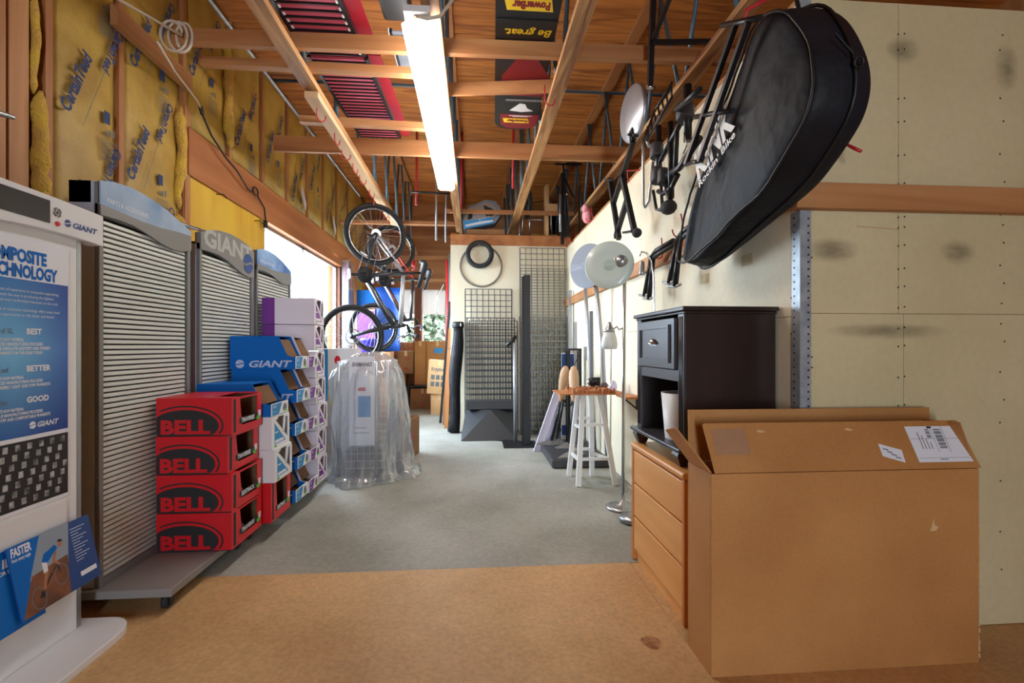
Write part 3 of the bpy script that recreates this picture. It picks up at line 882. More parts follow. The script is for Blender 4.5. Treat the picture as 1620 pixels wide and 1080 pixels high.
# brochures leaning in the holder: things of their own
def brochure(y0, y1, z0, z1, x, name, label, cyc=False):
    tt = thing(name, label, 'brochure', (x, (y0 + y1) / 2, z0), 'cycling brochures on the display stand')
    w, h = y1 - y0, z1 - z0
    sl = 0.05
    u = Y; v = (Z * h + Vector((-sl, 0, 0))).normalized(); n = u.cross(v)
    O = Vector((x, y0, z0))
    MB().use(M_BLUED if cyc else M_BLUE).slope_box(O, u, v, n, w, h, 0.004).build('cover', parent=tt)
    P = lambda a, c, e=0.0042: O + u * (a * w) + v * (c * h) + n * e
    if cyc:
        q = MB()
        q.use(M_BLUE).prism([(0, 0), (0.02 * w, 0), (0.36 * w, h), (0.0, h)], P(0, 0), u, v, 0.0004)
        q.use(M_SKYP).prism([(0.16 * w, 0.45 * h), (0.62 * w, 0.45 * h), (0.72 * w, h), (0.36 * w, h)], P(0, 0), u, v, 0.0005)
        q.use(M_DIRT).prism([(0.02 * w, 0.0), (0.57 * w, 0.0), (0.63 * w, 0.56 * h), (0.19 * w, 0.5 * h)], P(0, 0), u, v, 0.0006)
        q.build('cover_photo', parent=tt)
        r = MB(); e = P(0, 0, 0.0049)
        S = lambda a, c: (a * w, c * h)
        r.use(M_BLUE).prism([S(.32, .62), S(.36, .72), S(.50, .78), S(.53, .72), S(.46, .66), S(.38, .58)], e, u, v, 0.0003)
        r.use(M_RIDER).prism([S(.535, .755), S(.56, .80), S(.585, .80), S(.59, .74), S(.56, .71)], e, u, v, 0.0003)
        r.use(M_PRINTB).prism([S(.535, .80), S(.56, .83), S(.60, .81), S(.595, .78)], e, u, v, 0.0004)
        r.use(M_RIDER).prism([S(.47, .67), S(.51, .69), S(.47, .56), S(.52, .50), S(.50, .48), S(.44, .55)], e, u, v, 0.0003)
        r.use(M_PAPER).prism([S(.32, .62), S(.38, .60), S(.37, .47), S(.32, .46)], e, u, v, 0.0003)
        r.use(M_RIDER).prism([S(.33, .46), S(.37, .47), S(.31, .24), S(.27, .22)], e, u, v, 0.0003)
        r.use(M_PRINTB).prism([S(.25, .24), S(.30, .25), S(.28, .15), S(.24, .15)], e, u, v, 0.0003)
        for cx, cy in ((.51, .33), (.22, .17)):
            ri = ell(cx * w, cy * h, .085 * w, .155 * h, 20); ro = ell(cx * w, cy * h, .075 * w, .14 * h, 20)
            for i in range(20):
                r.use(M_PRINT).prism([ri[i], ri[(i + 1) % 20], ro[(i + 1) % 20], ro[i]], e, u, v, 0.0002)
        r.use(M_PRINTB).prism([S(.22, .17), S(.40, .42), S(.42, .41), S(.24, .16)], e, u, v, 0.0002).prism([S(.40, .42), S(.49, .50), S(.50, .48), S(.51, .33), S(.48, .45)], e, u, v, 0.0002)
        r.build('rider_print', parent=tt)
        k = MB().use(M_PAPER)
        k.text('FASTER', P(0.03, 0.86), u, v, h=0.11 * h, w=0.22 * w, bold=0.04, shear=0.2)
        k.text('from every angle', P(0.03, 0.79), u, v, h=0.045 * h, w=0.2 * w, bold=0.02)
        for i in range(12):
            k.slope_box(P(0.72, 0.88 - 0.045 * i), u, v, n, (0.2 - 0.05 * (i % 3)) * w, 0.008 * h, 0.0003)
        k.slope_box(P(0.74, 0.14), u, v, n, 0.22 * w, 0.07 * h, 0.0004)
        k.build('cover_lettering', parent=tt)
    else:
        k = MB().use(M_PAPER)
        k.text('IDEAS', P(0.97, 0.80), u, v, h=0.1 * h, bold=0.04, shear=0.2, align='r')
        k.text('FOR EVERY RIDE', P(0.97, 0.72), u, v, h=0.045 * h, bold=0.02, align='r')
        k.build('cover_lettering', parent=tt)
    return tt


brochure(1.40, 1.735, 0.205, 0.455, sx + 0.060, 'brochure', 'plain blue brochure tucked behind the cyclist brochure on the white stand')
brochure(1.640, 1.965, 0.225, 0.462, sx + 0.068, 'brochure', 'blue brochure with a cyclist photograph and the word FASTER', True)

# --- slatwall units ---------------------------------------------------------------
def slat_unit(y0, y1, ztop, label, style):
    XF = -1.56
    t = thing('slatwall_display', label, 'display rack', (XF - 0.03, (y0 + y1) / 2, 0), 'slatwall display racks along the insulated wall')
    z0, z1 = 0.13, 1.745
    if style != 0: z1 = ztop - 0.06
    b = MB().use(M_BASEP)
    b.box(XF - 0.30, XF + 0.315, y0 - 0.03, y1 + 0.02, 0.066, 0.1)
    b.build('base', parent=t, bevel=0.004)
    for (cx, cy) in ((XF + 0.27, y0 + 0.02), (XF + 0.27, y1 - 0.03), (XF - 0.25, y0 + 0.02), (XF - 0.25, y1 - 0.03)):
        c = MB().use(M_BLKM).box(cx - 0.016, cx + 0.016, cy - 0.012, cy + 0.012, 0.045, 0.066)
        c.box(cx - 0.018, cx - 0.013, cy - 0.014, cy + 0.012, 0.018, 0.05).box(cx + 0.013, cx + 0.018, cy - 0.014, cy + 0.012, 0.018, 0.05)
        cc = c.build('caster', parent=t)
        MB().use(M_RUB).lathe([(0.020, -0.012), (0.031, -0.010), (0.031, 0.010), (0.020, 0.012)], (cx, cy, 0.031), X, 18).build('wheel', parent=cc)
    # side posts and centre board
    b = MB().use(mat('pale_blue_grey_panel', srgb(176, 182, 200), 0.5)).box(XF - 0.10, XF - 0.004, y0 - 0.004, y0 + 0.024, 0.1005, z1 + (0.04 if style == 0 else -0.06))
    b.build('side_panel', parent=t, bevel=0.002, label='blue grey end panel')
    b = MB().use(M_GREY).box(XF - 0.004, XF + 0.016, y0, y0 + 0.022, 0.1005, z1 - 0.05).box(XF - 0.10, XF + 0.016, y1 - 0.024, y1, 0.1005, z1 - 0.05).box(XF - 0.004, XF + 0.016, y0 + 0.022, y1 - 0.024, 0.1005, z0)
    b.build('frame', parent=t, bevel=0.002)
    one(XF - 0.045, XF - 0.02, y0 + 0.024, y1 - 0.024, z0, z1 - 0.04, 'core_board', M_BLACK, t)
    # slats: each its own part, shared mesh
    pitch = 0.0228
    s0 = None
    n = int((z1 - 0.10 - z0) / pitch)
    ya, yb = y0 + 0.0225, y1 - 0.034
    for i in range(n):
        zz = z0 + 0.002 + i * pitch
        if s0 is None:
            prof = [(-0.018, 0.0), (0.004, 0.0), (0.006, 0.002), (0.004, 0.0150), (0.0, 0.0165), (-0.018, 0.0165)]
            s0 = MB().use(M_SLAT).prism([(-p[0], p[1]) for p in prof], (XF, yb, zz), -X, Z, -(yb - ya)).build('slat', parent=t)
            # keep orientation outward
            zb0 = zz
        else:
            sub(s0, t, (0, 0, zz - zb0))
    bolt = MB().use(M_STEEL)
    for zz in (0.145, 0.185):
        bolt.lathe([(0.007, 0), (0.006, 0.003)], (XF - 0.03, y0 - 0.0042, zz), -Y, 10)
    bolt.build('bolt', parent=t)
    # headers
    L = y1 - y0
    S = lambda a: y0 + a * L
    hx = XF + 0.018
    if style in (0, 2):
        dz = ztop
        top = [(0, -0.008), (0.12, 0.012), (0.3, 0.022), (0.5, 0.012), (0.7, -0.012), (0.88, -0.044), (1.0, -0.068)]
        bnd = [(0, -0.105), (0.2, -0.108), (0.4, -0.113), (0.6, -0.110), (0.8, -0.098), (1.0, -0.092)]
        low = [(0, -0.150), (0.15, -0.146), (0.3, -0.147), (0.45, -0.163), (0.6, -0.186), (0.75, -0.198), (0.88, -0.192), (1.0, -0.172)]
        bl = MB().use(M_HDRB if style == 0 else M_HDRB2)
        bl.prism([(S(a), dz + c) for a, c in bnd] + [(S(a), dz + c) for a, c in top[::-1]], (hx - 0.004, 0, 0), Y, Z, 0.005)
        bl.build('header_print', parent=t)
        gr = MB().use(M_GREY).prism([(S(a), dz + c) for a, c in low] + [(S(a), dz + c) for a, c in bnd[::-1]], (hx - 0.008, 0, 0), Y, Z, 0.011)
        gr.build('header_band', parent=t, bevel=0.001)
        MB().use(M_GREY).prism([(S(a), dz + c) for a, c in [(0, -0.15), (1, -0.16)]] + [(S(a), dz + c - 0.004) for a, c in top[::-1]], (hx - 0.03, 0, 0), Y, Z, 0.021).build('header_back', parent=t)
        tx = MB().use(M_PAPER).text('PARTS & ACCESSORIES', (hx + 0.0014, S(0.06), dz - 0.088), Y, Z, h=0.020, w=0.40 * L)
        tx.build('header_lettering', parent=t)
        if style == 0:
            one(XF - 0.10, XF - 0.015, y0 - 0.004, y0 + 0.012, ztop - 0.10, ztop - 0.01, 'header_end_box', M_BLACK, t)
    else:
        dz = ztop
        top = [(0, -0.055), (0.12, -0.022), (0.3, 0.004), (0.5, 0.014), (0.7, 0.008), (0.88, -0.010), (1.0, -0.036)]
        low = [(0, -0.150), (0.15, -0.146), (0.3, -0.147), (0.45, -0.163), (0.6, -0.192), (0.75, -0.216), (0.88, -0.226), (1.0, -0.222)]
        gr = MB().use(M_GREY).prism([(S(a), dz + c) for a, c in low] + [(S(a), dz + c) for a, c in top[::-1]], (hx - 0.03, 0, 0), Y, Z, 0.034)
        gr.build('header_panel', parent=t, bevel=0.002)
        tx = MB().use(mat('pale_grey_letters', srgb(168, 168, 164), 0.5)).text('GIANT', (hx + 0.0045, S(0.04), dz - 0.118), Y, Z, h=0.098, w=0.90 * L, bold=0.035)
        tx.build('header_lettering', parent=t)
        lg = MB(); logo_mark(lg, (hx + 0.0056, S(0.86), dz - 0.135), Y, Z, 0.066, M_BLUED)
        lg.build('round_emblem', parent=t, label='round blue wave emblem')
    return t


slat_unit(2.115, 2.755, 1.795, 'silver slatwall rack with pale blue PARTS and ACCESSORIES header beside white stand', 0)
slat_unit(2.845, 3.505, 1.80, 'silver slatwall rack with grey GIANT header and round blue emblem', 1)
slat_unit(3.56, 4.20, 1.80, 'silver slatwall rack with deep blue header nearest the bright window', 2)

# --- boxes ------------------------------------------------------------------------
def bell_box(x0, x1, y0, z0, dpt, h, name, label, group, word, logo=True):
    t = thing(name, label, 'helmet box', ((x0 + x1) / 2, y0 + dpt / 2, z0), group)
    W = x1 - x0; e = 0.004; y1 = y0 + dpt
    b = MB().use(M_RED)
    b.box(x0, x1, y0, y0 + e, z0, z0 + h).box(x0, x1, y1 - e, y1, z0, z0 + h).box(x0, x0 + e, y0 + e, y1 - e, z0, z0 + h)
    b.box(x0 + e, x1, y0 + e, y1 - e, z0, z0 + e)
    b.box(x0 + e, x0 + 0.66 * W, y0 + e, y1 - e, z0 + h - e, z0 + h).box(x0 + 0.66 * W, x1, y0 + e, y0 + 0.20 * dpt, z0 + h - e, z0 + h).box(x0 + 0.66 * W, x1, y1 - 0.14 * dpt, y1 - e, z0 + h - e, z0 + h)
    b.build('shell', parent=t)
    # open front: posts and bottom strip
    f = MB().use(M_RED)
    f.box(x1 - e, x1, y0 + e, y0 + 0.20 * dpt, z0 + e, z0 + h - e).box(x1 - e, x1, y1 - 0.16 * dpt, y1 - e, z0 + e, z0 + h - e)
    f.box(x1 - e, x1, y0 + 0.2 * dpt, y1 - 0.16 * dpt, z0 + e, z0 + 0.19 * h).box(x1 - e, x1, y0 + 0.2 * dpt, y1 - 0.16 * dpt, z0 + 0.93 * h, z0 + h - e)
    f.prism([(y0 + 0.2 * dpt, z0 + 0.19 * h), (y0 + 0.32 * dpt, z0 + 0.19 * h), (y0 + 0.26 * dpt, z0 + 0.93 * h), (y0 + 0.2 * dpt, z0 + 0.93 * h)], (x1 - e, 0, 0), Y, Z, e)
    f.build('window_frame', parent=t)
    i = MB().use(M_BRN)
    i.box(x0 + e, x1 - e, y0 + e + 0.001, y0 + e + 0.003, z0 + e, z0 + h - e - 0.001).box(x0 + e, x1 - e, y1 - e - 0.003, y1 - e - 0.001, z0 + e, z0 + h - e - 0.001).box(x0 + 0.35 * W, x0 + 0.36 * W, y0 + 0.01, y1 - 0.01, z0 + e, z0 + h - e - 0.001)
    i.box(x0 + e, x1 - e, y0 + 0.01, y1 - 0.01, z0 + e + 0.0005, z0 + e + 0.002)
    i.build('card_lining', parent=t)
    k = MB().use(M_PRINTB)
    k.box(x1 + 0.0002, x1 + 0.0006, y0 + 0.24 * dpt, y1 - 0.02, z0 + 0.045, z0 + 0.075)
    k.box(x1 + 0.0002, x1 + 0.0006, y0 + 0.06 * dpt, y0 + 0.13 * dpt, z0 + 0.01, z0 + h - 0.01)
    if logo:
        cx, cz = x0 + 0.40 * W, z0 + 0.32 * h
        k.use(M_PRINTB)
        el = [(p[0], max(p[1], z0 + 0.004)) for p in ell(x0 + 0.38 * W, z0 + 0.27 * h, 0.45 * W, 0.42 * h, 44)]
        el = [(max(p[0], x0 + 0.002), p[1]) for p in el]
        k.prism(el, (0, y0 - 0.0002, 0), X, Z, 0.0004)
        eo = ell(x0 + 0.38 * W, z0 + 0.27 * h, 0.515 * W, 0.53 * h, 44); ei = ell(x0 + 0.38 * W, z0 + 0.27 * h, 0.49 * W, 0.49 * h, 44)
        for q in range(44):
            quad = [eo[q], eo[(q + 1) % 44], ei[(q + 1) % 44], ei[q]]
            if min(p[1] for p in quad) > z0 + 0.002 and min(p[0] for p in quad) > x0 + 0.001:
                k.prism(quad, (0, y0 - 0.0002, 0), X, Z, 0.0004)
        k.use(M_RED).text('BELL', (x0 + 0.06 * W, y0 - 0.0008, z0 + 0.07 * h), X, Z, h=0.34 * h, w=0.66 * W, bold=0.045)
        k.use(M_PRINTB).box(x0, x1, y0 - 0.0005, y0 - 0.0001, z0, z0 + 0.022 * h)
    k.use(M_PAPER).text(word, (x1 + 0.0008, y0 + 0.30 * dpt, z0 + 0.050), Y, Z, h=0.02, w=0.42 * dpt, bold=0.03)
    k.box(x1 + 0.0002, x1 + 0.0007, y1 - 0.13 * dpt, y1 - 0.04 * dpt, z0 + 0.30 * h, z0 + 0.47 * h)
    k.use(M_GREEN).box(x1 + 0.0008, x1 + 0.0012, y1 - 0.19 * dpt, y1 - 0.06 * dpt, z0 + 0.21 * h, z0 + 0.31 * h)
    k.build('printed_graphics', parent=t)
    # helmet wrapped in clear film inside
    MB().use(M_BAGF).ball((x0 + 0.72 * W, y0 + 0.52 * dpt, z0 + 0.045), 0.07, 0.08, 0.038, 12, 6).build('film_packet', parent=t)
    return t


G = 'red helmet boxes stacked on the rack base'
hb = 0.1875
for i, (dx, wd, lab) in enumerate((((0.0, 'TRAVERSE', 'bottom red BELL helmet box standing on the grey rack base')),
                                   (0.0, 'SIDETRACK', 'second red BELL helmet box up from the grey rack base'),
                                   (-0.012, 'TRAVERSE', 'third red BELL helmet box up, jutting over the ones below'),
                                   (0.0, 'TRAVERSE', 'topmost red BELL helmet box of the stack'))):
    bell_box(-1.535 + dx * 0.2, -1.185 + dx * 1.6, 2.455, 0.101 + hb * i, 0.335, hb - 0.002, 'helmet_box', lab, G, wd)
bell_box(-1.50, -1.145, 2.815, 0.101, 0.285, 0.225, 'helmet_box', 'lone red helmet box lying under two white boxes', 'red helmet boxes stacked on the rack base', 'SIDETRACK', False)


def tray_box(x0, x1, y0, y1, z0, h, label, group, c, lab_m, logo=None):
    """open display carton with slanted mouth and a printed lip"""
    t = thing('display_carton', label, 'helmet box', ((x0 + x1) / 2, (y0 + y1) / 2, z0), group)
    W = x1 - x0; e = 0.004
    prof = [(x0, z0), (x1, z0), (x1, z0 + 0.36 * h), (x1 - 0.12 * W, z0 + 0.40 * h), (x0 + 0.74 * W, z0 + h), (x0, z0 + h)]
    b = MB().use(c)
    b.prism(prof, (0, y0 + e, 0), X, Z, e).prism(prof, (0, y1, 0), X, Z, e)
    b.box(x0, x0 + e, y0 + e, y1 - e, z0, z0 + h).box(x0 + e, x0 + 0.74 * W, y0 + e, y1 - e, z0 + h - e, z0 + h).box(x0 + e, x1, y0 + e, y1 - e, z0, z0 + e)
    b.build('shell', parent=t)
    i = MB().use(M_BRN)
    i.box(x0 + e, x1 - 0.13 * W, y0 + e + 0.0002, y0 + e + 0.002, z0 + e, z0 + 0.40 * h)
    i.slope_box((x1 - 0.14 * W, y0 + e, z0 + 0.36 * h), Y, (-0.16 * W, 0, 0.60 * h), (-1, 0, -0.3), y1 - y0 - 2 * e, 0.60 * h, 0.002)
    i.box(x0 + e, x1 - 0.01, y0 + e, y1 - e, z0 + 0.35 * h - 0.03, z0 + 0.35 * h - 0.028)
    i.build('card_lining', parent=t)
    k = MB().use(M_CARDW).box(x1 + 0.0003, x1 + 0.003, y0, y1, z0 + 0.002, z0 + 0.385 * h)
    lp = k.build('printed_lip', parent=t)
    g = MB().use(lab_m); d = y1 - y0
    g.prism([(y0 + 0.04 * d, z0 + 0.02 * h), (y0 + 0.42 * d, z0 + 0.02 * h), (y0 + 0.62 * d, z0 + 0.36 * h), (y0 + 0.04 * d, z0 + 0.36 * h)], (x1 + 0.0031, 0, 0), Y, Z, 0.0004)
    g.use(M_PAPER).text('ALLY', (x1 + 0.0037, y0 + 0.09 * d, z0 + 0.24 * h), Y, Z, h=0.016, w=0.20 * d, bold=0.02)
    g.box(x1 + 0.0036, x1 + 0.0038, y0 + 0.09 * d, y0 + 0.3 * d, z0 + 0.12 * h, z0 + 0.13 * h)
    g.use(M_PRINT).prism([(y0 + d * (0.66 + 0.26 * p[0]), z0 + h * (0.10 + 0.22 * p[1])) for p in ((0, 0), (0.05, 0.6), (0.45, 1.0), (0.85, 0.75), (1, 0.15), (0.7, 0.0))], (x1 + 0.0031, 0, 0), Y, Z, 0.0004)
    g.use(M_GREEN).box(x1 + 0.0031, x1 + 0.0036, y0 + 0.70 * d, y0 + 0.94 * d, z0 + 0.05 * h, z0 + 0.095 * h)
    g.build('lip_print', parent=lp)
    if logo:
        q = MB(); xt = x0 + 0.96 * W
        q.use(M_LILTXT).text('GIANT', (x0 + 0.29 * W, y0 - 0.0003, z0 + 0.07 * h), X, Z, h=0.19 * h, w=0.66 * W, bold=0.03, shear=0.25)
        logo_mark(q, (x0 + 0.15 * W, y0 - 0.0003, z0 + 0.165 * h), X, Z, 0.125 * h, M_LILTXT)
        q.build('brand_lettering', parent=t)
    return t


def tri_box(x0, x1, y0, y1, z0, h, label, group, c_side, lab_m, strip=True):
    """closed white carton with cut-out triangle windows on its front"""
    t = thing('window_carton', label, 'helmet box', ((x0 + x1) / 2, (y0 + y1) / 2, z0), group)
    W = x1 - x0; e = 0.004; d = y1 - y0
    b = MB().use(c_side)
    b.box(x0, x1 - e, y0, y0 + e, z0, z0 + h).box(x0, x1 - e, y1 - e, y1, z0, z0 + h).box(x0, x1 - e, y0 + e, y1 - e, z0, z0 + e).box(x0, x1 - e, y0 + e, y1 - e, z0 + h - e, z0 + h).box(x0, x0 + e, y0 + e, y1 - e, z0 + e, z0 + h - e)
    b.build('shell', parent=t)
    q = lambda a, c: (y0 + a * d, z0 + c * h)
    f = MB().use(c_side)
    o = (x1 - e, 0, 0)
    for poly in ([(0, 0), (1, 0), (1, .12), (0, .12)], [(0, .88), (.3, .88), (.35, .95), (.65, .95), (.7, .88), (1, .88), (.96, 1), (.04, 1)], [(0, .12), (.14, .12), (.14, .88), (0, .88)], [(.9, .12), (1, .12), (1, .88), (.9, .88)],
                 [(.14, .80), (.78, .12), (.9, .12), (.9, .2), (.2, .88), (.14, .88)], [(.62, .38), (.70, .38), (.76, .88), (.66, .88)]):
        f.prism([q(*p) for p in poly], o, Y, Z, e)
    f.build('window_frame', parent=t)
    g = MB().use(lab_m).prism([q(.14, .12), q(.78, .12), q(.14, .80)], (x1 - e, 0, 0), Y, Z, e * 0.8)
    g.use(M_CARDW).prism([q(.18, .15), q(.68, .15), q(.62, .24), q(.18, .24)], (x1 - e * 0.19, 0, 0), Y, Z, 0.0005)
    g.box(x1 - e * 0.19, x1 - e * 0.19 + 0.0005, y0 + .18 * d, y0 + .36 * d, z0 + .46 * h, z0 + .50 * h)
    g.build('label_panel', parent=t)
    MB().use(M_BRN).box(x1 - 0.12, x1 - 0.118, y0 + e, y1 - e, z0 + e, z0 + h - e).build('card_lining', parent=t)
    if strip:
        MB().use(M_PURP).box(x0 - 0.0005, x0 + 0.24 * W, y0 - 0.0006, y0 - 0.0001, z0, z0 + h - 0.0).build('purple_band', parent=t)
    MB().use(M_GREEN).box(x1 + 0.0002, x1 + 0.0006, y0 + .14 * d, y0 + .26 * d, z0 + .03 * h, z0 + .10 * h).build('sticker', parent=t)
    return t


G = 'white helmet cartons with triangle windows'
z = 0.328
tri_box(-1.50, -1.125, 2.815, 3.075, z, 0.185, 'lower of two white cartons with blue triangle label on the red box', G, M_CARDW, M_CYAN, False)
tri_box(-1.50, -1.140, 2.815, 3.075, z + 0.187, 0.185, 'upper of two white cartons with blue triangle label', G, M_CARDW, M_CYAN, False)
tray_box(-1.545, -1.145, 2.815, 3.06, z + 0.374, 0.187, 'blue open carton lying on the two white triangle cartons', 'open blue helmet cartons', M_BLUE, M_CYAN)
hs = 0.2135
order = ['bottom', 'second', 'third', 'fourth', 'topmost']
for i in range(5):
    dx = (0.0, 0.012, -0.004, 0.006, -0.002)[i]
    tray_box(-1.535 + dx, -1.135 + dx, 3.165, 3.372, 0.101 + hs * i, hs - 0.001, 'open blue GIANT carton, %s of the five in its stack' % order[i], 'open blue helmet cartons', M_BLUE, M_CYAN, True)
    tray_box(-1.515 + dx, -1.125 + dx, 3.375, 3.565, 0.101 + hs * i, hs - 0.001, 'open white carton with purple lip, %s of the five beside the blue stack' % order[i], 'open white helmet cartons with purple lips', M_LILAC, M_PURP)
hs = 0.1935
order = ['bottom', 'second', 'third', 'fourth', 'fifth', 'sixth', 'topmost']
for i in range(7):
    dx = (0.008, 0, 0.006, -0.004, -0.012, -0.02, -0.016)[i]
    tri_box(-1.50 + dx, -1.135 + dx, 3.575 + (i % 3) * 0.006, 3.795 + (i % 3) * 0.006, 0.101 + hs * i, hs - 0.004, 'white carton with purple triangle label, %s of the seven in the tall stack' % order[i], 'tall stack of white cartons with purple labels', M_LILAC, M_PURP)
# black padded case hung on the last rack
t = thing('padded_case', 'black padded case hanging off the slatwall rack by the window', 'case', (-1.60, 4.27, 1.38))
MB().use(M_CLOTH).tube([(-1.585, 4.275, 1.14), (-1.585, 4.275, 1.42), (-1.585, 4.30, 1.475), (-1.585, 4.36, 1.46), (-1.585, 4.42, 1.38), (-1.585, 4.44, 1.14)], [0.05] * 6, 10).box(-1.63, -1.54, 4.24, 4.44, 1.14, 1.44).build('body', parent=t)
MB().use(M_CHR).tube([(-1.545, 4.202, 1.43), (-1.545, 4.215, 1.36), (-1.545, 4.23, 1.29), (-1.545, 4.25, 1.32)], 0.006, 6).build('hook', parent=t)

# metal fin stands behind the racks
t = thing('fin_stand', 'grey stand with bent metal fins rising behind the slatwall racks', 'stand', (-1.90, 3.05, 0))
MB().use(M_STEEL).tube([(-1.91, 2.80, 1.925), (-1.89, 2.94, 1.885), (-1.87, 3.05, 1.872), (-1.85, 3.22, 1.876), (-1.82, 3.42, 1.882)], [0.008, 0.018, 0.022, 0.015, 0.008], 10).build('fin', parent=t)
MB().use(M_GALV).cyl((-1.90, 3.05, 0.003), (-1.88, 3.05, 1.862), 0.016, n=12).build('post', parent=t)
t = thing('fin_stand', 'grey stand with two straight metal fins above the white display stand', 'stand', (-1.78, 1.40, 0))
MB().use(M_STEEL).tube([(-1.75, 1.42, 1.885), (-1.66, 1.75, 1.905), (-1.62, 1.83, 1.908)], [0.022, 0.014, 0.008], 10).build('fin', parent=t)
MB().use(M_STEEL).tube([(-1.75, 1.42, 1.85), (-1.66, 1.62, 1.815), (-1.64, 1.70, 1.79)], [0.022, 0.012, 0.006], 10).build('fin', parent=t)
MB().use(M_GALV).cyl((-1.79, 1.40, 0.003), (-1.77, 1.40, 1.93), 0.02, n=12).build('post', parent=t)


# ================================================================== MIDDLE: wrapped rack, bicycles, boxes at the back
# --- wire display rack wrapped in clear plastic
cx, cy = -0.905, 4.23
t = thing('wrapped_rack', 'wire display rack wrapped in crumpled clear plastic standing on the concrete', 'display rack', (cx, cy, 0))
b = MB().use(M_IRONB).lathe([(0.30, 0.004), (0.31, 0.02), (0.30, 0.05)], (cx, cy, 0), n=28)
b.build('base', parent=t)
pole = None
for (dx, dy) in ((-0.2, -0.2), (0.2, -0.2), (0.2, 0.2), (-0.2, 0.2), (0.11, -0.23)):
    if pole is None:
        pole = MB().use(M_SILV).cyl((cx + dx, cy + dy, 0.05), (cx + dx, cy + dy, 0.98), 0.013, n=10).build('pole', parent=t); d0 = (dx, dy)
    else:
        sub(pole, t, (dx - d0[0], dy - d0[1], 0))
g = MB().use(M_SILV)
for side in range(4):
    a = [(-0.2, -0.2, 1, 0), (0.2, -0.2, 0, 1), (0.2, 0.2, -1, 0), (-0.2, 0.2, 0, -1)][side]
    for i in range(9):
        p = (cx + a[0] + a[2] * 0.05 * i, cy + a[1] + a[3] * 0.05 * i)
        g.bar((p[0], p[1], 0.10), (p[0], p[1], 0.9), 0.004, 0.004)
    for i in range(14):
        z = 0.10 + 0.06 * i
        g.bar((cx + a[0], cy + a[1], z), (cx + a[0] + a[2] * 0.4, cy + a[1] + a[3] * 0.4, z), 0.004, 0.004)
g.build('wire_basket', parent=t, kind='stuff')
b = MB().use(M_PAPER).box(cx - 0.10, cx + 0.10, cy - 0.262, cy - 0.256, 0.30, 1.02).build('header_card', parent=t)
k = MB().use(M_PRINT).text('SHIMANO', (cx - 0.08, cy - 0.2625, 0.94), X, Z, h=0.032, w=0.16, bold=0.03, shear=0.2)
k.use(M_CYAN).box(cx - 0.03, cx + 0.07, cy - 0.2627, cy - 0.2622, 0.53, 0.70)
k.use(M_REDB).box(cx - 0.03, cx + 0.03, cy - 0.2627, cy - 0.2622, 0.74, 0.77)
k.use(M_PRINT).box(cx - 0.06, cx + 0.06, cy - 0.2627, cy - 0.2622, 0.40, 0.405).box(cx - 0.06, cx + 0.04, cy - 0.2627, cy - 0.2622, 0.44, 0.445)
k.build('card_print', parent=b)
b = MB().use(M_IRONB)
for (dx, z) in ((-0.12, 0.12), (0.0, 0.14), (0.1, 0.12)):
    b.box(cx + dx - 0.05, cx + dx + 0.04, cy - 0.15, cy + 0.12, z - 0.07, z + 0.12)
b.build('packed_stock', parent=t)
f = MB().use(M_FILM)
prof = [(0.40, 0.006), (0.385, 0.03), (0.345, 0.07), (0.32, 0.2), (0.325, 0.45), (0.31, 0.7), (0.30, 0.82), (0.27, 0.90), (0.20, 0.98), (0.10, 1.035), (0.02, 1.05)]
n = 96; vs = []; fs = []
for i in range(len(prof) * 5 - 4):
    a = i / 5; i0 = int(a); fr = a - i0
    r0, z0 = prof[i0]; r1, z1 = prof[min(i0 + 1, len(prof) - 1)]
    r = r0 + (r1 - r0) * fr; z = z0 + (z1 - z0) * fr
    for j in range(n):
        th = 2 * PI * j / n
        cr = 0.045 * mnoise.noise((math.cos(th) * 2.4, math.sin(th) * 2.4, z * 1.6)) + 0.035 * mnoise.noise((math.cos(th) * 8, math.sin(th) * 8, z * 3.2 + 4)) + 0.020 * mnoise.noise((math.cos(th) * 18, math.sin(th) * 18, z * 5 + 4))
        cr += 0.010 * abs(mnoise.noise((th * 9, z * 1.1, 2)))
        rr = max(0.01, r + cr * min(1, r / 0.2) * (1.8 if z < 0.06 else 1))
        sq = 1 + 0.06 * math.cos(4 * th)
        vs.append((cx + rr * sq * math.cos(th), cy + rr * sq * math.sin(th), max(0.004, z + 0.02 * mnoise.noise((th * 2, z * 3, 9)) * (1 if z > 0.9 else 0.2) + 0)))
m = len(prof) * 5 - 4
for i in range(m - 1):
    for j in range(n):
        fs.append((i * n + j, i * n + (j + 1) % n, (i + 1) * n + (j + 1) % n, (i + 1) * n + j))
f.add(vs, fs, True).build('plastic_wrap', parent=t, label='crumpled clear plastic film')


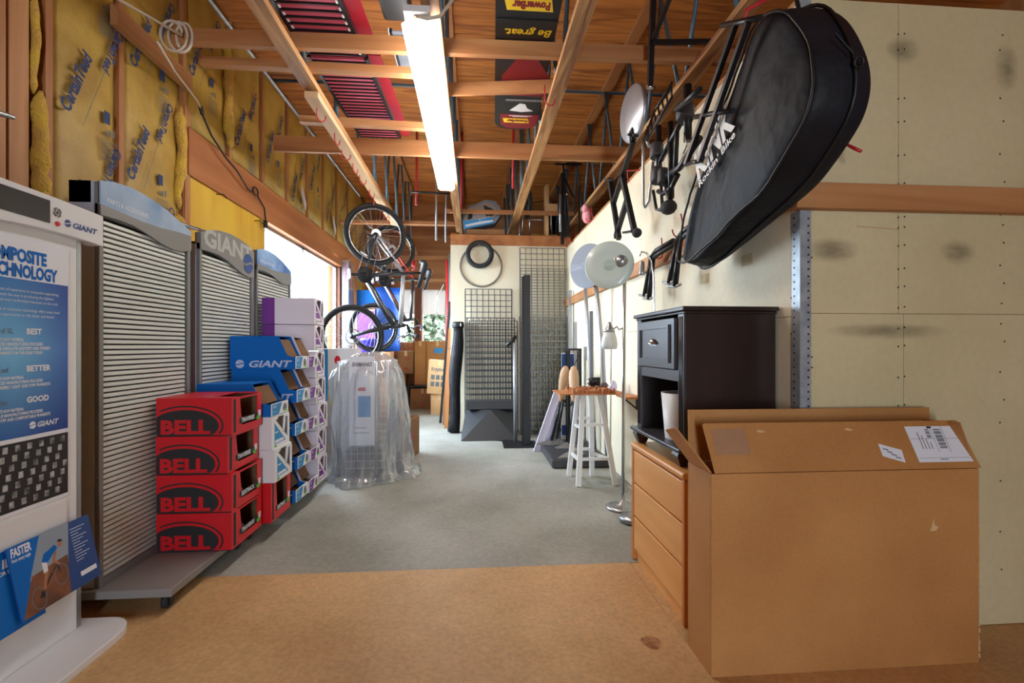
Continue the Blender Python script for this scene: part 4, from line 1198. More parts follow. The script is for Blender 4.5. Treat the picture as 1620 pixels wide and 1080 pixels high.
# --- bicycles hung by the rear wheel
def bicycle(name, label, hub, yaw, sc, c1, c2, c3, tilt):
    O = Vector(hub)
    fw = Vector((-math.sin(tilt), 0, -math.cos(tilt))); up = Vector((math.cos(tilt), 0, -math.sin(tilt)))
    R = Matrix.Rotation(yaw, 3, 'Z')
    fw, up = R @ fw, R @ up; sd = fw.cross(up).normalized()
    P = lambda a, b, s=0: O + (fw * a + up * b + sd * s) * sc
    t = thing(name, label, 'bicycle', tuple(P(0.5, 0)), 'bicycles hung from the joist hooks')
    Rw = 0.335

    def wheel(c, nsp):
        w = D.objects.new('wheel', None); COL.objects.link(w); w.parent = t; ORG[w.name] = ORG[t.name]
        MB().use(M_RUB).ring(c, sd, (Rw - 0.021) * sc, 0.021 * sc, 48, 10).build('tyre', parent=w)
        MB().use(M_BLKM).ring(c, sd, (Rw - 0.050) * sc, 0.011 * sc, 48, 6).use(M_CHR).ring(c, sd, (Rw - 0.062) * sc, 0.004 * sc, 48, 5).build('rim', parent=w)
        s = MB().use(M_STEEL)
        for i in range(nsp):
            a = 2 * PI * i / nsp; o = a + (0.6 if i % 4 < 2 else -0.6); q = 0.025 if i % 2 else -0.025
            d1 = fw * math.cos(a) + up * math.sin(a); d2 = fw * math.cos(o) + up * math.sin(o)
            s.cyl(Vector(c) + d2 * 0.022 * sc + sd * q * sc, Vector(c) + d1 * (Rw - 0.055) * sc, 0.0011 * sc, n=4, caps=False)
        s.build('spokes', parent=w, kind='stuff')
        MB().use(M_BLKM).lathe([(0.012 * sc, -0.055 * sc), (0.028 * sc, -0.03 * sc), (0.02 * sc, 0), (0.028 * sc, 0.03 * sc), (0.012 * sc, 0.055 * sc)], c, sd, 14).build('hub', parent=w)
        return w
    wheel(P(0, 0), 28); wf = wheel(P(1.12, 0), 28)
    MB().use(M_STEEL).ring(P(1.12, 0, 0.04), sd, 0.075 * sc, 0.006 * sc, 30, 4).build('brake_disc', parent=wf)
    T = lambda pts, r, m: MB().use(m).tube([P(*p) for p in pts], [q * sc for q in r] if isinstance(r, list) else r * sc, 10)
    fr = D.objects.new('frame', None); COL.objects.link(fr); fr.parent = t; ORG[fr.name] = ORG[t.name]
    T([(0.46, -0.02), (0.905, 0.40)], [0.030, 0.033], c1).build('down_tube', parent=fr)
    T([(0.34, 0.385), (0.60, 0.43), (0.885, 0.475)], [0.021, 0.024, 0.026], c2).build('top_tube', parent=fr)
    T([(0.46, -0.02), (0.30, 0.44)], 0.022, c1).build('seat_tube', parent=fr)
    T([(0.93, 0.365), (0.87, 0.52)], 0.026, c1).build('head_tube', parent=fr)
    for s in (-1, 1):
        T([(0.0, 0.0, 0.065 * s), (0.12, 0.0, 0.06 * s), (0.40, -0.02, 0.035 * s), (0.46, -0.02, 0.03 * s)], 0.010, c1).build('chain_stay', parent=fr)
        T([(0.0, 0.0, 0.065 * s), (0.16, 0.19, 0.055 * s), (0.31, 0.375, 0.022 * s)], 0.009, c3).build('seat_stay', parent=fr)
    T([(0.555, 0.07, 0.0235), (0.82, 0.32, 0.0265)], 0.006, c3).build('tube_stripe', parent=fr)
    fk = D.objects.new('fork', None); COL.objects.link(fk); fk.parent = t; ORG[fk.name] = ORG[t.name]
    for s in (-1, 1):
        T([(0.94, 0.34, 0.065 * s), (1.02, 0.17, 0.065 * s), (1.115, 0.0, 0.062 * s)], [0.021, 0.019, 0.014], M_BLACK).build('fork_leg', parent=fk)
    T([(0.935, 0.345, -0.08), (0.935, 0.345, 0.08)], 0.02, M_BLACK).build('fork_crown', parent=fk)
    T([(0.315, 0.40), (0.255, 0.57)], 0.0135, M_BLKM).build('seat_post', parent=t)
    s = MB().use(M_BLACK)
    prof = [(0.12, 0.57, 0.080), (0.15, 0.60, 0.082), (0.22, 0.60, 0.068), (0.30, 0.59, 0.034), (0.40, 0.585, 0.022), (0.42, 0.57, 0.014)]
    vs = []
    for a, b_, w in prof:
        for q in range(8):
            th = 2 * PI * q / 8
            vs.append(P(a, b_ + 0.026 * math.sin(th) * (1.7 if math.sin(th) < 0 and w > 0.05 else 1), w * math.cos(th)))
    fs = [tuple(range(8))[::-1], tuple(40 + q for q in range(8))]
    for i in range(5):
        for q in range(8):
            fs.append((i * 8 + q, i * 8 + (q + 1) % 8, (i + 1) * 8 + (q + 1) % 8, (i + 1) * 8 + q))
    s.add(vs, fs, True).build('saddle', parent=t)
    MB().use(M_REDB).tube([P(0.14, 0.46, -0.02), P(0.20, 0.47, -0.025), P(0.20, 0.47, 0.025), P(0.14, 0.46, 0.02), P(0.24, 0.49, 0.02), P(0.26, 0.47, 0.0)], 0.011 * sc, 7).build('rear_light', parent=t, label='red rear light and bracket')
    T([(0.87, 0.52), (0.865, 0.55), (0.94, 0.60)], 0.017, M_BLACK).build('stem', parent=t)
    T([(0.99, 0.585, -0.33), (0.965, 0.605, -0.16), (0.94, 0.60, 0), (0.965, 0.605, 0.16), (0.99, 0.585, 0.33)], 0.012, M_BLKM).build('handlebar', parent=t)
    for s in (-1, 1):
        T([(0.975, 0.60, 0.21 * s), (0.99, 0.585, 0.345 * s)], 0.021, M_RUB).build('grip', parent=t)
        T([(0.965, 0.60, 0.19 * s), (1.0, 0.57, 0.20 * s), (1.035, 0.565, 0.29 * s)], 0.006, M_CHR).build('brake_lever', parent=t)
    ck = D.objects.new('crankset', None); COL.objects.link(ck); ck.parent = t; ORG[ck.name] = ORG[t.name]
    b0 = P(0.46, -0.02, 0)
    for r, q in ((0.088, 0.045), (0.070, 0.052), (0.05, 0.058)):
        MB().use(M_BLKM).lathe([(r * sc, (q - 0.002) * sc), (r * sc, (q + 0.002) * sc), ((r - 0.034) * sc, (q + 0.002) * sc), ((r - 0.034) * sc, (q - 0.002) * sc)], b0, sd, 28, caps=False).build('chainring', parent=ck)
    MB().use(M_BLKM).lathe([(0.022 * sc, -0.06 * sc), (0.022 * sc, 0.07 * sc)], b0, sd, 12).build('bottom_bracket', parent=ck)
    for s, (da, db) in ((1, (0.055, -0.165)), (-1, (-0.055, 0.165))):
        T([(0.46, -0.02, 0.072 * s), (0.46 + da, -0.02 + db, 0.085 * s)], [0.021, 0.015], M_BLACK).build('crank_arm', parent=ck)
        q0 = (0.46 + da, -0.02 + db)
        pd = MB().use(M_CHR)
        pd.bar(P(q0[0] - 0.04, q0[1] - 0.012, 0.10 * s), P(q0[0] + 0.04, q0[1] + 0.012, 0.10 * s), 0.012 * sc, 0.02 * sc, sd).bar(P(q0[0] - 0.04, q0[1] - 0.012, 0.17 * s), P(q0[0] + 0.04, q0[1] + 0.012, 0.17 * s), 0.012 * sc, 0.02 * sc, sd)
        pd.bar(P(q0[0] - 0.04, q0[1] - 0.012, 0.10 * s), P(q0[0] - 0.04, q0[1] - 0.012, 0.17 * s), 0.012 * sc, 0.02 * sc, up).bar(P(q0[0] + 0.04, q0[1] + 0.012, 0.10 * s), P(q0[0] + 0.04, q0[1] + 0.012, 0.17 * s), 0.012 * sc, 0.02 * sc, up).bar(P(q0[0], q0[1], 0.08 * s), P(q0[0], q0[1], 0.17 * s), 0.012 * sc, 0.012 * sc, up)
        pd.build('pedal', parent=ck)
    cas = MB().use(M_STEEL)
    for i, r in enumerate((0.052, 0.046, 0.04, 0.034, 0.028)):
        cas.lathe([(r * sc, (0.030 + i * 0.005) * sc), (r * sc, (0.032 + i * 0.005) * sc)], P(0, 0), sd, 20)
    cas.build('cassette', parent=t)
    ch = MB().use(M_PRINT)
    for s1, s2 in (((0.0, 0.05), (0.46, 0.05)), ((0.03, -0.075), (0.46, -0.095))):
        ch.tube([P(s1[0], s1[1], 0.047), P(s2[0], s2[1], 0.047)], 0.004 * sc, 5)
    ch.build('chain', parent=t)
    MB().use(M_BLKM).tube([P(0.0, -0.015, 0.07), P(0.05, -0.045, 0.065), P(0.055, -0.09, 0.06)], [0.012 * sc, 0.014 * sc, 0.012 * sc], 8).build('rear_derailleur', parent=t)
    MB().use(M_PAPER).bar(P(0.23, -0.11, 0.012), P(0.25, -0.04, 0.012), 0.006 * sc, 0.03 * sc, sd).build('spoke_reflector', parent=t, label='white spoke reflector')
    cb = MB().use(M_CABLEB)
    for s in (-1, 1):
        cb.tube([P(0.97, 0.60, 0.17 * s), P(1.10, 0.62, 0.12 * s), P(1.10, 0.53, 0.05 * s), P(0.96, 0.44, 0.03 * s)], 0.003 * sc, 5)
    cb.build('cable', parent=t, kind='stuff')
    return t


c_gr = mat('frame_charcoal', srgb(44, 44, 48), 0.3, coat=0.5); c_wh = mat('frame_silver', srgb(196, 198, 204), 0.25, metal=0.5); c_rd = mat('frame_red', srgb(206, 60, 52), 0.3)
bicycle('bicycle', 'charcoal and silver bicycle hanging nose down by its rear wheel beside the window', (-1.083, 5.40, 2.335), math.radians(25), 1.03, c_gr, c_wh, c_wh, math.radians(12.6))
bicycle('bicycle', 'second bicycle with orange red frame stripes hanging behind the charcoal bicycle', (-1.05, 6.25, 2.345), math.radians(25), 0.92, c_gr, c_gr, c_rd, math.radians(12.6))

# red vinyl hooks: one mesh, copies
def hook_mesh():
    pts = [(0, 0, 0.05), (0, 0, 0), (0, 0, -0.03)] + [(0.035 - 0.035 * math.cos(a), 0, -0.045 - 0.035 * math.sin(a)) for a in [PI * i / 8 for i in range(9)]] + [(0.07, 0, -0.03)]
    return MB().use(M_REDB).tube(pts, 0.0045, 6)


hk = hook_mesh().build('red_hook')
tag(hk, 'first red vinyl hook from the near end of the pale strip under the joist', 'hook', 'red hooks in a row under the first joist')
HO = hk.location.copy()
for i, (x, y) in enumerate(((-1.05, 3.40), (-1.05, 3.79), (-1.06, 4.09), (-1.06, 4.40), (-1.06, 4.69), (-1.06, 5.10), (-1.09, 5.36), (-1.06, 5.88), (-1.07, 6.20), (-1.07, 6.60))):
    loc = Vector((x, y, 2.725 - 0.08)); rot = (0, 0, (0.9, 1.3, 0.4, 1.2, 0.8, 1.0, 1.57, 0.6, 1.57, 0.8)[i])
    o = hk if i == 0 else copy_tree(hk)
    o['label'] = ('first', 'second', 'third', 'fourth', 'fifth', 'sixth', 'seventh', 'eighth', 'ninth', 'tenth')[i] + ' red vinyl hook from the near end of the pale strip under the joist'
    o.location = loc; o.rotation_euler = rot
o = copy_tree(hk, (0.50, 3.16, 2.74 - 0.045), 'red vinyl hook on the joist beside the snack signboard', (0, 0, 0.3)); o['group'] = 'red hooks elsewhere'
WALLH = [((1.20, 5.9, 2.40), 'red hook on the top edge of the cream partition nearest the end wall'), ((1.20, 4.9, 2.39), 'red hook on the top edge of the cream partition below the pink cloth'),
         ((1.20, 3.75, 2.39), 'red hook on the partition top behind the folded stool'), ((1.19, 2.62, 2.36), 'red hook holding the bike carrier on the partition'),
         ((1.18, 3.93, 1.66), 'red hook on the pale rail by the round grey sign, nearer the floor lamp'), ((1.18, 4.25, 1.655), 'red hook on the pale rail by the round grey sign, nearer the end wall'),
         ((1.17, 2.97, 1.655), 'red hook on the pale rail holding the folded black repair stands'), ((1.17, 2.66, 1.72), 'red hook above the black bag tip holding a repair stand')]
for i, (p, lb) in enumerate(WALLH):
    o = copy_tree(hk, p, lb, (0, (-0.3, 0.2, 0.1, 0.2)[i % 4], PI + (0.2, -0.4, 0.3, 0.1)[i % 4])); o['group'] = 'red hooks on the cream partition'
t = tag(MB().use(M_REDB).tube([(1.36, 1.735, 1.84), (1.365, 1.66, 1.84), (1.372, 1.64, 1.82), (1.385, 1.62, 1.80)], 0.006, 6).build('red_hook'), 'red hook sticking out of the cream wall under the black bag', 'hook', 'red hooks on the cream partition')

# --- cartons and stock towards the back
def carton(x0, x1, y0, y1, z0, z1, label, m=None, name='carton', rz=0, marks=None, group='closed cartons at the back', topflap=True):
    m = m or M_CARD2
    t = thing(name, label, 'box', ((x0 + x1) / 2, (y0 + y1) / 2, z0), group)
    b = MB().use(m).box(x0, x1, y0, y1, z0, z1 - 0.003)
    b.build('body', parent=t)
    f = MB().use(m)
    ym = (y0 + y1) / 2
    f.box(x0, x1, y0, ym - 0.002, z1 - 0.0028, z1).box(x0, x1, ym + 0.002, y1, z1 - 0.0028, z1)
    f.build('top_flap', parent=t)
    MB().use(M_CARDE).box((x0 + x1) / 2 - 0.025, (x0 + x1) / 2 + 0.025, y0 - 0.0008, y0 - 0.0001, z1 - 0.09, z1).build('tape_strip', parent=t)
    if marks:
        k = MB()
        marks(k, x0, x1, y0, z0, z1)
        k.build('box_print', parent=t)
    if rz: t.rotation_euler = (0, 0, rz)
    return t


def mk_round(k, x0, x1, y, z0, z1):
    k.use(M_CYAN).prism(ell((x0 + x1) / 2 + 0.02, z0 + 0.42 * (z1 - z0), 0.055, 0.055, 20), (0, y - 0.0003, 0), X, Z, 0.0004)
    k.box((x0 + x1) / 2 - 0.06, (x0 + x1) / 2 + 0.10, y - 0.0007, y - 0.0003, z0 + 0.72 * (z1 - z0), z0 + 0.84 * (z1 - z0))


def mk_knog(k, x0, x1, y, z0, z1):
    k.use(M_INKG).text('Kryptos', (x0 + 0.05, y - 0.0004, z0 + 0.68 * (z1 - z0)), X, Z, h=0.06, w=0.2, bold=0.03)
    for i in range(6):
        k.box(x0 + 0.05 + 0.08 * (i % 3), x0 + 0.11 + 0.08 * (i % 3), y - 0.0007, y - 0.0003, z0 + (0.22 if i < 3 else 0.42) * (z1 - z0), z0 + (0.36 if i < 3 else 0.56) * (z1 - z0))


def mk_red(k, x0, x1, y, z0, z1):
    k.use(M_REDB).box((x0 + x1) / 2 - 0.03, (x0 + x1) / 2 + 0.04, y - 0.0007, y - 0.0003, z0 + 0.2 * (z1 - z0), z0 + 0.28 * (z1 - z0))
    k.text('UP', ((x0 + x1) / 2, y - 0.0004, z0 + 0.6 * (z1 - z0)), X, Z, h=0.05)


carton(-1.46, -1.19, 8.62, 8.95, 0, 0.37, 'plain brown carton on the floor beside the low black bench')
carton(-1.40, -1.22, 8.70, 8.95, 0.372, 0.60, 'small brown carton on top of the plain floor carton')
carton(-1.12, -0.70, 8.58, 8.90, 0, 0.36, 'wide brown carton on the floor under the low black bench', M_CARD2, marks=mk_red)
t = thing('low_bench', 'low black bench over the wide floor carton holding tall flat cartons', 'bench', (-0.82, 8.75, 0))
MB().use(M_BLKM).box(-1.16, -0.45, 8.55, 8.95, 0.385, 0.415).build('top', parent=t)
lg = None
for (x, y) in ((-1.15, 8.56), (-0.46, 8.56), (-1.15, 8.94), (-0.46, 8.94)):
    MB().use(M_BLKM).box(x - 0.012, x + 0.012, y - 0.012, y + 0.012, 0, 0.385).build('leg', parent=t)
carton(-1.06, -0.86, 8.70, 8.92, 0.416, 1.20, 'tall narrow flat carton on the low bench beside the jamb', M_CARD)
carton(-0.85, -0.46, 8.68, 8.92, 0.416, 1.20, 'tall flat carton with round blue mark under the back window', M_CARD, marks=mk_round)
carton(-1.36, -1.08, 8.72, 8.95, 0.61, 1.02, 'brown carton with red arrow mark under the dim window', M_CARD2, marks=mk_red)
carton(-0.70, -0.42, 7.85, 8.15, 0, 0.33, 'pale carton on the floor beneath the tilted blue printed carton', M_CARD3)
tc = carton(-0.76, -0.40, 7.80, 8.10, 0.336, 0.88, 'pale carton with faded blue print leaning askew on a smaller carton', M_CARD3, marks=mk_knog)
tc.rotation_euler = (0, math.radians(4), 0)
carton(-1.50, -1.27, 7.45, 7.75, 0.62, 1.02, 'brown carton on a stack behind the wrapped rack', M_CARD2)
carton(-1.52, -1.25, 7.42, 7.78, 0, 0.618, 'tall carton under the stack behind the wrapped rack', M_CARD)
tag(MB().use(mat('violet_plastic_bin', srgb(60, 50, 180), 0.4)).lathe([(0.09, 0), (0.115, 0.2), (0.125, 0.2), (0.125, 0.23), (0.112, 0.23)], (-1.47, 6.9, 0.98), n=20, caps=True).build('plastic_bin'),
    'deep violet plastic bin peeping over the wrapped rack', 'bin')
tag(MB().use(M_CARD2).box(-1.62, -1.32, 6.75, 7.05, 0, 0.49).box(-1.62, -1.32, 6.75, 7.05, 0.493, 0.978).build('stock_crate'), 'brown crate stack under the violet bin behind the wrapped rack', 'box')
t = thing('dotted_carton', 'tall white carton with cyan edge and red dot behind the wrapped rack', 'box', (-1.30, 5.05, 0))
MB().use(M_CARDW).box(-1.40, -1.145, 4.74, 4.98, 0.002, 1.075).build('body', parent=t)
MB().use(M_CYAN).box(-1.49, -1.4005, 4.74, 4.98, 0.002, 1.075).build('cyan_edge', parent=t, label='cyan printed edge')
MB().use(M_CARDW).box(-1.49, -1.145, 4.74, 4.98, 1.0755, 1.08).build('top_flap', parent=t)
MB().use(M_RED).prism(ell(-1.31, 0.97, 0.028, 0.042, 20), (0, 4.7397, 0), X, Z, 0.0004).build('red_dot', parent=t)
# open carton with red letters, board sticking out
O = Vector((-0.665, 4.56, 0.0)); u = Vector((0.10, 0.5, 0)).normalized(); v = Vector((-0.98, 0.20, 0)).normalized()
t = thing('open_carton', 'open brown carton with red letters beside the wrapped rack', 'box', tuple(O))
W_, L_, H_ = 0.34, 0.50, 0.385
b = MB().use(M_CARD2)
b.slope_box(O, u, v, Z, L_, 0.004, H_).slope_box(O + v * (W_ - 0.004), u, v, Z, L_, 0.004, H_).slope_box(O + v * 0.004, u, v, Z, 0.004, W_ - 0.008, H_).slope_box(O + u * (L_ - 0.004) + v * 0.004, u, v, Z, 0.004, W_ - 0.008, H_).slope_box(O + Z * 0.001 + u * .004 + v * .004, u, v, Z, L_ - 0.008, W_ - 0.008, 0.004)
b.build('body', parent=t)
MB().use(M_REDB).text('HE', O + u * 0.2 - v * 0.0004 + Z * 0.17, u, Z, h=0.07, bold=0.04).build('box_print', parent=t)
k = MB().use(M_PAPER).slope_box(O + v * 0.02 - u * 0.0008 + Z * 0.12, v, Z, -u, 0.10, 0.17, 0.0006)
k.use(M_PRINTB).slope_box(O + v * 0.05 - u * 0.0016 + Z * 0.15, v, Z, -u, 0.035, 0.035, 0.0004)
k.build('address_label', parent=t)
t = thing('short_board', 'dark tapered board with pale emblem standing in the open carton', 'board', (-0.76, 4.72, 0.01))
MB().use(M_IRONB).prism([(-0.07, 0), (0.06, 0), (0.055, 0.3), (0.02, 0.52), (-0.03, 0.60), (-0.065, 0.56), (-0.08, 0.3)], (-0.76, 4.73, 0.008), Vector((0.9, 0.4, 0)).normalized(), Z, 0.012).build('body', parent=t)
MB().use(M_PAPER).ring((-0.772, 4.712, 0.42), (0.4, -0.9, 0), 0.022, 0.004, 16, 4).build('emblem', parent=t)

# hanging stock at the back: ribbon bag, blue tarpaulin, purple panel, folded cloth
t = thing('ribbon_bag', 'clear hanging bag of purple and red ribbons on the window jamb', 'bag', (-1.90, 7.42, 1.1))
b = MB()
rnd = random.Random(4)
for i in range(46):
    y = 7.30 + rnd.random() * 0.26; x = -1.93 + rnd.random() * 0.06
    mm = (M_PURP, M_REDB, M_PRINT, M_PAPER, mat('pink_ribbon', srgb(196, 90, 140), 0.4))[i % 5]
    b.use(mm).tube([(x, y, 2.34), (x + rnd.uniform(-.02, .02), y + rnd.uniform(-.02, .02), 1.8), (x, y + rnd.uniform(-.03, .03), 1.12)], 0.0035, 4, caps=False)
b.build('ribbons', parent=t, kind='stuff')
MB().use(M_BAGF).box(-1.95, -1.85, 7.28, 7.58, 1.08, 2.38).build('clear_cover', parent=t)
MB().use(M_CHR).tube([(-1.98, 7.42, 2.42), (-1.90, 7.42, 2.42), (-1.86, 7.40, 2.40)], 0.006, 6).build('hanger', parent=t)


def cloth(name, x0, x1, y, z0, z1, m, label, cat, amp=0.03, fr=14):
    vs = []; n = 26; k = 8
    for i in range(k + 1):
        zz = z0 + (z1 - z0) * i / k
        for j in range(n + 1):
            xx = x0 + (x1 - x0) * j / n
            vs.append((xx, y + amp * math.sin(xx * fr) + 0.02 * mnoise.noise((xx * 4, zz * 3, 1)), zz))
    fs = [(i * (n + 1) + j, i * (n + 1) + j + 1, (i + 1) * (n + 1) + j + 1, (i + 1) * (n + 1) + j) for i in range(k) for j in range(n)]
    ob = MB().use(m).add(vs, fs, True).build(name)
    s = ob.modifiers.new('t', 'SOLIDIFY'); s.thickness = 0.004
    return tag(ob, label, cat)


cloth('blue_tarpaulin', -1.52, -1.15, 7.6, 1.03, 2.02, mat('tarpaulin_blue', srgb(20, 70, 150), 0.5), 'blue tarpaulin hanging behind the bicycles', 'tarpaulin')
tag(MB().use(M_BLUE).box(-1.82, -1.55, 7.63, 7.88, 1.7185, 1.98).build('blue_crate', bevel=0.01), 'blue crate on the board above the purple panel', 'crate')
t = thing('back_shelf', 'timber shelf behind the bicycles carrying the blue crate', 'shelf', (-1.70, 7.7, 0))
MB().use(M_LUM['X']).box(-1.98, -1.53, 7.62, 7.9, 1.69, 1.718).build('board', parent=t)
for x in (-1.97, -1.57):
    MB().use(M_LUM['Z']).box(x, x + 0.03, 7.80, 7.84, 0, 1.69).build('post', parent=t)
t = thing('purple_panel', 'purple panel in a pale frame standing behind the front wheel', 'panel', (-1.62, 7.4, 0.4))
MB().use(M_PURP).box(-1.76, -1.50, 7.40, 7.41, 0.004, 1.64).build('sheet', parent=t)
MB().use(M_CARDE).box(-1.78, -1.76, 7.395, 7.415, 0.004, 1.66).box(-1.76, -1.50, 7.395, 7.415, 1.64, 1.66).build('frame', parent=t)

# --- end wall: tyre, rim, grids, pyramid stand, pole bag, leaning boards
tag(MB().use(M_RUB).ring((0.073, YE - 0.061, 2.31), Y, 0.155, 0.032, 48, 12).build('spare_tyre'), 'small thick black tyre hung on the cream end wall', 'tyre')
t = thing('bare_rim', 'large thin grey tyre hung behind the small tyre on the end wall', 'tyre', (0.09, YE - 0.02, 1.88))
MB().use(mat('grey_tyre', srgb(120, 112, 102), 0.6)).ring((0.092, YE - 0.014, 2.165), Y, 0.272, 0.012, 56, 8).build('tread', parent=t)
MB().use(M_LUM['Y']).cyl((0.073, YE - 0.09, 2.434), (0.073, YE - 0.001, 2.434), 0.006, n=8).build('peg', parent=t)


def wire_grid(x0, y, z0, w, h, lean, m, label, group, cell=0.0762, r=0.0042):
    """welded grid panel leaning back to the wall"""
    t = thing('wire_grid', label, 'wire grid', (x0, y, z0), group)
    u = X; v = Vector((0, lean, h)).normalized(); O = Vector((x0, y, z0))
    nv = int(round(w / cell)); nh = int(round(h / cell))
    a = None
    for i in range(nv + 1):
        rr = r * 1.5 if i in (0, nv) else r
        if i == 0 or i == 1:
            a = MB().use(m).bar(O + u * (w * i / nv), O + u * (w * i / nv) + v * h, rr * 2, rr * 2).build('wire', parent=t)
        elif i == nv:
            MB().use(m).bar(O + u * w, O + u * w + v * h, r * 3, r * 3).build('wire', parent=t)
        else:
            sub(a, t, tuple(u * (w * (i - 1) / nv)))
    c = None
    for i in range(nh + 1):
        off = v * (h * i / nh) + Vector((0, -r * 1.7, 0))
        if c is None:
            c = MB().use(m).bar(O + off, O + off + u * w, r * 2, r * 2).build('wire', parent=t); o0 = off
        else:
            sub(c, t, tuple(off - o0))
    return t


M_WIRC = mat('chrome_wire', srgb(128, 126, 120), 0.3, metal=0.7)
M_WIRB = mat('black_wire', srgb(38, 38, 42), 0.4)
GB = 'black wire grids leaning on the end wall'
wire_grid(-0.115, 6.22, 0.03, 0.61, 1.83, 0.12, M_WIRB, 'taller black wire grid leaning on the cream end wall', GB)
wire_grid(-0.09, 6.10, 0.03, 0.61, 1.44, 0.10, M_WIRB, 'shorter black wire grid in front of the taller black one', GB)
wire_grid(-0.06, 6.02, 0.03, 0.61, 1.40, 0.10, M_WIRB, 'black wire grid nearest the black pyramid stand', GB)
GC = 'chrome wire grids leaning on the end wall'
wire_grid(0.605, 6.24, 0.01, 0.60, 2.40, 0.10, M_WIRC, 'tallest chrome wire grid reaching the timber plate', GC)
wire_grid(0.60, 6.14, 0.01, 0.60, 2.11, 0.10, M_WIRC, 'second tallest chrome wire grid on the end wall', GC)
wire_grid(0.585, 6.06, 0.01, 0.61, 1.48, 0.10, M_WIRC, 'chrome wire grid reaching half way up, frontmost but one', GC)
wire_grid(0.612, 6.02, 0.01, 0.61, 1.46, 0.10, M_WIRC, 'chrome wire grid set a little over to the corner side', GC)
wire_grid(0.57, 5.94, 0.01, 0.61, 1.47, 0.10, M_WIRC, 'frontmost chrome wire grid behind the black post', GC)
tag(MB().use(M_SILV).box(1.175, 1.215, 5.90, 5.95, 0.005, 1.80).build('grey_upright'), 'flat grey upright in the corner beside the chrome grids', 'post')
t = thing('grid_basket', 'small silver wire grid with hooked feet in the corner', 'wire grid', (1.02, 5.72, 0.01))
for i in range(6):
    MB().use(M_WIRC).bar((0.98 + 0.04 * i, 5.70, 0.01), (0.98 + 0.04 * i, 5.78, 0.80), 0.005, 0.005).build('wire', parent=t)
for i in range(11):
    MB().use(M_WIRC).bar((0.98, 5.695 + 0.008 * i, 0.01 + 0.078 * i), (1.18, 5.695 + 0.008 * i, 0.01 + 0.078 * i), 0.005, 0.005).build('wire', parent=t)
# black pyramid stand
t = thing('pyramid_stand', 'black pyramid shaped display base propped under the black grids', 'display base', (0.19, 5.9, 0))
y0 = 5.86
MB().use(M_IRONB).box(-0.10, 0.50, y0, y0 + 0.09, 0.335, 0.445).build('rim_band', parent=t, bevel=0.004)
p = MB().use(mat('black_sheet_face', srgb(40, 43, 48), 0.45))
A = (-0.155, y0 - 0.10, 0.004); B = (0.52, y0 - 0.10, 0.004); C = (0.50, y0 + 0.13, 0.334); Dd = (-0.10, y0 + 0.13, 0.334); E_ = (0.20, y0 - 0.06, 0.334); A2 = (-0.155, y0 + 0.08, 0.004); B2 = (0.52, y0 + 0.08, 0.004); E2 = (0.2, y0 - 0.02, 0.33)
F1 = (-0.15, y0 - 0.26, 0.004); F2 = (0.50, y0 - 0.26, 0.004)
p.add([F1, F2, E_, Dd, C, A2, B2], [(0, 1, 2), (0, 2, 3), (1, 4, 2), (0, 3, 5), (1, 6, 4), (3, 2, 4), (0, 5, 6, 1)])
p.build('faceted_body', parent=t)
# long black bag
t = thing('pole_bag', 'long slim black nylon bag standing against the end wall', 'bag', (-0.24, 6.2, 0))
b = MB().use(M_CLOTH)
pts = []; R = []
for i in range(15):
    a = i / 14
    pts.append((-0.262 + 0.052 * a + 0.012 * math.sin(a * 9), 6.18 + 0.10 * a, 0.01 + 1.35 * a)); R.append(0.078 - 0.010 * math.sin(a * 7) - 0.012 * a)
b.tube(pts, R, 14).build('body', parent=t)
MB().use(M_CLOTHE).lathe([(0.070, 0), (0.076, 0.01), (0.074, 0.06), (0.066, 0.075)], (-0.207, 6.28, 1.345), n=16).build('collar', parent=t)
MB().use(M_PAPER).box(-0.18, -0.165, 6.206, 6.2085, 1.36, 1.40).build('cord_toggle', parent=t)
for k, (x, y, w, th, h, m, lb) in enumerate(((-0.40, 6.50, 0.05, 0.02, 1.05, M_LUM['Z'], 'pale board edge leaning beside the long black bag'), (-0.44, 6.80, 0.035, 0.03, 1.35, M_LUMD['Z'], 'narrow brown lath leaning behind the pale board'))):
    b = MB().use(m).slope_box((x, y, 0.004), X, Y, (0.04 + .02 * k, 0.0, 1), w, 0.25 if k == 0 else th, h)
    tag(b.build('leaning_board'), lb, 'board', 'boards leaning on the partition corner')
tag(MB().use(M_BLKM).slope_box((-0.50, 6.95, 0.004), X, Y, (0.08, 0.0, 1), 0.035, 0.04, 1.75).build('leaning_pole'), 'black square pole leaning at the partition corner', 'pole')
for k, (x, m, h, lb) in enumerate(((-0.42, M_REDB, 2.1, 'red ribbed pole hanging at the partition corner'), (-0.38, M_SILV, 2.2, 'silver pole hanging at the partition corner'))):
    b = MB().use(m).tube([(x, 7.3, 0.9), (x + 0.02, 7.3, 1.6), (x + 0.01, 7.3, 0.9 + h - 0.6)], 0.018, 8)
    tag(b.build('hanging_pole'), lb, 'pole', 'poles hanging at the partition corner')
t = tag(MB().use(M_CHR).tube([(-0.44, 7.0, 2.0), (-0.52, 7.0, 1.85), (-0.56, 7.0, 1.62), (-0.50, 7.0, 1.56), (-0.40, 7.0, 1.55), (-0.313, 7.0, 1.55)], 0.010, 8).build('bent_tube'), 'bent chrome tube hooked at the partition corner', 'tube')


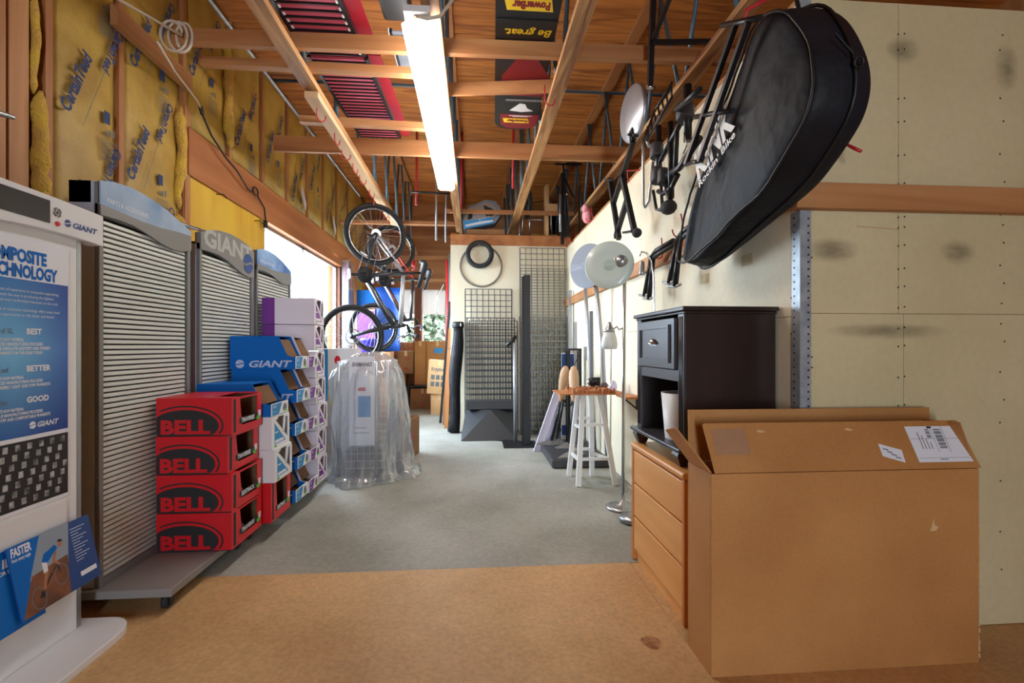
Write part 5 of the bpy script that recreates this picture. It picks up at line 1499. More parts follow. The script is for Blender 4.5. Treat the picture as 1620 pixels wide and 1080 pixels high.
# ================================================================== RIGHT SIDE: carton, dresser, cabinet
t = thing('large_carton', 'large open brown cardboard box with shipping label, standing against the cream wall', 'box', (1.27, 1.62, 0))
x0, x1, y0, y1, H = 0.784, 1.748, 1.535, 1.712, 0.677
e = 0.006
b = MB().use(M_CARD)
b.box(x0, x1, y0, y0 + e, 0.002, H).box(x0, x1, y1 - e, y1, 0.002, H).box(x0, x0 + e, y0 + e, y1 - e, 0.002, H).box(x1 - e, x1, y0 + e, y1 - e, 0.002, H).box(x0 + e, x1 - e, y0 + e, y1 - e, 0.002, 0.008)
body = b.build('body', parent=t, bevel=0.002)
# flaps
fu = X; fv = Vector((0, 0.075, 0.148)).normalized(); fn = fu.cross(fv)
FO = Vector((x0 + 0.012, y0 + 0.003, H + 0.001))
b = MB().use(M_CARD).prism([(0, 0), (x1 - x0 - 0.004, 0), (x1 - x0 - 0.008, 0.03), (x1 - x0 - 0.012, 0.166), (x1 - x0 - 0.02, 0.172), (0.0, 0.172), (-0.006, 0.166)], FO, fu, fv, 0.005)
flap = b.build('front_flap', parent=t, bevel=0.0015)
MB().use(M_CARD).prism([(x0 + 0.002, H + 0.002), (x1 - 0.004, H + 0.002), (x1 - 0.012, 0.868), (x0 - 0.002, 0.868)], (0, y1 - 0.001, 0), X, Z, 0.006).build('back_flap', parent=t, bevel=0.0015)
MB().use(M_CARD).prism([(0, 0), (y1 - y0 - 0.012, 0), (y1 - y0 - 0.02, 0.150), (0.035, 0.185), (0.012, 0.185)], (x0 + 0.001, y0 + 0.006, H + 0.001), Y, Vector((-0.62, 0, 0.8)).normalized(), 0.005).build('side_flap', parent=t, bevel=0.001)
MB().use(M_CARD).prism([(0, 0), (y1 - y0 - 0.012, 0), (y1 - y0 - 0.02, 0.150), (0.02, 0.16)], (x1 - 0.006, y0 + 0.006, H + 0.001), Y, Vector((-0.25, 0, 0.97)).normalized(), 0.005).build('side_flap', parent=t, bevel=0.001)
fp = lambda a, c, d=0.0054: FO + fu * a + fv * c + fn * d
k = MB().use(M_PAPER).prism([(0.735, 0.150), (0.944, 0.150), (0.940, 0.022), (0.738, 0.022)], fp(0, 0), fu, fv, 0.0005)
lb = k.build('shipping_label', parent=t, label='white shipping label with bar codes')
k = MB().use(M_PRINTB)
for i in range(26):
    zc = 0.070 + i * 0.0027
    if i % 5 != 3:
        k.prism([(0.838, zc), (0.866, zc), (0.866, zc + 0.0016), (0.838, zc + 0.0016)], fp(0, 0, 0.0062), fu, fv, 0.0003)
        if i > 13:
            k.prism([(0.806, zc), (0.822, zc), (0.822, zc + 0.0015), (0.806, zc + 0.0015)], fp(0, 0, 0.0062), fu, fv, 0.0003)
k.prism([(0.818, 0.142), (0.835, 0.142), (0.835, 0.149), (0.818, 0.149)], fp(0, 0, 0.0062), fu, fv, 0.0003)
k.use(M_PRINT)
for a in (0.828, 0.872):
    k.prism([(a, 0.056), (a + 0.0012, 0.056), (a + 0.0012, 0.149), (a, 0.149)], fp(0, 0, 0.0062), fu, fv, 0.0003)
for i in range(4):
    k.prism([(0.772 + 0.012 * i, 0.068), (0.775 + 0.012 * i, 0.068), (0.775 + 0.012 * i, 0.128 - 0.012 * i), (0.772 + 0.012 * i, 0.128 - 0.012 * i)], fp(0, 0, 0.0062), fu, fv, 0.0003)
k.prism([(0.74, 0.104), (0.93, 0.104), (0.93, 0.105), (0.74, 0.105)], fp(0, 0, 0.0062), fu, fv, 0.0003).prism([(0.745, 0.036), (0.93, 0.036), (0.93, 0.037), (0.745, 0.037)], fp(0, 0, 0.0062), fu, fv, 0.0003)
k.prism([(0.82, 0.030), (0.85, 0.030), (0.85, 0.033), (0.82, 0.033)], fp(0, 0, 0.0062), fu, fv, 0.0003)
k.build('label_print', parent=lb)
k = MB().use(M_PAPER).prism([(0.612, 0.090), (0.690, 0.066), (0.686, 0.022), (0.612, 0.046)], fp(0, 0), fu, fv, 0.0005)
k.build('address_sticker', parent=t, label='small tilted white sticker')
k = MB().use(M_PRINT)
for i in range(4):
    k.prism([(0.622 + 0.012 * i, 0.074 - 0.010 * i), (0.640 + 0.012 * i, 0.069 - 0.010 * i), (0.640 + 0.012 * i, 0.065 - 0.010 * i), (0.622 + 0.012 * i, 0.070 - 0.010 * i)], fp(0, 0, 0.0061), fu, fv, 0.0003)
k.build('sticker_print', parent=t)
MB().use(M_TAPE).prism([(0.02, 0.06), (0.14, 0.06), (0.14, 0.15), (0.02, 0.15)], fp(0, 0), fu, fv, 0.0004).build('packing_tape', parent=t)
for (a, c) in ((0.195, 0.140), (0.52, 0.142)):
    MB().use(M_CARDE).prism([(a - 0.016, c), (a - 0.004, c + 0.006), (a + 0.012, c + 0.001), (a + 0.018, c - 0.003), (a, c - 0.005)], fp(0, 0), fu, fv, 0.0015).build('torn_spot', parent=t)
MB().use(M_CARDE).prism([(0.0, 0.03), (0.006, 0.008), (0.020, 0.0), (0.010, -0.012), (-0.012, -0.012), (-0.004, 0.004)], (1.575, y0 - 0.0002, 0.478), X, Z, 0.0012).build('puncture', parent=t, label='torn puncture in the front')
b = MB().use(M_CARDE)
rnd = random.Random(5)
for i in range(24):
    z = 0.02 + i * 0.022
    b.box(x1 - 0.0015, x1 + rnd.uniform(0.0005, 0.004), y0 - 0.001, y0 + 0.002, z, z + rnd.uniform(0.006, 0.02))
b.build('frayed_edge', parent=t, kind='stuff')

# oak dresser
t = thing('oak_dresser', 'low oak dresser with three drawers under the dark cabinet', 'dresser', (1.02, 2.13, 0))
dx0, dx1, dy0, dy1, dh = 0.815, 1.225, 1.815, 2.445, 0.605
b = MB().use(M_OAKV).box(dx0 + 0.002, dx1, dy0, dy0 + 0.024, 0.003, dh - 0.03)
b.build('side_panel', parent=t, bevel=0.004)
b = MB().use(M_OAKV).box(dx0 + 0.002, dx1, dy1 - 0.024, dy1, 0.003, dh - 0.03)
b.build('side_panel', parent=t, bevel=0.004)
MB().use(M_OAK).box(dx0 - 0.003, dx1, dy0 - 0.002, dy1 + 0.002, dh - 0.029, dh).build('top', parent=t, bevel=0.010)
MB().use(M_OAK).box(dx0 + 0.03, dx1 - 0.01, dy0 + 0.0245, dy1 - 0.0245, 0.05, dh - 0.031).build('carcass', parent=t)
MB().use(M_OAK).box(dx0 + 0.02, dx0 + 0.03, dy0 + 0.025, dy1 - 0.025, 0.003, 0.055).build('plinth', parent=t)
for i in range(3):
    z = 0.062 + i * 0.171
    MB().use(M_OAK).box(dx0 + 0.006, dx0 + 0.0295, dy0 + 0.026, dy1 - 0.026, z, z + 0.162).build('drawer', parent=t, bevel=0.004)

# dark cabinet on the dresser
t = thing('dark_cabinet', 'dark espresso cabinet with one drawer and open shelf on the oak dresser', 'cabinet', (1.03, 2.14, 0.606))
a0, a1, b0, b1, zb, zt = 0.842, 1.228, 1.873, 2.425, 0.69, 1.232
b = MB().use(M_ESP)
b.box(a0 + 0.01, a1, b0, b0 + 0.018, zb, zt).build('side_panel', parent=t)
MB().use(M_ESP).box(a0 + 0.01, a1, b1 - 0.018, b1, zb, zt).build('side_panel', parent=t)
MB().use(M_ESP).box(a1 - 0.008, a1, b0 + 0.018, b1 - 0.018, zb, zt).build('back_panel', parent=t)
MB().use(M_ESP).box(a0 + 0.015, a1 - 0.008, b0 + 0.018, b1 - 0.018, 0.985, 1.0).build('drawer_floor', parent=t)
tp = MB().use(M_ESP).box(a0 - 0.012, a1 + 0.006, b0 - 0.018, b1 + 0.03, zt + 0.012, zt + 0.030).box(a0 - 0.002, a1 + 0.003, b0 - 0.008, b1 + 0.018, zt + 0.0005, zt + 0.012)
tp.build('top', parent=t, bevel=0.004)
for (q0, q1) in ((b0 + 0.0005, b0 + 0.055), (b1 - 0.055, b1 - 0.0005)):
    p = MB().use(M_ESPF).box(a0, a0 + 0.0095, q0, q1, zb, zt)
    for j in range(3):
        yy = q0 + (q1 - q0) * (0.26 + 0.24 * j)
        p.cyl((a0, yy, zb + 0.02), (a0, yy, zt - 0.01), 0.0045, n=8)
    p.build('fluted_stile', parent=t)
MB().use(M_ESPF).box(a0 + 0.002, a0 + 0.0095, b0 + 0.056, b1 - 0.056, 0.955, 1.0).build('rail', parent=t)
dr = MB().use(M_ESPF).box(a0 - 0.016, a0 + 0.002, b0 + 0.060, b1 - 0.050, 1.005, zt - 0.012).build('drawer', parent=t, bevel=0.002)
q0, q1, r0, r1 = b0 + 0.115, b1 - 0.105, 1.045, zt - 0.052
fm = MB().use(M_ESPF)
for (m0, m1, n0, n1) in ((q0 - 0.016, q1 + 0.016, r1, r1 + 0.014), (q0 - 0.016, q1 + 0.016, r0 - 0.014, r0), (q0 - 0.016, q0, r0, r1), (q1, q1 + 0.016, r0, r1)):
    fm.box(a0 - 0.026, a0 - 0.0161, m0, m1, n0, n1)
fm.build('raised_moulding', parent=dr)
h = MB().use(M_CHR)
hy, hz = (q0 + q1) / 2, 1.108
vs = []
nn = 12
for i in range(nn + 1):
    th = PI * i / nn
    for j in range(5):
        ph = PI / 2 * j / 4
        vs.append((a0 - 0.0165 - 0.026 * math.sin(ph) * (0.2 + 0.8 * math.sin(th)) , hy - 0.036 * math.cos(th), hz + 0.030 * math.sin(th) * math.cos(ph * 0.9)))
h.add(vs, [(i * 5 + j, i * 5 + j + 1, (i + 1) * 5 + j + 1, (i + 1) * 5 + j) for i in range(nn) for j in range(4)], True)
h.box(a0 - 0.018, a0 - 0.0165, hy - 0.040, hy + 0.040, hz - 0.004, hz + 0.002)
h.build('cup_handle', parent=dr, label='chrome cup handle')
MB().use(M_ESPF).box(a0 - 0.030, a1, b0 - 0.022, b1 + 0.03, zb - 0.020, zb - 0.0005).build('base_shelf', parent=t, bevel=0.005)
ft = MB().use(mat('mahogany_foot', srgb(58, 30, 26), 0.25)).add(
    [(a0 - 0.01 + i * 0.06, b1 - 0.03 + j * 0.05, zb - 0.0205) for j in (0, 1) for i in (0, 1)] + [(a0 + 0.002 + i * 0.036, b1 - 0.022 + j * 0.034, 0.607) for j in (0, 1) for i in (0, 1)] +
    [(a0 - 0.016 + i * 0.072, b1 - 0.036 + j * 0.062, zb - 0.038) for j in (0, 1) for i in (0, 1)],
    [(0, 1, 3, 2), (4, 6, 7, 5), (0, 8, 9, 1), (1, 9, 11, 3), (3, 11, 10, 2), (2, 10, 8, 0), (8, 4, 5, 9), (9, 5, 7, 11), (11, 7, 6, 10), (10, 6, 4, 8)]).build('foot', parent=t)
sub(ft, t, (0, -(b1 - b0) + 0.06, 0)); sub(ft, t, (0.32, 0, 0)); sub(ft, t, (0.32, -(b1 - b0) + 0.06, 0))
# white drum shade in the open shelf
t = thing('drum_shade', 'white tapered drum lampshade standing in the open shelf of the dark cabinet', 'lampshade', (0.925, 2.06, zb))
MB().use(M_WPAINT).lathe([(0.083, 0.001), (0.100, 0.205), (0.097, 0.205), (0.080, 0.001)], (0.935, 2.075, zb), n=36, caps=False).build('shade', parent=t)
MB().use(M_CHR).ring((0.935, 2.075, zb + 0.19), Z, 0.096, 0.002, 36, 5).bar((0.84, 2.075, zb + 0.19), (1.03, 2.075, zb + 0.19), 0.003, 0.003).build('wire_fitting', parent=t)

# black padded bag hung over the corner of the partition -------------------------------------------------
t = thing('bike_bag', 'big black nylon bicycle bag with white KINK lettering hung on the partition corner', 'bag', (1.1, 1.8, 1.5))
FRONT = [(2.296, 1.524), (2.267, 1.617), (2.197, 1.751), (2.045, 1.902), (1.882, 2.047), (1.764, 2.159), (1.659, 2.247), (1.566, 2.235), (1.466, 2.17), (1.386, 2.038), (1.35, 1.921), (1.364, 1.815), (1.435, 1.742), (1.531, 1.677), (1.62, 1.642), (1.786, 1.597), (1.988, 1.542), (2.17, 1.501)]


def resample(pl, n):
    P = [Vector((p[0], p[1], 0)) for p in pl]; k = len(P)

    def cr(a, b, c, d, s):
        return 0.5 * ((2 * b) + (c - a) * s + (2 * a - 5 * b + 4 * c - d) * s * s + (3 * b - a - 3 * c + d) * s ** 3)
    dense = []
    for i in range(k):
        for j in range(12):
            dense.append(cr(P[i - 1], P[i], P[(i + 1) % k], P[(i + 2) % k], j / 12))
    ln = [0]
    for i in range(len(dense)):
        ln.append(ln[-1] + (dense[(i + 1) % len(dense)] - dense[i]).length)
    out = []; i = 0
    for q in range(n):
        s = ln[-1] * q / n
        while ln[i + 1] < s: i += 1
        f_ = (s - ln[i]) / (ln[i + 1] - ln[i])
        out.append(dense[i].lerp(dense[(i + 1) % len(dense)], f_))
    return out


nb = 72
fr_ = resample(FRONT, nb)
cyc = Vector((1.72, 1.88, 0))
# rings from the front panel centre out to the seam, round the gusset, to the back panel
rings = []
for s, xx in ((0.25, 0.975), (0.5, 0.977), (0.75, 0.985), (0.92, 0.994), (1.0, 1.004)):
    rings.append([(xx, cyc.x + (p.x - cyc.x) * s, cyc.y + (p.y - cyc.y) * s) for p in fr_])
seam = rings[-1]
for s, xx in ((1.02, 1.025), (1.035, 1.07), (1.04, 1.12), (1.02, 1.17), (1.0, 1.195), (0.6, 1.205), (0.25, 1.205)):
    # the gusset is full at the wheel end and pinched at the tip
    row = []
    for p in fr_:
        k = min(1, max(0.25, (2.35 - p.x) / 0.75))
        xg = 1.004 + (xx - 1.004) * (0.35 + 0.65 * k)
        row.append((xg + (1 - k) * 0.08, cyc.x + (p.x - cyc.x) * s, cyc.y + (p.y - cyc.y) * s))
    rings.append(row)
vs = []
for r in rings:
    for (a, b_, c) in r:
        w = 0.012 * mnoise.noise((b_ * 5.5, c * 4, a * 5)) + 0.006 * mnoise.noise((b_ * 15, c * 13, a * 14))
        k = min(1, max(0, (2.35 - b_) / 0.75))
        vs.append((a + w + (0.0 if a > 1.0 else (1 - k) * 0.07), b_ + (w * 0.7 if a > 1.02 else 0), c + (w * 0.5 if a > 1.02 else 0)))
m = len(rings); fs = []
for i in range(m - 1):
    for j in range(nb):
        fs.append((i * nb + (j + 1) % nb, i * nb + j, (i + 1) * nb + j, (i + 1) * nb + (j + 1) % nb))
fs.append(tuple(range(nb))); fs.append(tuple(range((m - 1) * nb, m * nb))[::-1])
bb = MB().use(M_CLOTH).add(vs, fs, True).build('body', parent=t)
ss = bb.modifiers.new('smooth', 'SUBSURF'); ss.levels = 1; ss.render_levels = 1
sv = [vs[4 * nb + j] for j in range(nb)]
MB().use(M_CLOTHE).tube([(p[0] - 0.004, p[1], p[2]) for p in sv], 0.005, 6, closed=True).build('piping', parent=t)
sv = [vs[7 * nb + j] for j in range(nb)]
MB().use(M_CLOTHE).tube([(p[0], cyc.x + (p[1] - cyc.x) * 1.012, cyc.y + (p[2] - cyc.y) * 1.012) for p in sv], 0.006, 6, closed=True).build('zipper', parent=t)
MB().use(M_CLOTHE).ring((1.12, 1.318, 1.93), (0, 1, 0.3), 0.014, 0.004, 14, 6).bar((1.06, 1.335, 2.02), (1.10, 1.315, 1.95), 0.008, 0.004).build('zip_pull', parent=t)
uu = Vector((0, -0.94, 0.33)).normalized(); vv = Vector((0, 0.12, 1)).normalized(); vv = (vv - uu * vv.dot(uu)).normalized()
k = MB().use(M_WPAINT)
o = Vector((0.962, 1.995, 1.815))
k.text('KINK', o, uu, vv, h=0.125, w=0.31, bold=0.035, t=0.003)
k.text("Rockin' Bike", o + vv * -0.040 + uu * 0.0, uu, vv, h=0.028, w=0.30, bold=0.02, t=0.003)
k.build('bag_lettering', parent=t, label='white lettering')
MB().use(M_BLKM).tube([(1.16, 1.62, 2.24), (1.17, 1.66, 2.36), (1.20, 1.70, 2.43), (1.26, 1.73, 2.445)], 0.008, 6).build('hanging_strap', parent=t)

# --- black trunk rack and carriers on the partition ---------------------------------------------------
t = thing('long_arm_frame', 'long black steel arm frame hanging in front of the black bag', 'rack', (0.96, 1.85, 1.88))
b = MB().use(M_BLKM)
b.bar((0.95, 1.676, 2.278), (0.95, 2.094, 1.919), 0.018, 0.02).build('arm', parent=t)
MB().use(M_BLKM).bar((0.94, 1.584, 2.216), (0.94, 1.943, 1.876), 0.018, 0.02).build('arm', parent=t)
MB().use(M_BLKM).tube([(0.95, 1.778, 2.335), (0.945, 1.64, 2.255), (0.945, 1.522, 2.189)], 0.010, 8).build('cross_bar', parent=t)
MB().use(M_BLKM).tube([(0.955, 2.013, 2.094), (0.948, 1.85, 2.03), (0.945, 1.688, 1.963)], 0.010, 8).build('cross_bar', parent=t)
MB().use(M_BLKM).tube([(0.95, 2.094, 1.919), (0.945, 2.0, 1.895), (0.94, 1.943, 1.876)], 0.009, 8).build('cross_bar', parent=t)
MB().use(M_REDB).tube([(0.95, 1.62, 2.235), (0.95, 1.61, 2.275), (1.0, 1.60, 2.30), (1.10, 1.60, 2.36), (1.2, 1.70, 2.44)], 0.007, 6).build('red_hanger', parent=t, label='red hanger')

t = thing('trunk_rack', 'black tubular bicycle carrier with padded clamps hung on the cream partition', 'bike carrier', (1.1, 2.7, 1.88))
tb = lambda pts, r, nm, m=M_BLKM: MB().use(m).tube([(1.10 + (p[2] if len(p) > 2 else 0), p[0], p[1]) for p in pts], r, 8).build(nm, parent=t)
tb([(2.95, 2.36), (3.02, 2.46), (3.05, 2.46), (3.06, 2.40), (3.052, 2.03), (3.02, 2.00), (2.95, 2.02), (2.88, 2.24)], 0.010, 'loop_tube', M_STEEL)
tb([(2.88, 2.06), (2.83, 1.93), (2.76, 1.905), (2.74, 1.93), (2.78, 2.2), (2.82, 2.42)], 0.010, 'loop_tube')
tb([(2.70, 2.10), (2.63, 1.92), (2.62, 1.88)], 0.018, 'foot_tube')
MB().use(M_RUB).ball((1.08, 2.60, 1.875), 0.045, 0.055, 0.04).build('rubber_foot', parent=t)
tb([(2.402, 2.45), (2.402, 2.16)], 0.022, 'post'); tb([(2.80, 2.42), (2.79, 2.10)], 0.020, 'post')
tb([(2.62, 2.36), (2.61, 1.93)], 0.018, 'post'); tb([(2.52, 2.40), (2.56, 2.02)], 0.014, 'post')
for (y, z, s) in ((2.41, 2.31, 0.042), (2.80, 2.27, 0.036), (2.79, 2.12, 0.036), (2.70, 2.08, 0.03)):
    MB().use(M_IRONB).lathe([(s, -0.045), (s * 1.1, -0.03), (s * 1.1, 0.03), (s, 0.045)], (1.09, y, z), (0.1, 0.2, 1), 10).build('clamp', parent=t)
tb([(2.76, 2.20), (2.55, 2.27), (2.42, 2.33)], 0.016, 'cross_arm'); tb([(2.78, 2.08), (2.5, 2.06), (2.27, 2.12)], 0.018, 'cross_arm')
tb([(2.80, 2.03), (2.72, 1.99), (2.60, 1.99), (2.52, 2.03)], 0.014, 'cross_arm')
tb([(2.40, 2.32, -0.06), (2.2, 2.26, -0.10), (2.02, 2.22, -0.12)], 0.013, 'cross_arm')
for i in range(7):
    y = 2.98 - 0.06 * i
    tb([(y, 2.50 + 0.012 * i), (y - 0.02, 2.42 + 0.012 * i)], 0.006, 'tine')
tb([(3.02, 2.46), (2.85, 2.54), (2.6, 2.57)], 0.008, 'tine_rail'); tb([(3.0, 2.40), (2.82, 2.45), (2.6, 2.49)], 0.008, 'tine_rail')
MB().use(M_STEEL).tube([(1.08, 2.40, 2.20), (1.08, 2.37, 2.13), (1.08, 2.41, 2.10)], 0.005, 6).build('wire_strap', parent=t)

t = thing('folding_stool', 'folded black cross legged stool with round silver seat hung at the partition top', 'stool', (1.05, 3.2, 1.8))
L2 = lambda p, q, w, nm, m=M_BLKM: MB().use(m).bar((1.02, *p), (1.02, *q), 0.030, w, (0, 1, 0)).build(nm, parent=t)
L2((3.56, 2.36), (3.32, 1.86), 0.035, 'leg'); L2((3.02, 2.42), (3.47, 2.14), 0.03, 'leg')
L2((3.25, 2.28), (2.99, 1.83), 0.035, 'leg'); L2((3.14, 2.08), (3.40, 1.89), 0.035, 'leg')
L2((3.66, 2.40), (3.46, 2.32), 0.014, 'foot_bar'); L2((3.20, 1.875), (2.96, 1.83), 0.014, 'foot_bar'); L2((3.10, 2.50), (2.96, 2.43), 0.016, 'foot_bar')
MB().use(M_RUB).ball((1.0, 2.89, 1.80), 0.03, 0.035, 0.03).build('knob', parent=t)
MB().use(M_BLKM).bar((1.02, 3.02, 2.42), (1.02, 3.03, 2.50), 0.03, 0.05, (0, 1, 0)).build('hinge_post', parent=t)
MB().use(M_SILV).lathe([(0.02, 0.03), (0.15, 0.028), (0.172, 0.018), (0.178, 0.0), (0.168, -0.012), (0.02, -0.016)], (1.02, 3.03, 2.60), Vector((0.99, 0.12, 0.05)), 40).build('seat', parent=t)
MB().use(M_REDB).tube([(1.04, 3.30, 2.30), (1.06, 3.35, 2.36), (1.12, 3.42, 2.38), (1.215, 3.45, 2.40)], 0.006, 6).build('red_hanger', parent=t)

# folded repair stands on the rail
def repair_stand(dy, dz, label):
    t = thing('repair_stand', label, 'repair stand', (1.15, 2.85 + dy, 1.4), 'folded black repair stands on the partition rail')
    for (p, q) in (((2.99, 1.67), (3.06, 1.43)), ((2.96, 1.67), (2.98, 1.40))):
        MB().use(M_BLKM).tube([(1.13, p[0] + dy, p[1] + dz), (1.11, q[0] + dy, q[1] + dz)], 0.016, 10).build('leg', parent=t)
        MB().use(M_STEEL).tube([(1.09, q[0] + dy + 0.05, q[1] + dz + 0.012), (1.11, q[0] + dy, q[1] + dz), (1.12, q[0] + dy - 0.05, q[1] + dz + 0.008)], 0.008, 6).build('foot_clip', parent=t)
    MB().use(M_BLKM).tube([(1.13, 2.99 + dy, 1.665 + dz), (1.14, 2.93 + dy, 1.70 + dz), (1.16, 2.72 + dy, 1.715 + dz)], 0.018, 10).build('arm', parent=t)
    MB().use(M_CABLEB).tube([(1.13, 2.97 + dy, 1.655 + dz), (1.14, 2.90 + dy, 1.675 + dz), (1.16, 2.70 + dy, 1.69 + dz)], 0.014, 10).build('arm', parent=t)


repair_stand(0, 0, 'folded black repair stand hooked on the rail beside the floor lamp')
repair_stand(-0.40, 0.03, 'folded black repair stand hanging below the tip of the black bag')

# --- white stool with mosaic top and the things on it ---------------------------------------------------
t = thing('bar_stool', 'tall white wooden stool standing on the concrete by the partition', 'stool', (0.945, 3.87, 0))
FEET = [(0.802, 4.03), (0.815, 3.715), (1.0, 4.02), (1.115, 3.725)]
TOPS = [(0.865, 3.955), (0.87, 3.80), (0.975, 3.955), (1.01, 3.80)]
for (a, b_) in zip(FEET, TOPS):
    MB().use(M_WPAINT).bar((a[0], a[1], 0.003), (b_[0], b_[1], 0.708), 0.038, 0.034, (0, 1, 0)).build('leg', parent=t)
at = lambda i, z: Vector((FEET[i][0] + (TOPS[i][0] - FEET[i][0]) * z / 0.708, FEET[i][1] + (TOPS[i][1] - FEET[i][1]) * z / 0.708, z))
for (i, j, zs) in ((0, 1, (0.20, 0.45)), (1, 3, (0.21, 0.475)), (0, 2, (0.235, 0.50)), (2, 3, (0.20, 0.46))):
    for z in zs:
        MB().use(M_WPAINT).bar(at(i, z), at(j, z), 0.02, 0.022).build('rung', parent=t)
MB().use(M_WPAINT).prism([(0.85, 3.785), (1.03, 3.785), (1.0, 3.97), (0.85, 3.97)], (0, 0, 0.7085), X, Y, 0.012).build('seat', parent=t)
tt = thing('mosaic_board', 'square wooden board covered in small raised wooden blocks on the white stool', 'board', (0.92, 3.87, 0.721))
MB().use(M_WOODB).box(0.665, 1.20, 3.70, 4.05, 0.721, 0.731).build('board', parent=tt)
rnd = random.Random(11); blk = None
for i in range(16):
    for j in range(9):
        if rnd.random() < 0.22: continue
        x = 0.77 + i * 0.0215; y = 3.71 + j * 0.036; h = rnd.choice((0.012, 0.02, 0.028, 0.036))
        if blk is None or True:
            if h not in (blk or {}):
                blk = blk or {}
                o = MB().use(M_WOODB).box(0.77, 0.787, 3.71, 3.742, 0.7312, 0.7312 + h).build('wood_block', parent=tt); blk[h] = o
                o.location = (x - 0.77, y - 3.71, 0)
            else:
                sub(blk[h], tt, (x - 0.77, y - 3.71, 0))
t = thing('wall_shelf', 'narrow wooden ledge on the partition beside the stool', 'shelf', (1.18, 3.6, 0.70))
MB().use(M_WOODB).box(1.11, 1.239, 3.45, 3.69, 0.712, 0.728).build('board', parent=t)
MB().use(M_BLKM).box(1.225, 1.238, 3.55, 3.57, 0.62, 0.7115).bar((1.13, 3.56, 0.709), (1.228, 3.56, 0.63), 0.006, 0.012).build('bracket', parent=t)
tag(MB().use(M_VIOL).lathe([(0.028, 0.002), (0.030, 0.004), (0.030, 0.055), (0.022, 0.085), (0.0, 0.095)], (1.125, 3.82, 0.7315), n=20).build('violet_cap'), 'clear violet plastic cup on the mosaic board', 'cup')
t = thing('bike_bell', 'black clamp part with shiny face lying on the mosaic board', 'bike part', (1.0, 3.99, 0.77))
MB().use(M_BLKM).cyl((0.97, 4.0, 0.802), (1.03, 4.0, 0.802), 0.034, n=18).box(1.0, 1.06, 3.98, 4.02, 0.770, 0.84).build('body', parent=t)
MB().use(M_STEEL).lathe([(0.028, 0), (0.02, 0.012), (0.0, 0.016)], (0.9695, 4.0, 0.802), -X, 18).build('face', parent=t)
tag(MB().use(M_PRINT).prism([(0, 0), (0.07, 0), (0.05, 0.03), (0.02, 0.035)], (1.05, 3.92, 0.7695), X, Z, -0.03).build('metal_offcut'), 'grey metal offcut on the mosaic board behind the blocks', 'offcut')

# low black plinth and what stands on it
P0 = MB().use(M_IRONB)
P0.prism([(0.70, 4.27), (1.22, 4.27), (1.22, 5.72), (0.80, 5.72), (0.70, 5.35)], (0, 0, 0.003), X, Y, 0.077)
tag(P0.build('low_plinth', bevel=0.015), 'low black plinth on the concrete along the partition', 'plinth')
Z0 = 0.081


def form_rod(foot, head, label, form=True):
    t = thing('carved_form' if form else 'footed_rod', label, 'display form' if form else 'rod', (foot[0], foot[1], Z0), 'dark rods with arrow shaped steel feet')
    a = Vector((foot[0], foot[1], Z0 + 0.004)); b_ = Vector(head)
    MB().use(M_BLKM).cyl(a, b_, 0.014, n=10).build('rod', parent=t)
    d = Vector((foot[2], foot[3], 0)).normalized(); s = Vector((-d.y, d.x, 0))
    pl = MB().use(M_STEEL)
    vs = [a + d * 0.16 - Z * 0.002, a + s * 0.09 - Z * 0.002, a - d * 0.03 + Z * 0.045, a - s * 0.09 - Z * 0.002, a - d * 0.15 + s * 0.03 - Z * 0.002, a - d * 0.15 - s * 0.03 - Z * 0.002]
    top = [v + Z * 0.006 for v in vs]
    pl.add(vs + top, [(0, 1, 2, 3), (1, 4, 5, 3, 2)][:1] + [(6, 9, 8, 7), (1, 4, 5, 3, 2), (7, 8, 9, 11, 10), (0, 6, 7, 1), (0, 3, 9, 6), (1, 7, 10, 4), (4, 10, 11, 5), (5, 11, 9, 3)])
    pl.build('arrow_foot', parent=t)
    if form:
        ax = (b_ - a).normalized()
        f = MB().use(M_WOODF)
        f.lathe([(0.012, -0.06), (0.032, -0.02), (0.042, 0.04), (0.050, 0.13), (0.052, 0.20), (0.045, 0.27), (0.028, 0.315), (0.008, 0.33)], b_ - ax * 0.02, Vector((ax.x * 0.4, ax.y, ax.z)), 18)
        f.build('wooden_form', parent=t)


form_rod((0.80, 4.98, -1, -0.2), (0.905, 4.88, 0.60), 'rod with pale carved wooden form nearest the chrome grids')
form_rod((0.90, 4.42, -0.8, -0.5), (0.985, 4.66, 0.62), 'rod with pale carved wooden form behind the white stool')
form_rod((0.87, 5.05, -0.5, 1), (0.90, 4.80, 0.56), 'bare dark rod with steel foot behind the carved forms', False)
form_rod((0.96, 4.80, 1, 0.3), (0.99, 4.70, 0.60), 'bare dark rod with steel foot close to the white stool', False)
t = thing('black_stand_frame', 'black square tube stand frame on the low plinth behind the stool', 'stand', (1.02, 4.98, Z0))
for x in (0.985, 1.105):
    MB().use(M_BLKM).bar((x, 4.95, Z0 + 0.001), (x, 4.95, 1.06), 0.028, 0.022, (0, 1, 0)).build('post', parent=t)
    MB().use(M_BLKM).bar((x, 5.08, Z0 + 0.001), (x, 5.08, 1.05), 0.014, 0.014, (0, 1, 0)).build('post', parent=t)
MB().use(M_BLKM).bar((0.97, 4.95, 1.07), (1.12, 4.95, 1.07), 0.02, 0.02).build('top_bar', parent=t)
for z in (0.9, 0.72):
    MB().use(M_BLKM).tube([(0.99, 4.945, z + 0.12), (1.04, 4.945, z), (1.10, 4.945, z + 0.12)], 0.006, 6).build('brace', parent=t)
t = thing('blue_sign_card', 'narrow white and blue sign card on the low plinth behind the stool', 'sign', (0.99, 5.2, Z0))
MB().use(M_CARDW).box(0.955, 1.09, 5.20, 5.215, Z0 + 0.001, 1.03).build('card', parent=t)
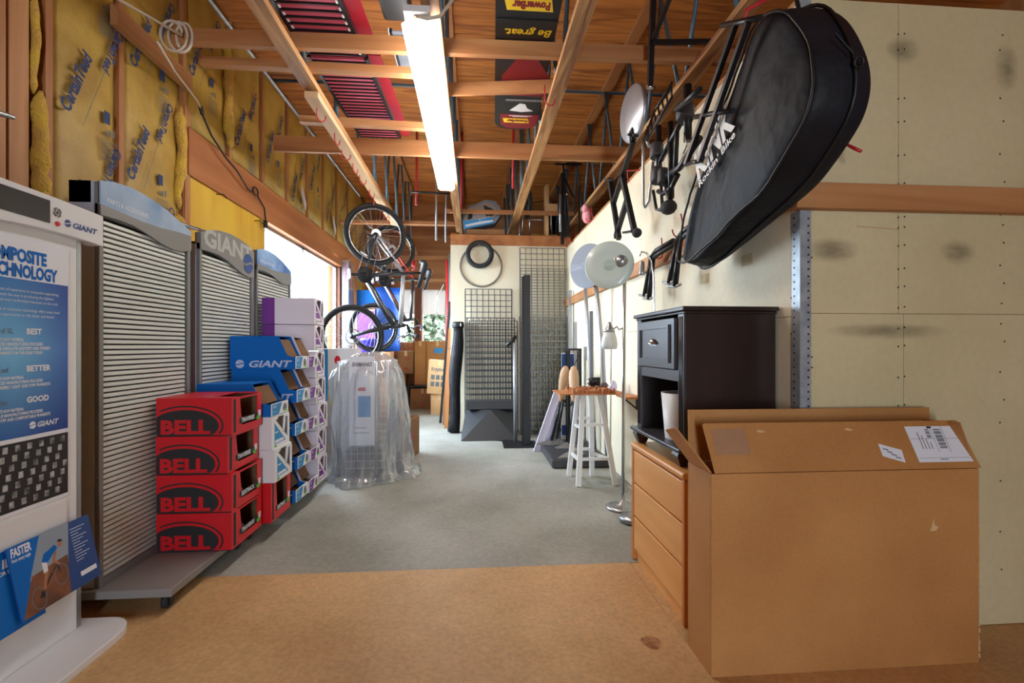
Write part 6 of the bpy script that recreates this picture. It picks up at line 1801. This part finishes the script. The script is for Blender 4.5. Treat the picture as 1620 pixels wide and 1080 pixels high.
MB().use(M_BLUED).box(0.955, 1.09, 5.1988, 5.1998, 0.86, 1.02).box(0.955, 1.09, 5.1988, 5.1998, 0.13, 0.24).build('blue_block', parent=t)
MB().use(M_PRINTB).ring((1.02, 5.1985, 0.50), Y, 0.055, 0.008, 24, 4).ring((1.02, 5.1985, 0.50), Y, 0.025, 0.008, 20, 4).build('ring_print', parent=t)
t = thing('brown_panel', 'small brown panel corner behind the stand frame', 'panel', (1.16, 5.3, Z0))
MB().use(M_CARD2).box(1.10, 1.20, 5.30, 5.32, 0.75, 1.06).build('sheet', parent=t); MB().use(M_GREYB).box(1.10, 1.20, 5.302, 5.318, Z0 + 0.001, 0.749).build('lower_sheet', parent=t)
for k, (x, y, z1, w, lx, ly, m, lb) in enumerate(((1.06, 5.02, 1.36, 0.028, 0.0, 0.0, M_SILV, 'short silver post with slots behind the stand frame'),
                                                  (1.11, 4.52, 1.44, 0.032, 0.0, 0.02, M_GREYB, 'slotted grey post on the plinth behind the stool'),
                                                  )):
    b = MB().use(m).slope_box((x, y, Z0 + 0.001), X, Y, (lx, ly, 1), w, w * 0.7, z1 - Z0)
    b.use(M_PRINTB)
    for q in range(6):
        b.box(x + w + 0.0002, x + w + 0.0006, y + 0.004, y + 0.012, z1 - 0.09 - q * 0.05, z1 - 0.06 - q * 0.05)
    tag(b.build('slotted_post'), lb, 'post', 'grey posts on the low plinth')
# round grey sign on leaning pole, second leaning pole
t = thing('round_sign', 'round grey sign with blue emblem on a leaning grey pole', 'sign', (1.1, 4.0, Z0))
sc_ = Vector((1.035, 4.32, 1.835)); sn = Vector((-0.80, -0.60, 0.05)).normalized()
MB().use(M_GREYB).lathe([(0.205, -0.006), (0.205, 0.006)], sc_, sn, 44).build('disc', parent=t)
k = MB(); su = Vector((sn.y * -1, sn.x, 0)).normalized(); su = -su if su.y > 0 else su
k.use(mat('pale_grey_ink', srgb(152, 160, 176), 0.5)).text('GIANT', sc_ + sn * 0.0066 - su * 0.19 - Z * 0.03, su, Z, h=0.06, w=0.16, bold=0.03)
logo_mark(k, sc_ + sn * 0.0068 + su * 0.035 + Z * 0.0, su, Z, 0.06, M_BLUE)
k.build('sign_print', parent=t)
MB().use(M_SILV).tube([(1.10, 4.28, 1.66), (1.165, 4.30, 1.1), (1.215, 4.31, Z0 + 0.012)], 0.020, 12).build('pole', parent=t)
tag(MB().use(M_SILV).tube([(1.09, 4.66, 1.69), (1.14, 4.66, 1.0), (1.19, 4.66, Z0 + 0.012)], 0.018, 12).build('leaning_pole'), 'bare grey leaning pole held by red hooks beside the round sign', 'pole')
tag(MB().use(M_GALV).box(1.16, 1.19, 5.0, 5.02, 0.95, 1.10).box(1.165, 1.185, 5.02, 5.03, Z0 + .001, 1.10).build('small_bracket'), 'short galvanised bracket strip on the partition behind the poles', 'bracket')

# black post with base, silver crank pole, white channels
t = thing('black_post', 'tall black square post on a flat black base in front of the chrome grids', 'post', (0.57, 5.3, 0))
MB().use(M_BLACK).box(0.545, 0.62, 5.27, 5.33, 0.0205, 1.89).build('upright', parent=t, bevel=0.003)
MB().use(M_BLKM).box(0.526, 0.544, 5.27, 5.32, 0.0205, 1.87).build('slotted_strip', parent=t)
b = MB().use(M_BLACK).box(0.32, 0.69, 5.18, 5.50, 0.003, 0.02)
b.prism([(0.33, 5.55), (0.10, 5.72), (0.02, 5.78), (0.0, 5.86), (0.06, 5.92), (0.2, 5.88), (0.5, 5.5), (0.5, 5.3)], (0, 0, 0.0032), X, Y, 0.006)
b.build('base_plate', parent=t)
t = thing('crank_pole', 'silver pole with black crank handle beside the black post', 'pole', (0.47, 5.5, 0))
MB().use(M_SILV).cyl((0.47, 5.45, 0.0205), (0.46, 5.45, 1.14), 0.021, n=12).build('tube', parent=t)
MB().use(M_BLKM).tube([(0.37, 5.45, 1.11), (0.42, 5.45, 1.15), (0.48, 5.45, 1.22)], 0.022, 10).build('crank_handle', parent=t)
for k, (xa, xb, y, lb) in enumerate(((0.62, 0.80, 5.02, 'white metal channel leaning nearer the black post'), (0.71, 0.90, 5.12, 'white metal channel leaning nearer the low plinth'))):
    z_ = 0.004 if k == 0 else Z0 + 0.001
    u = Vector((0.24, 0.10, 0.62 if k == 0 else 0.56)); L = 0.66 if k == 0 else 0.58
    un = u.normalized()
    b = MB().use(M_LAVCH)
    o = Vector((xa, y, z_))
    b.slope_box(o, X, Y, un, 0.085, 0.006, L).slope_box(o - Y * 0.03, X, Y, un, 0.006, 0.0295, L).slope_box(o - Y * 0.03 + X * 0.079, X, Y, un, 0.006, 0.0295, L)
    tag(b.build('metal_channel'), lb, 'channel', 'white metal channels leaning by the black post')

# floor lamps
t = thing('floor_lamp', 'chrome floor lamp with frosted glass dish and small reading shade by the partition', 'floor lamp', (1.01, 3.2, 0))
lx, ly = 1.01, 3.20
MB().use(M_STEEL).lathe([(0.115, 0.003), (0.115, 0.012), (0.09, 0.022), (0.03, 0.035), (0.014, 0.06)], (lx, ly, 0), n=32).build('base', parent=t)
MB().use(M_CHR).cyl((lx, ly, 0.04), (lx + 0.012, ly, 1.60), 0.0115, n=14).build('pole', parent=t)
for s in (-1, 1):
    MB().use(M_CHR).tube([(lx + 0.012, ly, 1.58), (lx + 0.008 + 0.034 * s, ly, 1.615), (lx - 0.02 + 0.045 * s, ly - 0.01, 1.70)], 0.005, 8).build('fork_arm', parent=t)
dn = Vector((-0.35, -0.9, 0.12)).normalized(); dc = Vector((0.915, 3.20, 1.655))
MB().use(M_FROST).lathe([(0.16, -0.006), (0.166, 0), (0.162, 0.007), (0.10, -0.002), (0.04, -0.006)], dc, dn, 48).build('glass_dish', parent=t, label='round frosted glass dish')
MB().use(M_STEEL).lathe([(0.052, 0.0), (0.050, 0.012), (0.034, 0.032), (0.016, 0.046)], dc + dn * 0.005 + X * 0.09 + Z * 0.02, Vector((0.25, -0.95, 0.05)), 24).build('lamp_socket', parent=t)
MB().use(M_CHR).tube([(lx + 0.006, ly, 1.225), (lx - 0.03, ly - 0.01, 1.215), (lx - 0.045, ly - 0.01, 1.235), (lx - 0.065, ly - 0.01, 1.22), (lx - 0.09, ly - 0.01, 1.225)], 0.006, 8).build('reading_arm', parent=t)
MB().use(M_STEEL).lathe([(0.010, 0.065), (0.016, 0.045), (0.034, 0.012), (0.038, 0.0)], (0.913, ly - 0.01, 1.200), n=20).build('shade_cap', parent=t)
MB().use(M_SHADE).lathe([(0.036, 0.0), (0.050, -0.045), (0.056, -0.085), (0.050, -0.115), (0.044, -0.118)], (0.913, ly - 0.01, 1.200), n=28).build('glass_shade', parent=t)
t = thing('gooseneck_lamp', 'slim steel gooseneck lamp standing half behind the oak dresser', 'floor lamp', (1.05, 2.85, 0))
gx, gy = 1.075, 2.86
MB().use(M_STEEL).lathe([(0.085, 0.003), (0.09, 0.02), (0.085, 0.035), (0.02, 0.045)], (1.0, 2.95, 0), n=30).build('base', parent=t)
MB().use(M_CHR).tube([(1.0, 2.95, 0.04), (1.06, 2.93, 0.6), (1.115, 2.9, 1.28), (1.11, 2.9, 1.54), (1.095, 2.9, 1.63), (1.065, 2.9, 1.68), (1.035, 2.9, 1.685), (1.02, 2.9, 1.66)], 0.006, 8).build('gooseneck', parent=t)
MB().use(M_STEEL).lathe([(0.010, 0.0), (0.016, -0.012), (0.016, -0.07), (0.02, -0.09)], (1.035, 2.9, 1.63), n=16).build('socket', parent=t)
MB().use(M_CABLE).tube([(1.06, 2.93, 0.16), (0.99, 3.02, 0.20), (0.965, 3.05, 0.12), (0.96, 3.02, 0.03), (0.985, 2.93, 0.008), (1.05, 2.82, 0.008)], 0.004, 6).build('cord', parent=t)
tag(MB().use(M_WPAINT).box(1.232, 1.2395, 3.20, 3.235, 0.93, 1.03).build('cord_hook'), 'small white plate on the partition behind the lamp pole', 'plate')


# ================================================================== OVERHEAD: lamp, signboard, panels, loft clutter
t = thing('fluorescent_lamp', 'long bright fluorescent strip lamp hung under the joists', 'ceiling light', (-0.24, 3.7, 2.72))
lx0, lx1, ly0, ly1 = -0.365, -0.195, 2.46, 4.92
b = MB().use(M_WPAINT)
b.box(lx0 + 0.02, lx1 - 0.02, ly0 - 0.085, ly0 - 0.0006, 2.735, 2.768).box(lx0 + 0.055, lx1 - 0.055, ly0 - 0.0006, ly1, 2.7665, 2.7695)
b.build('housing', parent=t)
ym = (ly0 + ly1) / 2
for (q0, q1) in ((ly0, ym - 0.004), (ym + 0.004, ly1)):
    b = MB().use(M_LIGHT)
    prof = [(lx0 + 0.05, 2.766), (lx0, 2.728), (lx0 + 0.004, 2.702), (lx0 + 0.03, 2.684), (lx1 - 0.03, 2.684), (lx1 - 0.004, 2.702), (lx1, 2.728), (lx1 - 0.05, 2.766)]
    b.prism(prof, (0, q1, 0), X, Z, q1 - q0)
    b.build('diffuser', parent=t, label='glowing white diffuser')
MB().use(M_WPAINT).prism([(-0.295, 2.734), (-0.265, 2.734), (-0.275, 2.704), (-0.285, 2.704)], (0, ly0 - 0.0005, 0), X, Z, 0.004).build('end_latch', parent=t)
MB().use(M_LUMD['X']).lathe([(0.016, 0), (0.016, 0.002)], (-0.285, ly0 - 0.045, 2.733), -Z, 16).build('knockout', parent=t)
MB().use(M_CABLE).tube([(-0.285, ly0 - 0.045, 2.735), (-0.23, ly0 - 0.05, 2.725), (-0.17, ly0 - 0.045, 2.745), (-0.11, ly0 - 0.04, 2.83), (-0.09, ly0 - 0.03, 2.95), (-0.10, ly0, 3.7)], 0.009, 8).build('supply_cable', parent=t)
for y in (2.62, 4.78):
    MB().use(M_STEEL).box(-0.29, -0.27, y, y + 0.02, 2.7685, 2.771).build('hanger_clip', parent=t)

ZP = 2.905
# snack signboard lying face down on the braces
t = thing('snack_signboard', 'black and red PowerBar signboard lying face down on the cross braces', 'signboard', (0.29, 3.2, ZP))
b = MB().use(M_BLACK)
x0, x1, y0, y1 = 0.105, 0.476, 2.35, 3.98
rc = 0.13
b.prism([(x0, y0), (x1 - 0.02, y0), (x1 + 0.03, y1 - rc)] + [(x1 + 0.03 - rc + rc * math.cos(a), y1 - rc + rc * math.sin(a)) for a in [PI / 2 * i / 6 for i in range(1, 7)]] +
        [(x0 + 0.06 + rc - rc * math.sin(a), y1 - rc + rc * math.cos(a)) for a in [PI / 2 * i / 6 for i in range(0, 7)]], (0, 0, ZP), X, Y, 0.02)
b.build('board', parent=t)
u, v = -X, Y
k = MB().use(M_YEL).prism([(0.155, 2.475), (0.405, 2.475), (0.425, 2.565), (0.175, 2.565)][::1], (0, 0, ZP - 0.0035), X, Y, 0.003)
k.prism([(0.225, 3.785), (0.425, 3.785), (0.44, 3.855), (0.24, 3.855)], (0, 0, ZP - 0.0035), X, Y, 0.003)
k.build('yellow_label', parent=t)
k = MB().use(M_MAROON)
k.text('PowerBar', (0.405, 2.495, ZP - 0.0038), u, v, h=0.055, w=0.205, bold=0.05, shear=-0.1)
k.text('PowerBar', (0.425, 3.80, ZP - 0.0038), u, v, h=0.04, w=0.165, bold=0.05, shear=-0.1)
k.build('label_lettering', parent=t)
MB().use(M_YEL).text('Be great.', (0.445, 2.72, ZP - 0.0010), u, v, h=0.06, w=0.27, bold=0.02, shear=0.2).build('slogan_lettering', parent=t)
MB().use(M_PRINTB).box(x0 + 0.02, x1 - 0.01, 2.635, 2.645, ZP - 0.006, ZP - 0.0002).box(x0 + 0.02, x1, 2.97, 2.98, ZP - 0.006, ZP - 0.0002).build('panel_ridge', parent=t)
k = MB().use(M_MAROON).prism([(0.30, 2.92), (0.36, 2.92), (0.50, 3.18), (0.51, 3.44), (0.19, 3.44), (0.185, 3.2)], (0, 0, ZP - 0.002), X, Y, 0.0015)
k.prism([(0.2, 3.72), (0.51, 3.72), (0.50, 3.90), (0.44, 3.955), (0.27, 3.955), (0.215, 3.9)], (0, 0, ZP - 0.002), X, Y, 0.0015)
k.build('maroon_print', parent=t)
k = MB().use(M_PRINT).prism([(0.23, 3.49), (0.50, 3.49), (0.50, 3.52), (0.23, 3.52)], (0, 0, ZP - 0.002), X, Y, 0.0015)
k.use(M_PAPER).prism([(0.27, 3.66), (0.34, 3.55), (0.38, 3.56), (0.40, 3.62), (0.45, 3.66), (0.36, 3.68)], (0, 0, ZP - 0.002), X, Y, 0.0015)
k.box(0.27, 0.45, 3.735, 3.742, ZP - 0.0036, ZP - 0.0021).box(0.30, 0.42, 3.75, 3.755, ZP - 0.0036, ZP - 0.0021)
k.build('racer_photo', parent=t)
# red slatted panels
def red_slats(y0, y1, n, label):
    t = thing('slatted_panel', label, 'panel', (-0.85, (y0 + y1) / 2, ZP), 'red slatted panels lying on the cross braces')
    sk = lambda y: (y - 2.7) * 0.05
    MB().use(M_SLREDF).prism([(-1.06 + sk(y0), y0), (-0.60 + sk(y0) * .6, y0), (-0.60 + sk(y1) * .6, y1), (-1.06 + sk(y1), y1)], (0, 0, ZP + 0.03), X, Y, 0.008).build('backing', parent=t)
    d = (y1 - y0) / n
    for i in range(n):
        y = y0 + d * (i + 0.5)
        a, c = -1.04 + sk(y), -0.705 + sk(y) * 0.7
        MB().use(M_SLRED).prism([(y - d * .42, ZP + 0.0295), (y - d * .42, ZP + 0.012), (y - d * .2, ZP + 0.006), (y + d * .2, ZP + 0.006), (y + d * .34, ZP + 0.012), (y + d * .34, ZP + 0.0295)], (a, 0, 0), Y, Z, c - a).build('slat', parent=t)
        if n < 15:
            MB().use(M_WPAINT).box(a + 0.004, a + 0.016, y - d * .2, y + d * .2, ZP + 0.002, ZP + 0.0055).box(c - 0.016, c - 0.004, y - d * .2, y + d * .2, ZP + 0.002, ZP + 0.0055).build('end_clip', parent=t)
        MB().use(M_BLKM).box(a, c, y + d * 0.36, y + d * 0.5, ZP + 0.001, ZP + 0.0295).build('groove_strip', parent=t)
    for (a) in (-1.06, -0.705):
        MB().use(M_BLKM).prism([(a + sk(y0), y0), (a + 0.02 + sk(y0), y0), (a + 0.02 + sk(y1) * (1 if a < -1 else .7), y1), (a + sk(y1) * (1 if a < -1 else .7), y1)], (0, 0, ZP), X, Y, 0.0295).build('side_rail', parent=t)


red_slats(2.56, 3.06, 9, 'shorter red slatted panel with white end clips above the first brace')
red_slats(3.09, 4.24, 25, 'long red slatted panel with many narrow tubes beside the lamp')
# black tray and grey board next to the lamp
t = tag(MB().use(M_BLACK).box(-0.50, -0.345, 2.36, 2.72, ZP, ZP + 0.12).build('black_tray', bevel=0.02), 'black moulded tray on the braces beside the lamp', 'tray')
t = thing('framed_board', 'grey board in a black and white frame on the braces beside the lamp', 'board', (-0.42, 3.0, ZP))
MB().use(M_GREYB).box(-0.47, -0.30, 2.80, 3.25, ZP, ZP + 0.008).build('board', parent=t)
MB().use(M_BLACK).box(-0.485, -0.4705, 2.80, 3.25, ZP - 0.004, ZP + 0.02).build('frame', parent=t)
MB().use(M_PAPER).box(-0.492, -0.4855, 2.80, 3.25, ZP - 0.002, ZP + 0.02).build('edge', parent=t)
tag(MB().use(M_BLKM).tube([(-0.70, 5.42, 2.822), (-0.24, 5.50, 2.835)], 0.012, 8).tube([(-0.62, 5.435, 2.824), (-0.60, 5.44, 2.70)], 0.005, 6).build('black_rod'), 'thin black rod lying across the joists above the second bicycle', 'rod')
# upright tubes standing in the loft between the joists: individual tubes
rod0 = None
for i, (x, y, m, lb) in enumerate(((-0.70, 5.9, M_REDB, 'red steel tube rising between the joists over the bicycles'), (-0.50, 6.4, M_SILV, 'bright steel tube between the joists, first past the red one'),
                                   (-0.38, 6.5, M_SILV, 'bright steel tube between the joists, second past the red one'), (0.42, 5.2, M_REDB, 'dark red tube standing beside the signboard joist'),
                                   (-0.16, 6.0, M_REDB, 'dark red tube beside the blue oval carton joist'))):
    b = MB().use(m).tube([(x, y, 2.50 if i in (1, 2) else 2.815), (x + 0.01, y, 3.76)], 0.014, 8)
    tag(b.build('steel_tube'), lb, 'tube', 'tubes standing between the joists')

# blue and white tapered carton on the end wall plate
t = thing('helmet_carton', 'open blue and white tapered carton perched above the end wall', 'box', (0.12, 6.42, 2.65))
u = Vector((0.94, 0, 0.34)).normalized(); v = Vector((-0.34, 0, 0.94)).normalized()
O = Vector((-0.13, 6.40, 2.655))
MB().use(M_GREYB).prism([(0, 0), (0.42, -0.05), (0.56, 0.05), (0.52, 0.22), (0.40, 0.28), (0.16, 0.26), (0.02, 0.12)], O, u, v, -0.25).build('shell', parent=t)
m_in = mat('carton_inside', srgb(150, 140, 136), 0.7)
q = MB().use(m_in).prism([(0.05, 0.05), (0.40, 0.0), (0.50, 0.07), (0.47, 0.20), (0.38, 0.25), (0.18, 0.24), (0.06, 0.13)], O - Y * 0.002, u, v, 0.0015)
q.use(M_BLACK).prism([(0.08, 0.10), (0.15, 0.10), (0.19, 0.20), (0.14, 0.20)], O - Y * 0.004, u, v, 0.0015).prism([(0.33, 0.05), (0.44, 0.05), (0.45, 0.13), (0.35, 0.22)], O - Y * 0.004, u, v, 0.0015)
q.build('lining', parent=t)
q = MB().use(M_CYAN).prism([(0.0, 0.0), (0.40, -0.05), (0.40, 0.03), (0.02, 0.10)], O - Y * 0.006, u, v, 0.0015).use(M_PAPER).prism([(0.03, 0.05), (0.25, 0.025), (0.40, -0.01), (0.40, -0.03), (0.03, 0.02)], O - Y * 0.008, u, v, 0.0015)
q.use(M_PAPER).text('SEE THE DEAL', O + u * 0.22 + v * 0.045 - Y * 0.008, u, v, h=0.018)
q.build('printed_wrap', parent=t)
MB().use(M_CARD2).box(-0.10, 0.40, 6.41, 6.62, 2.5805, 2.66).build('support_box', parent=t)

# chrome chair frames and folded stands stored above the end wall
def chair_frame(x0, w, y, label):
    t = thing('chair_frame', label, 'chair frame', (x0 + w / 2, y, 2.58), 'chrome chair frames stored above the end wall')
    for yy in (y, y + 0.42):
        MB().use(M_CHR).tube([(x0, yy, 2.585), (x0, yy, 2.93), (x0 + 0.03, yy, 2.965), (x0 + w - 0.03, yy, 2.965), (x0 + w, yy, 2.93), (x0 + w, yy, 2.585)], 0.009, 8).build('tube_loop', parent=t)
    MB().use(M_CHR).tube([(x0 + 0.10, y, 2.59), (x0 + 0.10, y - 0.02, 2.95), (x0 + 0.11, y + 0.05, 3.10), (x0 + 0.35, y + 0.05, 3.14)], 0.009, 8).build('back_tube', parent=t)
    MB().use(M_BLKM).box(x0 + 0.03, x0 + w - 0.03, y + 0.05, y + 0.40, 2.60, 2.63).build('seat_plate', parent=t)


chair_frame(0.665, 0.40, 6.60, 'chrome chair frame standing above the chrome grids')
t = thing('wheelset', 'small dark wheel hung edge on above the end wall', 'wheel', (0.75, 6.2, 2.8))
MB().use(M_RUB).ring((0.72, 6.39, 3.0), (1, 0.08, 0), 0.165, 0.024, 36, 8).build('tyre', parent=t)
MB().use(M_BLKM).lathe([(0.02, -0.03), (0.02, 0.03)], (0.72, 6.39, 3.0), (1, 0.08, 0), 12).use(M_STEEL).cyl((0.72, 6.39, 2.84), (0.72, 6.39, 3.16), 0.003, n=5).cyl((0.72, 6.23, 3.0), (0.72, 6.55, 3.0), 0.003, n=5).build('hub', parent=t)
t = thing('folded_stand', 'folded black steel stand hanging beside the corner above the end wall', 'stand', (1.18, 6.1, 2.4))
MB().use(M_BLKM).box(1.10, 1.14, 6.02, 6.06, 2.40, 3.30).build('post', parent=t)
MB().use(M_SILV).cyl((1.085, 6.0, 2.55), (1.085, 6.0, 3.02), 0.016, n=10).build('tube', parent=t)
for (p, q) in (((1.16, 6.02, 2.48), (1.16, 6.0, 3.0)), ((1.2, 6.0, 2.47), (1.12, 6.0, 3.4)), ((1.14, 6.0, 3.22), (1.26, 6.0, 2.98)), ((1.02, 6.0, 3.40), (1.36, 6.0, 3.41))):
    MB().use(M_BLKM).bar(p, q, 0.022, 0.022, (0, 1, 0)).build('arm', parent=t)
MB().use(M_CHR).ball((1.17, 5.98, 3.02), 0.02).ball((1.08, 5.985, 2.78), 0.018).build('knob', parent=t)
tag(MB().use(M_BLKM).bar((1.24, 5.6, 2.43), (1.24, 5.6, 3.0), 0.022, 0.022, (0, 1, 0)).build('black_bar'), 'slim black bar standing on the partition top near the end wall', 'bar')
tag(MB().use(M_CARD3).box(0.96, 1.0, 6.40, 6.56, 2.5805, 3.28).box(1.0, 1.12, 6.40, 6.56, 2.90, 3.02).build('wooden_post'), 'pale wooden post standing above the end wall', 'post')
# pipe bracket hung from the last joist
t = thing('pipe_bracket', 'black steel bracket with cross arm hanging between the joists above the round seat', 'bracket', (1.05, 2.6, 2.6))
MB().use(M_BLKM).bar((1.0, 2.60, 3.25), (1.0, 2.67, 2.58), 0.028, 0.028, (0, 1, 0)).build('post', parent=t)
MB().use(M_BLKM).bar((1.0, 2.61, 2.82), (1.0, 2.35, 2.90), 0.022, 0.022, (1, 0, 0)).build('arm', parent=t)
MB().use(M_BLKM).bar((1.0, 2.615, 2.80), (1.36, 2.62, 2.825), 0.022, 0.022).build('cross_arm', parent=t)
MB().use(M_CHR).cyl((0.985, 2.35, 2.885), (0.985, 2.35, 2.93), 0.012, n=10).cyl((0.98, 2.67, 2.58), (1.03, 2.67, 2.58), 0.012, n=10).build('bolt_cap', parent=t)
tag(MB().use(M_PINK).ball((1.20, 5.05, 2.50), 0.05, 0.08, 0.085, 12, 8).ball((1.17, 5.0, 2.56), 0.035, 0.05, 0.045, 10, 6).build('pink_cloth'), 'pink cloth bundle tucked over the partition top', 'cloth')
# supplies on top of the near partition
tag(MB().use(M_PAPER).ball((2.55, 1.98, 2.50), 0.30, 0.12, 0.09, 18, 8).build('white_sack'), 'white sack lying on top of the near partition end', 'sack')
tag(MB().use(M_REDB).tube([(2.2, 1.80, 2.436), (2.4, 1.79, 2.45), (2.62, 1.80, 2.47), (2.75, 1.84, 2.52), (2.8, 1.9, 2.56)], 0.008, 6).build('red_wire'), 'red wire trailing over the near partition end', 'wire')

# cables along the insulated wall
t = thing('extension_cord', 'pale cord looped over the first brace and plugged into a black cord', 'cord', (-1.72, 3.0, 2.75))
c = []
for i in range(44):
    a = i / 43; th = 2 * PI * 2.6 * a
    c.append((-1.70 + 0.07 * math.cos(th) * (1 - 0.3 * a) + 0.08 * a, 2.83 + 0.02 * a, 2.84 + 0.085 * math.sin(th)))
MB().use(M_CABLE).tube([(-1.93, 2.55, 3.02), (-1.84, 2.64, 2.90)] + c, 0.0075, 7).build('coil', parent=t)
MB().use(M_CABLE).tube([(-1.70, 2.73, 2.74), (-1.80, 3.05, 2.76), (-1.88, 3.44, 2.77), (-1.893, 3.50, 2.75)], 0.006, 7).build('drop', parent=t)
MB().use(M_CABLEB).tube([(-1.893, 3.49, 2.765), (-1.893, 3.52, 2.72)], 0.014, 8).build('plug', parent=t)
MB().use(M_CABLEB).tube([(-1.893, 3.52, 2.72), (-1.90, 3.65, 2.63), (-1.90, 3.85, 2.55), (-1.90, 4.03, 2.51), (-1.92, 4.25, 2.44), (-1.935, 4.36, 2.45)] +
                         [(-1.93, 4.42 + 0.05 * math.cos(a), 2.475 + 0.035 * math.sin(a)) for a in [PI + i * 0.6 for i in range(16)]] + [(-1.93, 4.47, 2.44), (-1.93, 4.60, 2.38), (-1.93, 4.63, 2.27)], 0.007, 7).build('black_cord', parent=t)
MB().use(M_CABLEB).box(-1.945, -1.92, 4.61, 4.65, 2.20, 2.27).build('socket_end', parent=t)
